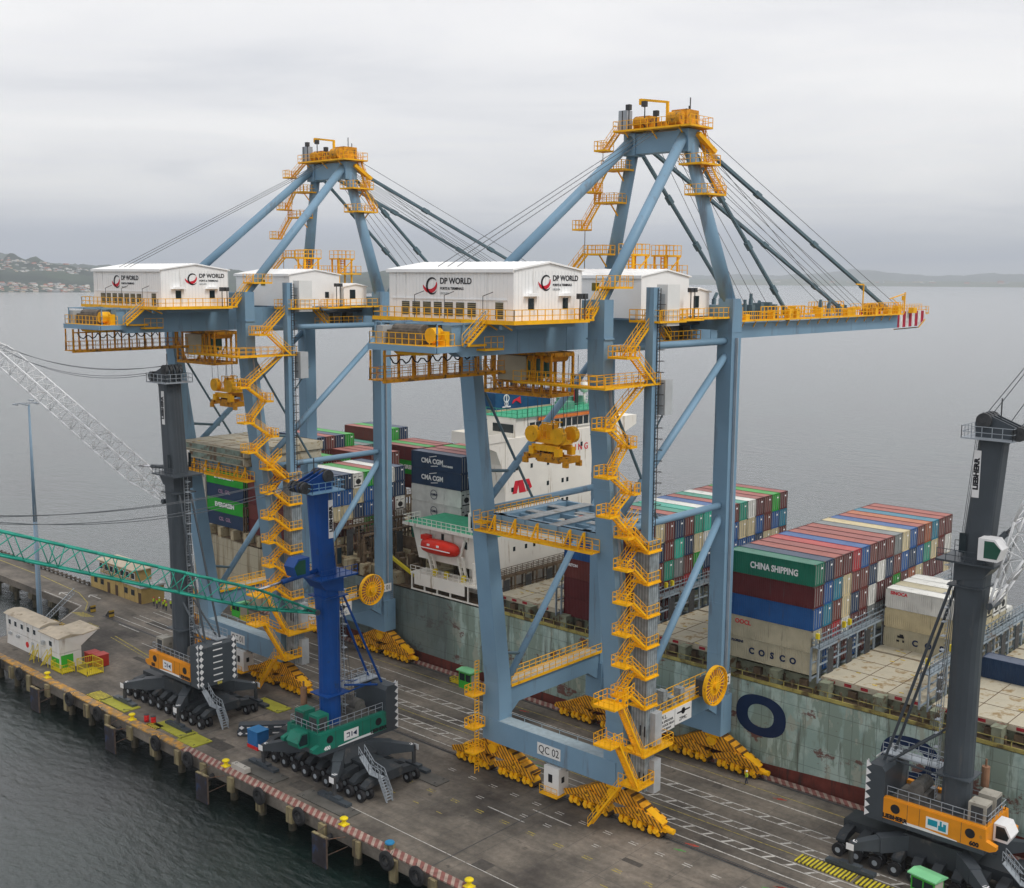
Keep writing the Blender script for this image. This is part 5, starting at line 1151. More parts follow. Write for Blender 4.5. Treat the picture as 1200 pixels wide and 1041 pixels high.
# ------------------------------------------------------------------ container ship
def mat_hull():
    m, nt, b = nodes_of('hull_paint'); N, L = nt.nodes, nt.links
    tc = N.new('ShaderNodeTexCoord'); co = tc.outputs['Object']
    def noise(sc, det, mapping=None, rough=.6):
        n = N.new('ShaderNodeTexNoise'); n.inputs['Scale'].default_value = sc; n.inputs['Detail'].default_value = det; n.inputs['Roughness'].default_value = rough
        if mapping:
            mp = N.new('ShaderNodeMapping'); mp.inputs['Scale'].default_value = mapping; L.new(co, mp.inputs[0]); L.new(mp.outputs[0], n.inputs['Vector'])
        else: L.new(co, n.inputs['Vector'])
        return n.outputs['Fac']
    def step(f, a, b_, v0=0, v1=1):
        r = N.new('ShaderNodeMapRange'); r.inputs[1].default_value = a; r.inputs[2].default_value = b_; r.inputs[3].default_value = v0; r.inputs[4].default_value = v1; L.new(f, r.inputs[0]); return r.outputs[0]
    def mix(f, a, c):
        x = N.new('ShaderNodeMix'); x.data_type = 'RGBA'; L.new(f, x.inputs[0])
        if isinstance(a, tuple): x.inputs[6].default_value = (*a, 1)
        else: L.new(a, x.inputs[6])
        x.inputs[7].default_value = (*c, 1); return x.outputs[2]
    c = mix(step(noise(.22, 7), .44, .52), (.31, .43, .39), (.43, .55, .50))
    c = mix(step(noise(.5, 8, (1, 1, .25)), .47, .52), c, (.25, .33, .28))
    c = mix(step(noise(.35, 9, (1, 1, .5), .7), .56, .60), c, (.38, .42, .35))
    c = mix(step(noise(.8, 8, (1.3, 1, .07), .7), .555, .66, 0, .8), c, (.075, .075, .055))
    c = mix(step(noise(.16, 9, (1, 1, 1.5), .75), .575, .61, 0, .9), c, (.15, .045, .035))
    # stern part is repainted in pale buff aft of the superstructure and dark grey abreast of it
    sx = N.new('ShaderNodeSeparateXYZ'); L.new(co, sx.inputs[0])
    dk = step(sx.outputs['X'], -54, -58, 0, .8); c = mix(dk, c, (.10, .13, .13))
    c2 = mix(step(noise(.6, 8, (1.2, 1, .1), .7), .5, .6), (.40, .36, .26), (.22, .17, .10))
    x = N.new('ShaderNodeMix'); x.data_type = 'RGBA'; L.new(step(sx.outputs['X'], -84, -88), x.inputs[0]); L.new(c, x.inputs[6]); L.new(c2, x.inputs[7])
    # weld seams every few metres
    def seam(axis, period):
        f = N.new('ShaderNodeMath'); f.operation = 'DIVIDE'; L.new(sx.outputs[axis], f.inputs[0]); f.inputs[1].default_value = period
        fr = N.new('ShaderNodeMath'); fr.operation = 'FRACT'; L.new(f.outputs[0], fr.inputs[0]); g_ = N.new('ShaderNodeMath'); g_.operation = 'LESS_THAN'; g_.inputs[1].default_value = .06/period*1.4; L.new(fr.outputs[0], g_.inputs[0]); return g_.outputs[0]
    mx = N.new('ShaderNodeMath'); mx.operation = 'MAXIMUM'; L.new(seam('X', 3.1), mx.inputs[0]); L.new(seam('Z', 2.4), mx.inputs[1])
    sc = N.new('ShaderNodeMath'); sc.operation = 'MULTIPLY'; sc.inputs[1].default_value = .45; L.new(mx.outputs[0], sc.inputs[0])
    out = mix(sc.outputs[0], x.outputs[2], (.07, .08, .07))
    L.new(out, b.inputs['Base Color']); b.inputs['Roughness'].default_value = .6
    return m
HULL = mat_hull()
HRED = mat('antifouling_red', (.15, .035, .025), .75, var=.3, scale=.6, dirt=(.06, .03, .025), dirt_amt=.4, dirt_scale=.7, streak=True)
SHW = mat('ship_white', (.84, .81, .74), .5, var=.05, scale=.3, dirt=(.50, .42, .32), dirt_amt=.18, dirt_scale=.6, streak=True)
DECKG = mat('deck_green', (.05, .36, .20), .7, var=.12, scale=1)
BUFF = mat('ship_buff', (.40, .34, .22), .7, var=.15, scale=.5, dirt=(.16, .09, .04), dirt_amt=.4, dirt_scale=.8)
BUFFG = mat('coaming_grey_green', (.22, .24, .17), .7, var=.2, scale=.7, dirt=(.10, .06, .03), dirt_amt=.4, dirt_scale=.9)
LASH = mat('lashing_grey', (.24, .29, .33), .6, var=.15, dirt=(.16, .10, .06), dirt_amt=.25)
RUSTY = mat('rusty_steel', (.13, .09, .055), .8, var=.4, scale=1)
HATCH = mat('hatch_cover_paint', (.47, .43, .33), .75, var=.12, scale=.7, dirt=(.28, .20, .10), dirt_amt=.38, dirt_scale=.7)
HY0, HY1, DZ = 23.3, 68.6, 11.4
ship = empty('container_ship', (0, 0, 0)); tag(ship, 'weathered pale green container ship moored along the quay, white superstructure aft', 'ship')
g = MB()
secs = [(-146, 34, 58, 3.0), (-140, 29, 63, 0.5), (-128, 24.6, 67.3, -4), (-114, HY0, HY1, -9), (-90, HY0, HY1, -9), (120, HY0, HY1, -9)]
vs = []
for x, a, b_, zb in secs: vs += [(x, a, DZ), (x, b_, DZ), (x, b_, zb), (x, a, zb)]
fs = [(0, 3, 2, 1)]
for k in range(len(secs)-1):
    o = 4*k; fs += [(o, o+4, o+7, o+3), (o+1, o+2, o+6, o+5), (o+2, o+3, o+7, o+6)]
g.add(vs, fs); g.build('hull', HULL, ship)
g = MB(); g.prism([(-100, -9), (120, -9), (120, 2.2), (16, 2.0), (-2, .9), (-40, 1.1), (-100, 1.6)], 'y', HY0-.04, HY0-.005); g.build('boot_topping', HRED, ship)
g = MB(); g.prism([(x, a) for x, a, _, _ in secs]+[(x, b_) for x, _, b_, _ in secs[::-1]], 'z', DZ-.2, DZ); g.box(-48, 110, HY0, HY0+.5, DZ, DZ+.16); g.build('main_deck', RUSTY, ship)
# side passage: rubbing rail, coaming, container pillars
g = MB(); g.box(-48, 110, HY0-.06, HY0+.1, DZ-.1, DZ+.35)
for x in range(-47, 70, 2): g.box(x-.05, x+.05, HY0, HY0+.1, DZ+.35, DZ+1.0)
g.box(-48, 110, HY0, HY0+.06, DZ+.95, DZ+1.02); g.build('side_rail', mat('side_rail_yellow', (.38, .33, .10), .7, var=.3, dirt=(.12, .09, .04), dirt_amt=.5), ship)
g = MB(); g.box(-48, 110, 25.6, 66.6, DZ, 12.9); g.build('hatch_coaming', BUFFG, ship)
for i in range(24):
    x = -47.2+i*6.95
    if x > 78: break
    g = MB(); g.box(x-.55, x+.55, HY0+.15, 25.2, DZ, 13.3); g.box(x-.65, x+.65, HY0+.1, 25.3, 13.3, 13.42); g.build('pillar', BUFFG, ship)
g = MB()
for i in range(40):
    x = -46+i*3.3; g.tube((x, 24.6, DZ), (x, 24.6, DZ+.9), .16, 8); g.box(x+.8, x+1.8, 24.9, 25.59, DZ+.3, DZ+1.2)
g.build('deck_vents', RUSTY, ship)
# hull lettering: navy rings of the company name
def hull_O(x, z=7.1, w_=3.62, h_=2.65, side=HY0-.03):
    g = MB(); n = 40; vs = []
    for k in range(n):
        a = 2*math.pi*k/n; ca, sa = math.cos(a), math.sin(a)
        sup = lambda c, p: math.copysign(abs(c)**p, c)
        vs += [(x+w_*sup(ca, .85), side, z+h_*sup(sa, .85)), (x+w_*.52*sup(ca, .9), side, z+h_*.56*sup(sa, .9))]
    g.add(vs, [(2*k, 2*((k+1) % n), 2*((k+1) % n)+1, 2*k+1) for k in range(n)]); g.build('hull_letter', TXN, ship)
hull_O(-.05); hull_O(19.8)
# lashing bridges
def lashing(x, z0, z1, y0=24.2, y1=67.8, m=LASH, wd=1.0, name='lashing_bridge'):
    g = MB(); y = y0
    zt = z1-1.1
    while y <= y1+.1:
        for e in (-wd/2, wd/2): g.box(x+e-.09, x+e+.09, y-.14, y+.14, z0, zt)
        y += 2.55
    for e in (-wd/2, wd/2): g.box(x+e-.1, x+e+.1, y0, y1, zt-.25, zt); g.box(x+e-.08, x+e+.08, y0, y1, (z0+zt)/2, (z0+zt)/2+.18); g.box(x+e-.08, x+e+.08, y0, y1, z0+.2, z0+.4)
    g.box(x-wd/2, x+wd/2, y0, y1, zt-.05, zt)
    for e in (-wd/2, wd/2): g.rail([(x+e, y0, zt), (x+e, y1, zt)], 1.1, 1.3, .07)
    g.rail([(x-wd/2, y0, zt), (x+wd/2, y0, zt)], 1.1, .6, .07); br = g.build(name, m, ship)
    g = MB()
    for i in range(9): yy = y0+3+i*5.1; g.box(x+wd/2+.1, x+wd/2+.16, yy-.7, yy+.7, z0+.3, zt-.5)
    g.build('lashing_panel', DARK, br)
    for yy in (y0+.5, y0+7.5, y0+9.0) if m is LASH else (): g = MB(); g.box(x-.2, x+.2, yy-.2, yy+.2, zt+.9, zt+1.7); g.build('yellow_light_box', YC, br)
for x in (6.65, 20.6, -21.0, -7.1, -34.8): lashing(x, 12.9, 18.3)
lashing(-48.6, DZ, 16.9, m=RUSTY, wd=.8)
for x in (-79.3, -86.8, -101.0, -114.0): lashing(x, DZ, 19.2, m=RUSTY, wd=.8)
lashing(-64.6, DZ, 20.5, y0=34, m=RUSTY, wd=.9)
# aft working gear between the stacks
rr = random.Random(9)
g = MB()
for k in range(46):
    x = rr.uniform(-86, -66); y = rr.uniform(25, 33.5); h = rr.uniform(1, 5); g.box(x-.3, x+.5, y-.3, y+.6, DZ, DZ+h)
g.box(-86, -65.4, 33.6, 34.0, DZ, 16.5); g.build('mooring_gear', RUSTY, ship)
g = MB(); g.box(-98.8, -66, 25.4, 33.0, DZ, 12.9); g.box(-99, -66, 33.0, 66, DZ, 14.3); g.box(-127, -99.5, 25.4, 66, DZ, 13.1); g.build('aft_coaming', BUFF, ship)
g = MB(); g.beam((-72, 24.4, 15.5), (-64, 24.4, 12.5), .4, .5); g.build('yellow_boom', YC, ship)
for i in range(14):
    x = -126+i*4.3; g = MB(); g.box(x-.5, x+.5, HY0+.15, 25.2, DZ, 13.3); g.build('pillar', BUFF, ship)
g = MB(); g.box(-128.6, -127.6, 24.4, 60, DZ, 25.5); [g.box(-129.2, -127.4, 24.4, 60, z, z+.2) for z in (14, 16.8, 19.6, 22.4, 25.3)]; [g.box(-129.3, -129.0, 24.4+k*2.5, 24.7+k*2.5, DZ, 25.5) for k in range(14)]; g.build('aft_lashing_tower', mat('pale_rusty_white', (.45, .43, .38), .7, dirt=(.2, .12, .06), dirt_amt=.4, streak=True), ship)

# superstructure
g = MB(); g.box(-57.5, -49.6, 28.4, 56.0, DZ, 36.9); g.build('superstructure', SHW, ship); SUP = bpy.data.objects['superstructure']
g = MB(); g.box(-57.3, -49.9, 31, 55.4, 36.9, 39.95); brg = g.build('wheelhouse', SHW, ship)
g = MB(); g.box(-49.9, -49.8, 34, 55.2, 37.7, 39.0); g.box(-54.8, -50.4, 30.9, 30.99, 37.6, 38.9); g.build('bridge_windows', GLASS, brg)
g = MB()
for k in range(14): g.box(-49.8, -49.7, 34+k*1.5-.08, 34+k*1.5+.08, 37.6, 39.1)
g.box(-49.8, -49.65, 33, 55, 37.4, 37.64); g.build('window_mullion', SHW, brg)
g = MB(); g.box(-57.5, -49.4, 30.8, 55.6, 39.96, 40.05); g.build('top_deck', DECKG, brg)
g = MB(); g.box(-49.72, -49.5, 36.0, 55.4, 39.2, 39.7); g.build('orange_strip', mat('orange_paint', (.72, .2, .04), .5), brg)
g = MB(); g.rail([(-57.4, 30.9, 40.05), (-49.5, 30.9, 40.05), (-49.5, 55.5, 40.05), (-57.4, 55.5, 40.05)], 1.2, 1.2, .07); g.build('railing', DECKG, brg)
# bridge wing on the sea side with its sloping underside
g = MB(); g.prism([(56.01, 32.6), (58.2, 34.9), (62.4, 36.4), (62.4, 38.0), (56.01, 38.0)], 'x', -54.5, -49.7); g.build('bridge_wing', SHW, ship)
for z, ys in ((34.4, (47.0, 52)), (32.2, (31, 34.5, 38.5, 45, 52, 58)), (28.9, (30, 33.6, 38.5, 42.2, 43.4, 50, 57)), (25.6, (42.2, 43.4, 50, 56)), (22.3, (31, 36, 38, 44)), (19.4, (30.5, 33.3, 35.3, 38, 42))):
    for y in ys:
        g = MB(); g.box(-49.6, -49.54, y-.25, y+.25, z-.35, z+.35); g.build('porthole', GLASS, SUP)
g = MB(); 
g.prism([(30.0, 28.2), (30.6, 30.2), (31.6, 30.2), (31.0, 28.2)], 'x', -49.59, -49.55); g.prism([(31.6, 28.2), (31.3, 30.2), (32.4, 30.2), (33.2, 28.2)], 'x', -49.59, -49.55); g.prism([(33.4, 28.2), (32.9, 30.2), (33.9, 30.2), (34.6, 28.8)], 'x', -49.59, -49.55); g.build('funnel_mark_red', TXR, SUP)
text('W A N  H A I  S H I P P I N G'[-15:], 1.25, F_bow(-49.56, 43.4, 33.5), TXR, SUP, 'lettering', 'CENTER', .02) if False else text('I N G', 1.5, F_bow(-49.56, 47.0, 33.9), TXR, SUP, 'lettering', 'CENTER', .02)
# curved shell plating at the quay side of the house
g = MB(); n = 12; vs = []
for k in range(n+1):
    a = math.pi/2*k/n; vs.append((28.4-3.6*(1-math.cos(a)) if 0 else 28.4-3.7*math.sin(a)*1.0, 37.2-7.5*(1-math.cos(a))))
g.prism([(28.4, 37.2)]+[(y, z) for y, z in vs if z < 37.19][:3]+[(25.2, 36.2), (24.7, 37.2)], 'x', -54, -49.7) if 0 else g.prism([(28.39, 28.6), (28.39, 36.9), (24.6, 36.9), (24.6, 35.9), (26.4, 35.2), (27.5, 33.0), (27.9, 30.6)], 'x', -54.5, -49.7); g.build('wing_bracket', SHW, ship)
g = MB(); g.box(-57.5, -49.65, 24.45, 28.39, 36.91, 37.0); g.box(-57.5, -49.65, 24.35, 24.5, 36.2, 37.95); g.box(-49.7, -49.55, 24.5, 28.39, 36.6, 37.9); g.box(-57.6, -57.5, 24.5, 28.39, 36.6, 37.9); g.build('wing_deck', SHW, ship)
# lower side block with boat deck
g = MB(); g.prism([(-66.5, 16.2), (-49.62, 16.2), (-49.62, 21.9), (-68.3, 21.9)], 'y', 25.6, 28.39); g.build('side_house', SHW, ship)
g = MB(); g.box(-68.9, -49.6, 24.2, 28.3, 21.9, 22.02); g.box(-68.9, -57.6, 28.3, 33.9, 21.9, 22.02); g.build('boat_deck', DECKG, ship)
g = MB(); g.box(-68.9, -49.6, 24.15, 24.25, 21.6, 22.1); g.rail([(-68.8, 28, 22), (-68.8, 24.3, 22), (-49.7, 24.3, 22)], 1.15, 1.1, .07); g.build('railing', SHW, ship)
g = MB(); g.box(-55.2, -50.2, 25.8, 28.38, 22.03, 25.0); g.build('deck_locker', SHW, ship); g = MB(); g.box(-54.6, -51.6, 25.74, 25.79, 22.4, 24.6); g.build('dark_opening', GLASS, ship)
for x, z in ((-55.5, 19.8), (-60.8, 20.3)): g = MB(); g.box(x-.3, x+.3, 25.54, 25.6, z-.6, z+.6); g.build('porthole', GLASS, ship)
text('S.O', 1.1, F_land(-52.4, 25.57, 19.9), TXR, ship)
g = MB(); g.box(-66.2, -50, HY0+.1, 27, 14.0, 14.25); g.box(-65.2, -53.6, HY0+.06, HY0+.2, 12.35, 14.3)
g.rail([(-66.2, HY0+.15, 14.25), (-50, HY0+.15, 14.25)], 1.1, 1.2, .07)
for x in (-66, -63, -60, -57, -53, -50.5): g.box(x-.12, x+.12, HY0+.2, HY0+.4, DZ, 14)
g.box(-66, -50, HY0+.05, HY0+.15, DZ-.1, DZ+.25); g.build('embarkation_deck', SHW, ship)
for x in (-61.5, -58.9, -55.0): g = MB(); lathe(g, [(.45, 0), (.45, .9), (.2, 1.0), (0, 1.0)], 12, (x, 24.6, 14.26)); g.build('yellow_drum', YC, ship)
g = MB(); g.tube((-52.6, 24.6, 14.2), (-52.6, 24.6, 17.6), .35, 12); g.beam((-52.6, 24.6, 16), (-50.5, 24.2, 18.4), .2); g.build('davit_post', SHW, ship)
for x in (-63.2, -56.2):
    g = MB(); g.beam((x, 25.6, 14.2), (x, 24.4, 18.2), .35); g.beam((x+1, 25.6, 14.2), (x+1, 24.4, 18.2), .35)
    for k in range(5): g.beam((x, 25.5-k*.25, 14.8+k*.8), (x+1, 25.5-k*.25, 14.8+k*.8), .12)
    g.beam((x+.5, 24.4, 18.2), (x+.5, 25.6, 20.6), .3); g.build('boat_davit', SHW, ship)
# funnel, mast, radome
FUN = mat('funnel_blue', (.01, .07, .17), .5, var=.15)
g = MB(); g.prism([(-66.2, 14.5), (-60.3, 14.5), (-60.0, 42.7), (-65.8, 42.7)], 'y', 37.0, 51.0); fn = g.build('funnel', FUN, ship)
g = MB(); g.box(-66.6, -59.85, 36.8, 51.2, 39.4, 39.9); g.build('funnel_band', mat('band_cream', (.55, .48, .3), .6), fn)
g = MB(); [g.tube((-63.5, y, 42.6), (-63.5, y, 44.4), .5, 12) for y in (42, 45, 48)]; g.build('exhaust_pipe', DARK, fn)
g = MB(); X_ = -59.95
g.ring((X_, 39.6, 41.7), .62, .13, 'x', 16); g.box(X_-.04, X_+.08, 39.53, 39.67, 40.2, 42.4); g.box(X_-.04, X_+.08, 38.6, 40.6, 40.2, 40.4); g.ring((X_, 39.6, 40.8), .4, .1, 'x', 14); g.build('anchor_emblem', TXW, fn)
g = MB(); g.prism([(41.0, 40.7), (42.0, 41.2), (43.2, 40.6), (43.0, 41.8), (42.0, 41.5), (41.3, 41.3)], 'x', X_-.02, X_+.06); g.build('red_fish_mark', TXR, fn)
g = MB(); g.box(-55.6, -55.0, 52.0, 52.6, 40.0, 44.9); g.box(-55.5, -55.1, 50.2, 54.0, 42.6, 42.8); g.box(-55.5, -55.1, 50.8, 53.6, 44.0, 44.2); g.box(-55.9, -54.9, 51.4, 53.4, 44.9, 45.2); g.box(-55.6, -55, 50.8, 51.1, 42.8, 43.9); g.build('radar_mast', DARK, ship)
g = MB(); lathe(g, [(0, -1.0), (.6, -.8), (.98, -.2), (.98, .25), (.6, .85), (0, 1.05)], 16, (-55, 54.2, 43.0)); g.tube((-55, 54.2, 40.0), (-55, 54.2, 42.2), .2, 8); g.build('radome', SHW, ship, True)
g = MB(); g.tube((-53.5, 49.6, 40.0), (-53.5, 49.6, 44), .06, 6); g.prism([(49.6, 42.9), (50.6, 43.6), (50.5, 44.2), (49.6, 43.6)], 'x', -53.52, -53.48); g.build('flag', TXR, ship)
g = MB(); g.box(-53.6, -51.6, 44.6, 47.4, 40.06, 41.3); g.box(-57, -55.9, 49, 55, 40.06, 41.4); g.build('deck_house_green', mat('grey_green', (.12, .3, .22), .6), ship)
# lifeboat
t = empty('lifeboat', (-59.8, 24.1, 19.0)); tag(t, 'red enclosed lifeboat hanging in davits on the side of the white superstructure', 'lifeboat')
g = MB(); n = 12; st_ = [(-4.2, .25, .5), (-3.7, .8, .95), (-2.4, 1.2, 1.15), (0, 1.35, 1.2), (2.4, 1.2, 1.1), (3.5, .8, .85), (4.1, .2, .4)]; vs = []
for x, w_, h_ in st_:
    for k in range(n):
        a = 2*math.pi*k/n; vs.append((x, w_*math.cos(a), h_*math.sin(a)+(.12 if math.sin(a) > 0 else 0)))
g.add(vs, [(i*n+k, (i+1)*n+k, (i+1)*n+(k+1) % n, i*n+(k+1) % n) for i in range(6) for k in range(n)]+[tuple(range(n)), tuple(range(7*n-1, 6*n-1, -1))]); g.build('hull', mat('lifeboat_red', (.62, .025, .01), .4, var=.1), t, True)
g = MB(); g.box(-3.9, -2.5, -.6, .6, 1.0, 1.7); g.build('cockpit', mat('lifeboat_red', (0, 0, 0)), t)
g = MB(); g.box(-3.6, 3.4, -1.42, -1.3, -.08, .04); [g.box(x-.25, x+.25, -1.3, -1.18, .35, .65) for x in (-1.5, .6)]; g.build('rubbing_strip', TXW, t)

# hatch covers resting on the ship
def hatch(x0, x1, y0, y1, z, lab, h=.62, name='hatch_cover', marks=True):
    t = empty(name, ((x0+x1)/2, (y0+y1)/2, z)); tag(t, lab, 'hatch cover', 'hatch covers on the ship')
    a, b_ = (x1-x0)/2, (y1-y0)/2
    g = MB(); g.box(-a, a, -b_, b_, 0, h); g.build('cover_plate', HATCH, t)
    g = MB(); r = random.Random(int(x0*7+y0))
    for k in range(int(a*b_/5)): u, v = r.uniform(-a+.5, a-.5), r.uniform(-b_+.5, b_-.5); g.box(u-.28, u+.28, v-.08, v+.08, h+.002, h+.05)
    g.build('lashing_socket', mat('socket_yellow', (.55, .40, .05), .7, var=.3), t)
    g = MB(); k = -a+1
    while k < a-1 and marks: g.box(k, k+.9, -b_-.05, -b_, h*.25, h*.85); k += 2.1
    if not marks: g.box(-a+.3, a-.3, -b_-.04, -b_, h*.15, h*.8)
    g.build('edge_mark' if marks else 'side_band', mat('edge_mark_red', (.32, .02, .03), .6, var=.4, scale=1.5) if marks else mat('band_grey_green', (.20, .26, .22), .7, var=.3, scale=1.2, dirt=(.12, .07, .04), dirt_amt=.5), t)
    g = MB(); [g.box(-a, a, v-.04, v+.04, h+.001, h+.03) for v in (-b_+.1, -b_/3, b_/3, b_-.1)]; [g.box(u-.04, u+.04, -b_, b_, h+.001, h+.03) for u in (-a/3, a/3)]; g.build('cover_seam', RUSTY, t)
for x0, x1, w_ in ((7.3, 19.9, 'nearest the green lettered container stack'), (21.4, 34.0, 'behind the dark mast at the right edge'), (-20.2, -7.9, 'between the two tallest container stacks'), (-47.9, -35.6, 'in front of the white superstructure')):
    for k, (y0, y1) in enumerate(((25.0, 38.9), (39.1, 52.9), (53.1, 67.0))):
        hatch(x0, x1, y0, y1, 12.92, 'beige hatch cover %s, %s' % (w_, ('on the quay side', 'in the middle', 'on the sea side')[k]))
for k, z in enumerate((33.9, 35.25)):
    hatch(-88.6+k*.3, -72.3+k*.4, -4.0-k*.25, 10.2, z, 'rusty beige hatch cover stacked between the legs of the farther crane, %s of the pair' % ('lower', 'upper')[k], 1.2, marks=False)
g = MB(); g.box(-133, -127.4, 26, 43, DZ, 27.3); g.build('stern_block', RUSTY, ship)

# ------------------------------------------------------------------ containers
CC = {'brown': (.135, .030, .024), 'maroon': (.10, .016, .018), 'red': (.36, .02, .03), 'blue': (.012, .085, .27), 'navy': (.012, .035, .085), 'green': (.012, .30, .02), 'teal': (.02, .25, .17), 'aqua': (.03, .38, .28),
      'pine': (.008, .15, .09), 'cream': (.55, .47, .29), 'white': (.66, .66, .62), 'grey': (.17, .19, .19), 'sky': (.01, .17, .26), 'orange': (.30, .085, .03), 'buff': (.45, .41, .29)}
CWORD = {'sky': 'light blue', 'pine': 'dark green', 'teal': 'teal green', 'aqua': 'pale green', 'buff': 'buff', 'navy': 'navy blue', 'brown': 'brown', 'maroon': 'dark brown'}
def cont_mats(c):
    col = CC[c]
    nm = 'container_'+c
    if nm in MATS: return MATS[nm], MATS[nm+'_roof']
    m = mat(nm, col, .55, var=.16, scale=.5, dirt=tuple(min(1, v*.45+.035) for v in col), dirt_amt=.28, dirt_scale=.9, streak=True)
    fade_sheen = {'brown': (.40, .155, .13), 'maroon': (.36, .15, .135), 'red': (.50, .13, .12), 'orange': (.50, .20, .12)}[c] if c in ('brown', 'maroon', 'red', 'orange') else tuple(v*.95+.10 for v in col) if c not in ('white', 'cream', 'buff') else tuple(min(.8, v*1.15) for v in col)
    r = mat(nm+'_roof', fade_sheen, .6, var=.12, scale=.35, dirt=tuple(v*.6 for v in fade_sheen), dirt_amt=.25, dirt_scale=1.1)  # lighter roof colour: faded, dusty paint plus sky sheen painted in
    # corrugation as fine bump on the side walls
    nt = m.node_tree; N, L = nt.nodes, nt.links; tc = [n for n in N if n.type == 'TEX_COORD'][0]
    wv = N.new('ShaderNodeTexWave'); wv.wave_type = 'BANDS'; wv.bands_direction = 'X'; wv.inputs['Scale'].default_value = 1.15; L.new(tc.outputs['Object'], wv.inputs['Vector'])
    bp = N.new('ShaderNodeBump'); bp.inputs['Strength'].default_value = .9; bp.inputs['Distance'].default_value = .05; L.new(wv.outputs['Fac'], bp.inputs['Height']); L.new(bp.outputs[0], N['Principled BSDF'].inputs['Normal'])
    return m, r
PROTO = {}
CASTM = mat('corner_casting', (.10, .09, .08), .6); RODM = mat('door_rod', (.38, .38, .36), .5); FANM = mat('reefer_fan', (.02, .02, .02), .5)
def container_meshes(c, h, kind):
    key = (c, round(h, 2), kind)
    if key in PROTO: return PROTO[key]
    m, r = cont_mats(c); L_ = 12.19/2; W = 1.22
    g = MB(); g.box(-L_+.04, L_-.12, -W+.04, W-.04, .12, h-.06, 0)
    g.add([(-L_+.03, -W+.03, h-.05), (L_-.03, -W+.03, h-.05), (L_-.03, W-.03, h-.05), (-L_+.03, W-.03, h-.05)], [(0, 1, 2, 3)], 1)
    for y in (-W, W-.14): g.box(-L_, L_, y, y+.14, .0, .15, 0); g.box(-L_, L_, y, y+.14, h-.13, h-.02, 0)
    for x in (-L_, L_-.16):
        g.box(x, x+.16, -W+.001, W-.001, h-.129, h-.021, 0); g.box(x, x+.16, -W+.001, W-.001, .001, .149, 0)
        for y in (-W, W-.16): g.box(x+.001, x+.159, y+.001, y+.159, .12, h-.12, 0); g.box(x-.01, x+.17, y-.01, y+.17, 0, .12, 2); g.box(x-.01, x+.17, y-.01, y+.17, h-.12, h, 2)
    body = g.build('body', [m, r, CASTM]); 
    g = MB(); x = L_-.12
    g.box(x-.0, x+.05, -W+.15, -.01, .16, h-.14, 0); g.box(x, x+.05, .01, W-.15, .16, h-.14, 0)
    if kind == 'door':
        for y in (-.9, -.32, .32, .9): g.box(x+.05, x+.10, y-.03, y+.03, .2, h-.2, 1)
        g.box(x+.05, x+.07, .4, .8, h*.70, h*.78, 2)
    elif kind == 'reefer':
        for k in range(10):
            a0, a1 = 2*math.pi*k/10, 2*math.pi*(k+1)/10
            g.add([(x+.06, .1, h*.42), (x+.06, .1+.62*math.cos(a0), h*.42+.5*math.sin(a0)), (x+.06, .1+.62*math.cos(a1), h*.42+.5*math.sin(a1))], [(0, 1, 2)], 3)
        g.box(x+.05, x+.07, -.9, -.5, h*.7, h*.78, 3); g.box(x+.05, x+.07, .2, .9, h*.72, h*.76, 3); g.box(x+.05, x+.07, -.9, .9, .3, .5, 3)
    end = g.build('door' if kind == 'door' else 'end_panel', [m, RODM, TXW, FANM])
    PROTO[key] = (body.data, end.data); bpy.data.objects.remove(body); bpy.data.objects.remove(end)
    return PROTO[key]
NCONT = 0
USED = set()
def container(xc, y0, z, h, c, lab, kind='door', grp=None):
    global NCONT
    NCONT += 1; b_, e_ = container_meshes(c, h, kind)
    t = bpy.data.objects.new('shipping_container', b_); COL.objects.link(t); t.location = (xc, y0+1.23, z)
    d = bpy.data.objects.new('door' if kind == 'door' else 'end_panel', e_); COL.objects.link(d); d.parent = t
    assert lab not in USED, lab
    USED.add(lab); tag(t, lab, 'container', grp or 'shipping containers on the ship')
    return t
TIER = {0: 'bottom tier', 1: 'second tier', 2: 'third tier', 3: 'fourth tier', 4: 'fifth tier', 5: 'top, sixth tier'}
def stack(xr, grid, z0, h, where, cols=range(17), skip=None, reef=()):
    """grid: list of tiers from the top down, each a list of colours per row across the ship"""
    n = len(grid); out = {}
    for r_, row in enumerate(grid):
        tier = n-1-r_
        for c_, colr in enumerate(row):
            if colr is None or c_ not in cols or (skip and skip(c_, tier)): continue
            nm = CWORD.get(colr, colr)
            td = 'top tier' if r_ == 0 else TIER[tier]
            kind = 'reefer' if (c_, tier) in reef else 'door'
            o = container(xr-6.1, 24.5+2.5*c_, z0+tier*h, h-.02, colr, '%s container, %s from the quay, %s of %s' % (nm, ORD[c_], td, where), kind)
            out[(c_, tier)] = o
    return out
B, M_, R2, BL, NV, GN, TL, AQ, PN, CR, WH, GY, SK, OR, BF = 'brown', 'maroon', 'red', 'blue', 'navy', 'green', 'teal', 'aqua', 'pine', 'cream', 'white', 'grey', 'sky', 'orange', 'buff'
G1 = [[PN, NV, B, B, R2, BL, B, M_, M_, GY, CR, BL, B, B, SK, B, M_],
      [M_, BL, SK, CR, B, B, NV, WH, NV, B, BL, NV, BL, TL, CR, B, WH],
      [BL, SK, B, CR, NV, B, WH, M_, M_, GN, B, OR, CR, M_, M_, M_, CR],
      [BF, B, R2, WH, M_, M_, GY, GY, B, BL, M_, None, None, None, None, None, None],
      [BF, BL, B, B, BL, M_, CR, None, None, None, None, None, None, None, None, None, None]]
G1[0] = [PN, NV, B, M_, R2, BL, B, M_, B, GY, CR, BL, B, OR, SK, B, B]
S1 = stack(5.9, G1, 13.5, 2.78, 'the green lettered stack')
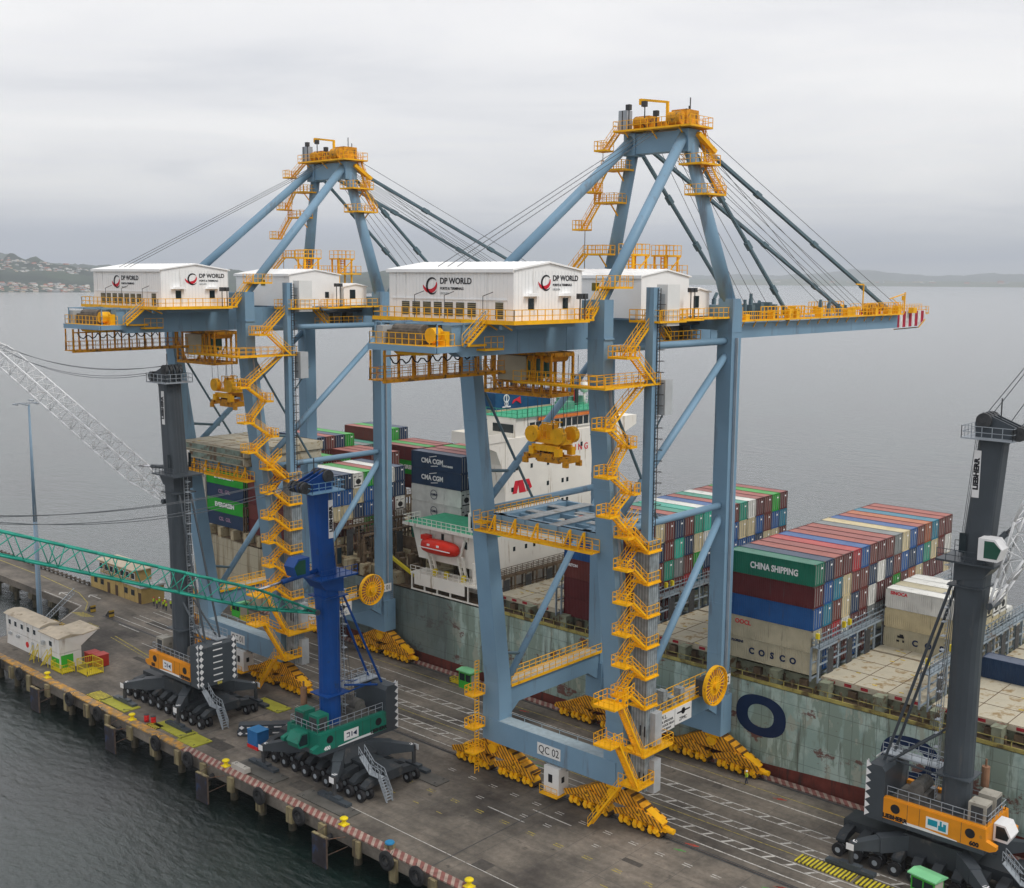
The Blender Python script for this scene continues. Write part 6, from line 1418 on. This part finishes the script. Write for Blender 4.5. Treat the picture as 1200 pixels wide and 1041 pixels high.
G2 = [[B, B, CR, B, NV, B, TL, AQ, WH, BL, B, TL, WH, M_, B, GN, M_],
      [BL, M_, NV, B, AQ, NV, CR, WH, NV, B, BL, CR, CR, BL, B, BL, SK],
      [B, BL, B, TL, GY, B, GN, NV, BL, NV, BL, BL, BL, NV, CR, CR, B],
      [M_, B, M_, M_, B, R2, SK, M_, None, None, None, None, None, None, None, None, None],
      [M_, B, B, M_, None, None, None, None, None, None, None, None, None, None, None, None, None]]
S2 = stack(-21.8, G2, 13.2, 2.84, 'the stack behind the nearer crane')
G0 = [[None]*7+[WH, BF, WH, WH, None], [None]*7+[CR, CR, CR, BF, WH], [None]*7+[BF, BF, CR, WH, CR]]
S0 = stack(19.7, G0, 13.54, 2.62, 'the low cream stack', reef=[(c, t) for c in range(7, 12) for t in range(3)])
o = container(28.1, 38.4, 13.56, 2.55, NV, 'single navy container alone on the hatch cover at the right edge')
GA1 = [[NV, M_, M_, GN, B, NV, B, B], [NV, GN, B, B, M_, None, None, None], [WH, WH, WH, B, None, None, None, None], [WH, WH, B, None, None, None, None, None], [PN, B, None, None, None, None, None, None], [PN, B, None, None, None, None, None, None]]
SA1 = stack(-65.7, [[None]*4+r for r in GA1], 14.4, 2.9, 'the stack aft of the superstructure', reef=[(4, 3), (4, 2), (5, 3), (5, 2), (6, 3)])
GA3 = [[NV, NV, WH, GN, B, WH, NV], [BL, BL, CR, BL, GN, NV, NV], [CR, CR, NV, BL, NV, M_, WH], [M_, M_, WH, GN, M_, B, WH], [CR, CR, B, B, B, B, WH]]
SA3 = stack(-88.2, GA3, 13.3, 2.75, 'the stack behind the blue mast', reef=[(2, 4), (6, 2), (2, 1)])
GA4 = [[M_, B, GN, M_, B, GN, None, None, B, B, B, None, None, M_, GN, B, M_], [B, B, None, None, None, None, M_, M_, B, None, None, None, None, GN, GN, None, M_], [M_, M_]+[None]*11+[M_, None, None, M_], [B, B], [M_, M_]]
SA4 = stack(-100.9, GA4, 13.3, 2.82, 'the brown aft stack')
GA5 = [[None]*7+[NV, B, NV, GN, None, None, None, B, GN, NV], [M_, M_, B, None, None, None, None, B, M_, GN, B, TL, GY, TL, M_, B, NV], [GN, M_]+[None]*9+[M_, M_, M_], [NV, M_], [GN, M_], [NV, B]]
SA5 = stack(-115.0, GA5, 13.3, 2.72, 'the aftmost stack'); 
print('containers', NCONT)
# lettering on the containers (local coordinates: side wall at y = -1.22)
def side_text(o, s, size, x, z, m, sx=1, bold=.02, al='CENTER'): text(s, size, F_land(x, -1.235, z), m, o, 'lettering', al, bold, sx)
side_text(S1[(0, 4)], 'CHINA SHIPPING', 1.12, .5, 1.3, TXW, .78, .035)
side_text(S1[(0, 1)], 'OOCL', .8, -3.6, 2.0, TXR, 1, .02); side_text(S1[(0, 0)], 'FLORENS', .42, -4.3, 2.2, TXN, 1)
for k, ch in enumerate('COSCO'): side_text(S1[(0, 0)], ch, 1.1, -2.2+k*1.45, 1.25, TXN, 1, .05)
for k, ch in enumerate('COSCO'): side_text(S0[(7, 0)], ch, 1.1, -1.8+k*1.75, 1.1, TXN, 1, .05)
g = MB(); g.box(-4.2, -3.3, -1.25, -1.225, 1.45, 1.75); g.box(-4.3, -3.9, -1.25, -1.225, .9, 1.15); g.box(-3.5, -3.25, -1.25, -1.225, .9, 1.2); g.box(-3.9, -3.4, -1.25, -1.225, 1.75, 1.95); g.build('bear_mark', TXB, S0[(7, 0)])
side_text(S0[(7, 2)], 'SINOCA', .62, -4.3, 2.05, TXR, 1, .02)
for t_ in (4-0, 2): 
    if (0, t_-1) in SA5: pass
side_text(SA5[(0, 3)], 'EVERGREEN', 1.15, -.2, 1.55, TXW, 1.05, .05); side_text(SA5[(0, 1)], 'EVERGREEN', 1.15, -.2, 1.45, TXW, 1.05, .05)
for t_ in (2, 0): side_text(SA5[(0, t_)], 'CSL  GSL', 1.0, -.2, 1.4, mat('faded_pink_letters', (.35, .22, .32), .6), 1, .02)
for t_ in (5, 4): 
    side_text(SA1[(4, t_)], 'CMA CGM', 1.15, -.9, 1.4, TXW, 1.0, .04)
    g = MB(); g.beam((-1.6, -1.235, 2.1), (.2, -1.235, 2.45), .02, .12); g.beam((-1.2, -1.235, .55), (.5, -1.235, .75), .02, .12); g.build('swoosh', TXW, SA1[(4, t_)])
side_text(SA1[(4, 5)], 'CONTAINERS', .42, 2.8, .9, TXW)
for t_ in (3, 2):
    g = MB(); g.ring((-.5, -1.24, 1.5), .8, .09, 'y', 20, w=.02); g.build('ring_emblem', TXN, SA1[(4, t_)]); side_text(SA1[(4, t_)], 'CARU', .5, -.5, 1.5, TXN)
side_text(SA1[(4, 1)], 'EVERGREEN', 1.15, -.2, 1.5, TXW, 1.05, .05)
side_text(SA4[(13, 3)], 'EVERGREEN', 1.1, 2.2, 1.4, TXW, 1.05, .05)
side_text(S2[(0, 2)], 'TRITON', .55, -4.6, 1.9, TXW)

# ------------------------------------------------------------------ mobile harbour cranes
class UB(MB):
    """builder for the slewing part: rotates its geometry about the slewing centre"""
    def __init__(s, rz): super().__init__(); s.rz = rz
    def build(s, name, mats, parent=None, smooth=False):
        c, n = math.cos(s.rz), math.sin(s.rz); s.v = [(x*c-y*n, x*n+y*c, z) for x, y, z in s.v]
        return super().build(name, mats, parent, smooth)
LHB = mat('mhc_blue', (.004, .058, .25), .4, var=.12, scale=.4, dirt=(.02, .05, .12), dirt_amt=.2)
LHG = mat('mhc_green', (.01, .17, .115), .45, var=.12, dirt=(.03, .08, .06), dirt_amt=.2)
LHY = mat('mhc_orange_yellow', (.72, .27, .012), .42, var=.08, dirt=(.35, .17, .04), dirt_amt=.15)
LATW = mat('lattice_pale', (.76, .77, .78), .5, var=.06)
LATG = mat('lattice_green', (.02, .30, .22), .5, var=.12)
DECKD = mat('machinery_deck', (.12, .115, .105), .8, var=.3, scale=1.5)
CHRM = mat('cylinder_rod', (.6, .6, .62), .2, .9)
def lattice(rz, p0, elev, length, wd, hh, m, root, flare=9.0, ch=.13, step=3.6, name='boom'):
    """four chord lattice boom rising from its heel at p0 in the local slewing plane"""
    ce, se = math.cos(elev), math.sin(elev)
    def at(t_, a, b_):
        f = min(1, .12+.88*t_/flare) if t_ < flare else (1 if t_ < length-5 else max(.35, (length-t_)/5))
        return (p0[0]+t_*ce-b_*hh/2*f*se, p0[1]+a*wd/2*(f if t_ > flare else max(f, .75)), p0[2]+t_*se+b_*hh/2*f*ce)
    ts = [0, flare*.33, flare*.66, flare]
    while ts[-1] < length-.1: ts.append(min(length, ts[-1]+step))
    g = UB(rz)
    for i in range(len(ts)-1):
        for a in (-1, 1):
            for b_ in (-1, 1): g.tube(at(ts[i], a, b_), at(ts[i+1], a, b_), ch, 8)
    bo = g.build(name, m, root, True)
    g = UB(rz); thin = ch*.42
    for i in range(len(ts)-1):
        t0, t1 = ts[i], ts[i+1]; tm = (t0+t1)/2
        for a in (-1, 1):
            g.tube(at(t0, a, -1), at(tm, a, 1), thin, 6); g.tube(at(tm, a, 1), at(t1, a, -1), thin, 6)
            if i % 2 == 0: g.tube(at(t0, a, -1), at(t0, a, 1), thin, 6)
        for b_ in (-1, 1):
            g.tube(at(t0, -1, b_), at(tm, 1, b_), thin, 6); g.tube(at(tm, 1, b_), at(t1, -1, b_), thin, 6)
        if i % 3 == 0: g.tube(at(t0, -1, 1), at(t0, 1, 1), thin*1.4, 6); g.tube(at(t0, -1, -1), at(t0, 1, -1), thin*1.4, 6)
    g.build('bracing', m, bo, True)
    g = UB(rz); g.tube(at(0, -1.3, 0), at(0, 1.3, 0), .35, 10); g.build('boom_foot', SLATE, bo)
    g = UB(rz); g.tube(at(length, -1, 0), at(length, 1, 0), .8, 16); g.build('boom_sheave', DARK, bo)
    return at
def mobile_crane(x, y, rz, H, hz, elev, length, mastm, bodym, latm, lab, wd=2.6, hh=2.6, num='600', zo=0., vis=1, mono=False, cabm=None):
    root = empty('mobile_crane', (x, y, 0)); tag(root, lab, 'mobile crane', 'mobile harbour cranes')
    # undercarriage
    UC = mat('undercarriage_dark', (.034, .040, .046), .5, var=.15, scale=.6, dirt=(.08, .075, .07), dirt_amt=.2)
    g = MB(); g.box(-10.3, 10.3, -1.5, 1.5, 1.75, 2.9); g.prism([(-4.4, 2.6), (-3.0, 4.1), (3.0, 4.1), (4.4, 2.6), (4.4, 1.7), (-4.4, 1.7)], 'y', -2.6, 2.6); g.tube((0, 0, 4.0), (0, 0, 4.75), 2.2, 24); g.build('chassis', UC, root)
    for s_ in (-1, 1):
        for k in range(10):
            xx = -9.4+k*2.09
            if abs(xx) < .8: continue
            g = MB(); g.prism([(s_*1.5, 1.7), (s_*1.5, 2.5), (s_*3.2, 2.3), (s_*4.1, 1.75), (s_*4.1, 1.45), (s_*3.1, 1.5)] if s_ > 0 else [(s_*3.1, 1.5), (s_*4.1, 1.45), (s_*4.1, 1.75), (s_*3.2, 2.3), (s_*1.5, 2.5), (s_*1.5, 1.7)], 'x', xx-.5, xx+.5); sw = g.build('axle_cover', UC, root)
            for e in (-.62, .62):
                g = MB(); yy = s_*3.75+e; g.tube((xx, yy-.24, .7), (xx, yy+.24, .7), .7, 20); g.build('tyre', BLACK, sw, False)
                g = MB(); g.tube((xx, yy-.26, .7), (xx, yy+.26, .7), .3, 12); g.build('rim', GALV, sw)
    for sx in (-1, 1):
        for sy in (-1, 1):
            g = MB(); a = V((sx*2.6, sy*1.8, 3.1)); b_ = V((sx*7.0, sy*6.4, 2.75)); m_ = a+(b_-a)*.55
            g.beam(a, m_, 1.25, 1.7); g.beam(m_, b_, 1.05, 1.5, w2=.75, h2=.8); arm = g.build('outrigger', mat('outrigger_grey', (.055, .065, .075), .5, var=.12), root)
            g = MB(); d = (b_-a).normalized()
            for k in range(3):
                for s_ in (-1, 1): c = b_-d*(.2+k*.35)+V((0, 0, .45)); n_ = V((-d.y, d.x, 0)); g.beam(c-d*.18+n_*.32*s_, c+d*.05, .12, .04)
            g.box(b_.x-.42, b_.x+.42, b_.y+sy*.43-.02, b_.y+sy*.43+.02, 2.4, 3.1); g.build('chevron_plate', TXW, arm)
            g = MB(); g.tube((b_.x, b_.y, .3), (b_.x, b_.y, 3.1), .26, 12); g.build('support_cylinder', DARK, arm)
            g = MB(); g.box(b_.x-2.7, b_.x+2.7, b_.y-.42, b_.y+.42, .16, .5); g.box(b_.x-1.2, b_.x+1.2, b_.y-.36, b_.y+.36, .5, .78); g.build('support_pad', SLATE, arm)
    g = MB(); o_ = V((10.2, -2.6, 0))
    for s_ in (0, .9): g.beam(o_+V((1.8, s_, .1)), o_+V((.4, s_, 2.6)), .1, .2); g.rail([o_+V((1.8, s_, .3)), o_+V((.4, s_, 2.7)), o_+V((-1.4, s_, 3.0)), o_+V((-3.2, s_, 4.6))], 1.0, .6, .06)
    for k in range(8): c = o_+V((1.7-k*.17, 0, .35+k*.3)); g.box(c.x-.12, c.x+.12, c.y, c.y+.9, c.z, c.z+.04)
    g.box(8.8, 10.7, -2.6, -1.7, 2.62, 2.7); g.beam(o_+V((-1.4, .45, 2.7)), o_+V((-3.2, .45, 4.3)), .8, .08); g.build('access_stair', GALV, root)
    # slewing platform
    z0 = 4.8+zo
    g = UB(rz); g.box(-5.2, 5.4, -3.15, 3.15, z0, z0+.5); g.build('slewing_frame', SLATE, root)
    g = UB(rz)
    for s_ in (-1, 1):
        g.prism([(-5.2, z0+.51), (5.9, z0+.51), (6.5, z0+.8), (6.5, z0+1.2), (5.5, z0+1.5), (5.4, z0+2.75), (-5.2, z0+2.75)], 'y', s_*3.2, s_*2.55)
        g.box(-5.19, 5.3, s_*2.54, s_*3.1, z0+2.751, z0+2.83)
    g.box(5.0, 5.4, -2.54, 2.54, z0+.51, z0+2.7); bd = g.build('house_panel', bodym, root)
    g = UB(rz)
    for s_ in (-1, 1):
        for xx in (-3.9, 3.9): g.tube((xx, s_*3.2, z0+1.85), (xx, s_*3.23, z0+1.85), .5, 20)
    g.build('round_vent', TXB, bd)
    g = UB(rz)
    for s_ in (-1, 1):
        for xx in (-2.6, -1.3, 3.0): g.box(xx-.02, xx+.02, s_*3.2, s_*3.212, z0+.55, z0+2.7)
    g.build('panel_seam', DARK, bd)
    g = UB(rz); 
    for s_ in (vis,): g.box(-.6, 1.7, s_*3.2, s_*3.225, z0+.95, z0+2.2); g.prism([(-3.0, z0+.51), (2.7, z0+.51), (2.6, z0+.6), (-.5, z0+.8), (-3.0, z0+.8)], 'y', s_*3.2, s_*3.215)
    sgn = g.build('company_sign', TXW, bd)
    g = UB(rz)
    if vis < 0: s_ = -1; g.box(-.4, .6, s_*3.226, s_*3.24, z0+1.35, z0+2.0); g.box(.7, 1.5, s_*3.226, s_*3.24, z0+1.1, z0+1.6); g.box(.85, 1.05, s_*3.226, s_*3.24, z0+1.6, z0+2.1); g.box(1.2, 1.5, s_*3.226, s_*3.24, z0+1.6, z0+1.9)
    else: s_ = 1; g.prism([(-.3, z0+1.25), (-.3, z0+1.9), (.3, z0+1.58)], 'y', s_*3.226, s_*3.24); g.box(.4, .55, s_*3.226, s_*3.24, z0+1.3, z0+1.9); g.box(.8, .9, s_*3.226, s_*3.24, z0+1.3, z0+1.9); g.box(.9, 1.3, s_*3.226, s_*3.24, z0+1.3, z0+1.4); g.box(.9, 1.3, s_*3.226, s_*3.24, z0+1.75, z0+1.9)
    g.build('sign_graphic', mat('sign_teal', (.01, .28, .38), .5) if vis < 0 else TXN, sgn)
    Mr = Matrix.Rotation(rz, 4, 'Z')
    def side(xx, zz, s_): return Mr @ frame((xx, s_*3.235, zz), (-s_*1, 0, 0), (0, 0, 1))
    for s_ in (-1, 1):
        text('LIEBHERR', .62, side(-3.9, z0+.85, s_), TXB, bd, 'lettering', bold=.035); text(num, .62, side(4.35, z0+.85, s_), TXB if bodym is not LHG else TXW, bd, 'lettering', bold=.035)
    g = UB(rz); g.box(-5.1, 4.9, -2.5, 2.5, z0+2.0, z0+2.45); g.box(-3.5, -1.4, -1.2, 1.2, z0+2.45, z0+3.6); g.tube((-2.5, -1.3, z0+3.9), (-2.5, 1.3, z0+3.9), .8, 16); g.build('winch_deck', DECKD, root)
    g = UB(rz)
    for s_ in (-1, 1): g.rail([(-5.1, s_*2.6, z0+2.83), (5.3, s_*2.6, z0+2.83)], 1.05, 1.1, .055)
    g.rail([(5.3, -2.6, z0+2.83), (5.3, 2.6, z0+2.83)], 1.05, 1.1, .055); g.build('deck_railing', GALV, root)
    for yy in (-1.35, 1.35):
        g = UB(rz); g.box(3.2, 5.0, yy-.85, yy+.85, z0+2.5, z0+4.7); eb = g.build('cooler_box', LHG if bodym is LHG else mat('cooler_beige', (.36, .34, .29), .6, var=.15, dirt=(.15, .13, .1), dirt_amt=.3), root)
        g = UB(rz); g.box(5.0, 5.03, yy-.7, yy+.7, z0+2.8, z0+4.4); g.box(3.5, 4.7, yy*1.0+math.copysign(.85, yy), yy+math.copysign(.88, yy), z0+2.8, z0+4.4); g.build('cooler_grille', DARK, eb)
    g = UB(rz); g.tube((2.9, 3.1*vis*-1, z0+2.6), (2.9, 3.1*vis*-1, z0+7.4), .12, 8); g.tube((2.9, 3.1*vis*-1, z0+4.4), (2.9, 3.1*vis*-1, z0+6.6), .42, 12); g.build('exhaust', mat('rust_pipe', (.22, .12, .07), .7, var=.3), root)
    g = UB(rz); g.prism([(5.45, z0+.9), (6.9, z0+.9), (7.2, z0+1.6), (6.6, z0+2.7), (5.45, z0+2.7)], 'y', -1.1, 1.1); c_ = g.build('lower_cab', TXW if vis < 0 else bodym, root)
    g = UB(rz); g.prism([(5.7, z0+1.2), (6.85, z0+1.2), (7.0, z0+1.6), (6.5, z0+2.5), (5.7, z0+2.5)], 'y', -1.13, 1.13); g.build('cab_window', GLASS, c_)
    # counterweight
    zt = 10.8+zo
    g = UB(rz); pts = [(-7.3, z0-.05), (-5.25, z0-.05), (-5.25, zt-.5), (-5.6, zt), (-7.0, zt), (-7.3, zt-.4)]
    g.prism(pts, 'y', -3.1, 3.1); cw = g.build('counterweight', SLATE, root)
    g = UB(rz)
    for k in range(7):
        zc = z0+.5+k*.9
        for yy in (-2.65, 2.65): g.prism([(yy-.36, zc), (yy, zc+.4), (yy+.36, zc), (yy, zc-.4)], 'x', -7.33, -7.301)
        g.box(-7.33, -7.301, -.75, .75, zc-.08, zc+.08)
        for s_ in (-1, 1): g.prism([(-7.3, zc-.42), (-6.75, zc), (-7.3, zc+.42)], 'y', s_*3.1, s_*3.125)
    g.build('warning_diamonds', TXW, cw)
    text(num[0:1]+'50' if vis > 0 and bodym is not LHG else num, .5, Mr @ frame((-7.34, -.2, z0+.12), (0, -1, 0), (0, 0, 1)), mat('yellow_lettering', (.7, .6, .1), .5), cw, 'lettering', bold=.02)
    # mast
    def octo(cx_, w_, d_, z, n=16, sq=.45):
        r = []
        for k in range(n):
            a = 2*math.pi*(k+.5)/n; ca, sa = math.cos(a), math.sin(a); f = lambda v_: math.copysign(abs(v_)**sq, v_)
            r.append((cx_+w_/2*f(ca), d_/2*f(sa), z))
        return r
    n = 16; mw = .78 if mastm is LHB else .9; rings = [octo(1.2, 3.3, 3.3, z0+2.4, n, .9), octo(1.25, 3.3, 3.3, hz-5, n, .9), octo(1.45, 3.3, 3.3, hz+1.5, n, .5), octo(1.5, 3.1, 3.2, hz+1.6, n, .4), octo(2.6, 2.7, 2.9, H-.6, n, .4), octo(2.7, 3.1, 2.9, H, n, .4)]
    rings = [[(sum(p[0] for p in r)/len(r)+(x_-sum(p[0] for p in r)/len(r))*mw, y_*mw, z_) for x_, y_, z_ in r] for r in rings]
    g = UB(rz); vs = [v_ for r in rings for v_ in r]
    g.add(vs, [(i*n+k, i*n+(k+1) % n, (i+1)*n+(k+1) % n, (i+1)*n+k) for i in range(len(rings)-1) for k in range(n)]+[tuple(range(n-1, -1, -1)), tuple(range((len(rings)-1)*n, len(rings)*n))]); mast = g.build('mast', mastm, root)
    g = UB(rz)
    for zz in (z0+6.3, hz+1.55): g.box(-.55, 3.0, -1.72, 1.72, zz, zz+.14)
    g.build('mast_collar', mastm, mast)
    g = UB(rz); cx_ = 2.7
    g.box(cx_-2.6, cx_+2.4, -2.2, 2.2, H, H+.14)
    g.rail([(cx_-2.55, -2.15, H+.14), (cx_+2.35, -2.15, H+.14), (cx_+2.35, 2.15, H+.14), (cx_-2.55, 2.15, H+.14), (cx_-2.55, -2.15, H+.14)], 1.15, .9, .06); g.build('top_platform', GALV if mastm is not LHB else mat('pale_blue', (.2, .38, .55), .5), mast)
    g = UB(rz)
    for yy in (-.9, 0, .9): g.prism([(cx_-1.6, H+.14), (cx_+2.9, H+.14), (cx_+3.3, H+.9), (cx_+.5, H+2.0), (cx_-1.0, H+2.6), (cx_-1.7, H+1.6)], 'y', yy-.1, yy+.1)
    hd = g.build('mast_head', mastm, mast)
    for xx, zz, r in ((cx_-.8, H+1.8, .75), (cx_+2.6, H+.75, .7)):
        for yy in (-1.12, -.45, .45, 1.12): g = UB(rz); g.tube((xx, yy-.2, zz), (xx, yy+.2, zz), r, 18); g.tube((xx, yy-.26, zz), (xx, yy+.26, zz), r*.35, 10); g.build('sheave', DARK, hd)
    g = UB(rz); g.beam((cx_+.4, 0, H+1.8), (cx_+.4, 0, H+4.0), .1); g.build('beacon_pole', DARK, hd)
    s_ = vis; zc = H-3.5
    cxm = 3.0 if (vis > 0 and mastm is not LHB) else 2.2; yf = s_*(1.36 if mastm is not LHB else 1.19); cxm = 2.45+(cxm-2.45)*mw
    g = UB(rz); g.box(cxm-.95, cxm-.35, yf, yf+s_*.03, zc-2.3, zc+2.3); g.box(cxm-1.0, cxm-.3, yf-s_*.01, yf+s_*.015, zc-2.35, zc+2.35)
    ns = g.build('name_plate', TXW, mast)
    rd = (0, 0, 1); up = (s_*1.0, 0, 0)       # reads upwards
    text('LIEBHERR', .66, Mr @ frame((cxm-.65, yf+s_*.045, zc), rd, up), TXB, ns, 'lettering', bold=.04, sx=1.12)
    # ladders, platforms
    g = UB(rz); lx = -.55
    for k in range(int((hz+4-z0-3)/.4)): zz = z0+3+k*.4; g.box(lx-.45, lx-.4, -.3, .3, zz, zz+.05)
    for e in (-.3, .3): g.beam((lx-.42, e, z0+2.9), (lx-.1, e, hz+4.2), .06)
    for k in range(int((hz+4-z0-3)/1.5)): zz = z0+4+k*1.5; g.box(lx-.9, lx-.4, -.35, .35, zz, zz+.05)
    g.build('mast_ladder', GALV, mast)
    g = UB(rz); zc = hz+4.3; g.box(-1.6, 4.2, -2.4, 2.4, zc-.2, zc); g.rail([(-1.5, -2.35, zc), (4.1, -2.35, zc)], 1.1, .9, .06); g.rail([(-1.5, 2.35, zc), (4.1, 2.35, zc)], 1.1, .9, .06); g.prism([(0, zc-.2), (3.9, zc-.2), (2.8, zc-1.6), (0, zc-2.2)], 'y', -1.5, 1.5); g.build('cab_platform', mastm, mast)
    sc = (-1.9 if num == '550' else vis*1.9); cxo = 3.2 if mastm is LHB else -.3; zc += 1.2 if mastm is LHB else .6
    g = UB(rz); g.prism([(3.0+cxo, zc+.02), (4.9+cxo, zc+.02), (5.3+cxo, zc+1.3), (4.6+cxo, zc+2.2), (3.0+cxo, zc+2.2)], 'y', sc-.95, sc+.95); cb = g.build('crane_cab', cabm or TXW, mast)
    g = UB(rz); g.prism([(3.6+cxo, zc+.3), (4.85+cxo, zc+.3), (5.2+cxo, zc+1.3), (4.5+cxo, zc+2.0), (3.6+cxo, zc+2.0)], 'y', sc-.98, sc+.98); g.build('cab_window', mat('green_glass', (0, 0, 0)), cb)
    g = UB(rz); [g.box(2.2-3.0+1.2, 2.2-3.0+1.9, s_*1.64, s_*1.67, zc+.2, zc+2.2) for s_ in (-1, 1)]; g.build('mast_door', GLASS, mast)
    g = UB(rz)
    for s_ in (-1, 1): g.tube((-.4, s_*.9, hz+1.4), (-6.2, s_*1.2, zt), .16, 8); g.tube((-.4, s_*.9, hz*.52), (-6.0, s_*1.2, zt-.3), .14, 8)
    g.tube((-.4, 0, z0+5.5), (-5.8, 0, zt-.2), .12, 8)
    g.build('backstay_strut', mastm, root)
    g = UB(rz)
    for yy in (-.6, 0, .6): g.tube((-2.0, yy, z0+4), (cx_-1.6, yy*.7, H+1.6), .03, 5)
    g.build('hoist_rope', ROPE, root)
    g = UB(rz); g.box(-7.0, -.6, vis*-1.0-.9, vis*-1.0+.9, zt+.1, zt+.25); g.rail([(-7, vis*-1.0-.85, zt+.25), (-.6, vis*-1.0-.85, zt+.25)], 1.1, 1.0, .06); g.rail([(-7, vis*-1.0+.85, zt+.25), (-.6, vis*-1.0+.85, zt+.25)], 1.1, 1.0, .06); g.build('access_bridge', GALV, root)
    # boom with luffing cylinders and pendant ropes
    at = lattice(rz, (3.6, 0, hz), elev, length, wd, hh, latm, root)
    g = UB(rz); c = at(9.0, 0, .9); g.tube((2.4, 0, hz+5.0), (2.4+(c[0]-2.4)*.62, 0, hz+5+(c[2]-hz-5)*.62), .3, 12); cy = g.build('luffing_cylinder', mastm, root, True)
    g = UB(rz); g.tube((2.4+(c[0]-2.4)*.6, 0, hz+5+(c[2]-hz-5)*.6), c, .16, 10); g.build('piston_rod', CHRM, cy, True)
    g = UB(rz)
    tipz = at(length, 0, 0)
    def cat(p, q, sag, r=.04):
        pv = None
        for k in range(15):
            t_ = k/14; c = V(p)*(1-t_)+V(q)*t_; c.z -= sag*4*t_*(1-t_)
            if pv is not None: g.tube(pv, c, r, 5, caps=False)
            pv = c
    for k, (yy, dz) in enumerate(((-.7, 0), (-.4, .5), (.4, .2), (.7, .9))):
        cat((cx_+(-.8, -.3, 1.2, 2.2)[k], yy*.6, H+(2.5, 2.5, 1.6, 1.2)[k]), (tipz[0], tipz[1]+yy, tipz[2]+dz), 2.2+k*.3 if elev < .9 else .3)
    g.build('pendant_rope', ROPE, root)
    return root
mobile_crane(-74.0, -13.0, math.pi, 46.6, 29.5, R_(19.8), 60, SLATE, LHY, LATW, 'slate mast mobile harbour crane with orange house and pale lattice boom, leftmost', num='550', vis=1)
mobile_crane(-40.2, -12.6, -math.pi/2, 36.0, 21.2, R_(21.6), 52, LHB, LHG, LATG, 'mobile harbour crane with blue mast, green house and long green lattice boom', wd=2.0, hh=2.2, num='400', zo=-.8, vis=1, cabm=LHB)
mobile_crane(27.6, 14.1, 0, 46.2, 29.6, R_(70), 50, SLATE, LHY, LATW, 'slate mast mobile harbour crane with orange house at the right edge beside the hull', num='600', vis=-1)

# ------------------------------------------------------------------ x positions along the quay rescaled to fit the refitted camera
KX, K0 = .9775, .66
for o in list(bpy.data.objects):
    if o.parent or o.type in ('CAMERA', 'LIGHT'): continue
    n_ = o.name.split('.')[0]
    if n_ in ('gantry_crane', 'container_spreader', 'water', 'hills', 'haze', 'hillside_house', 'shore_house'): continue
    o.location.x = K0+KX*o.location.x
    if o.get('kind') == 'structure' or n_ in ('container_ship', 'kerb_railing', 'concrete_pile', 'causeway_pile'): o.scale.x = KX
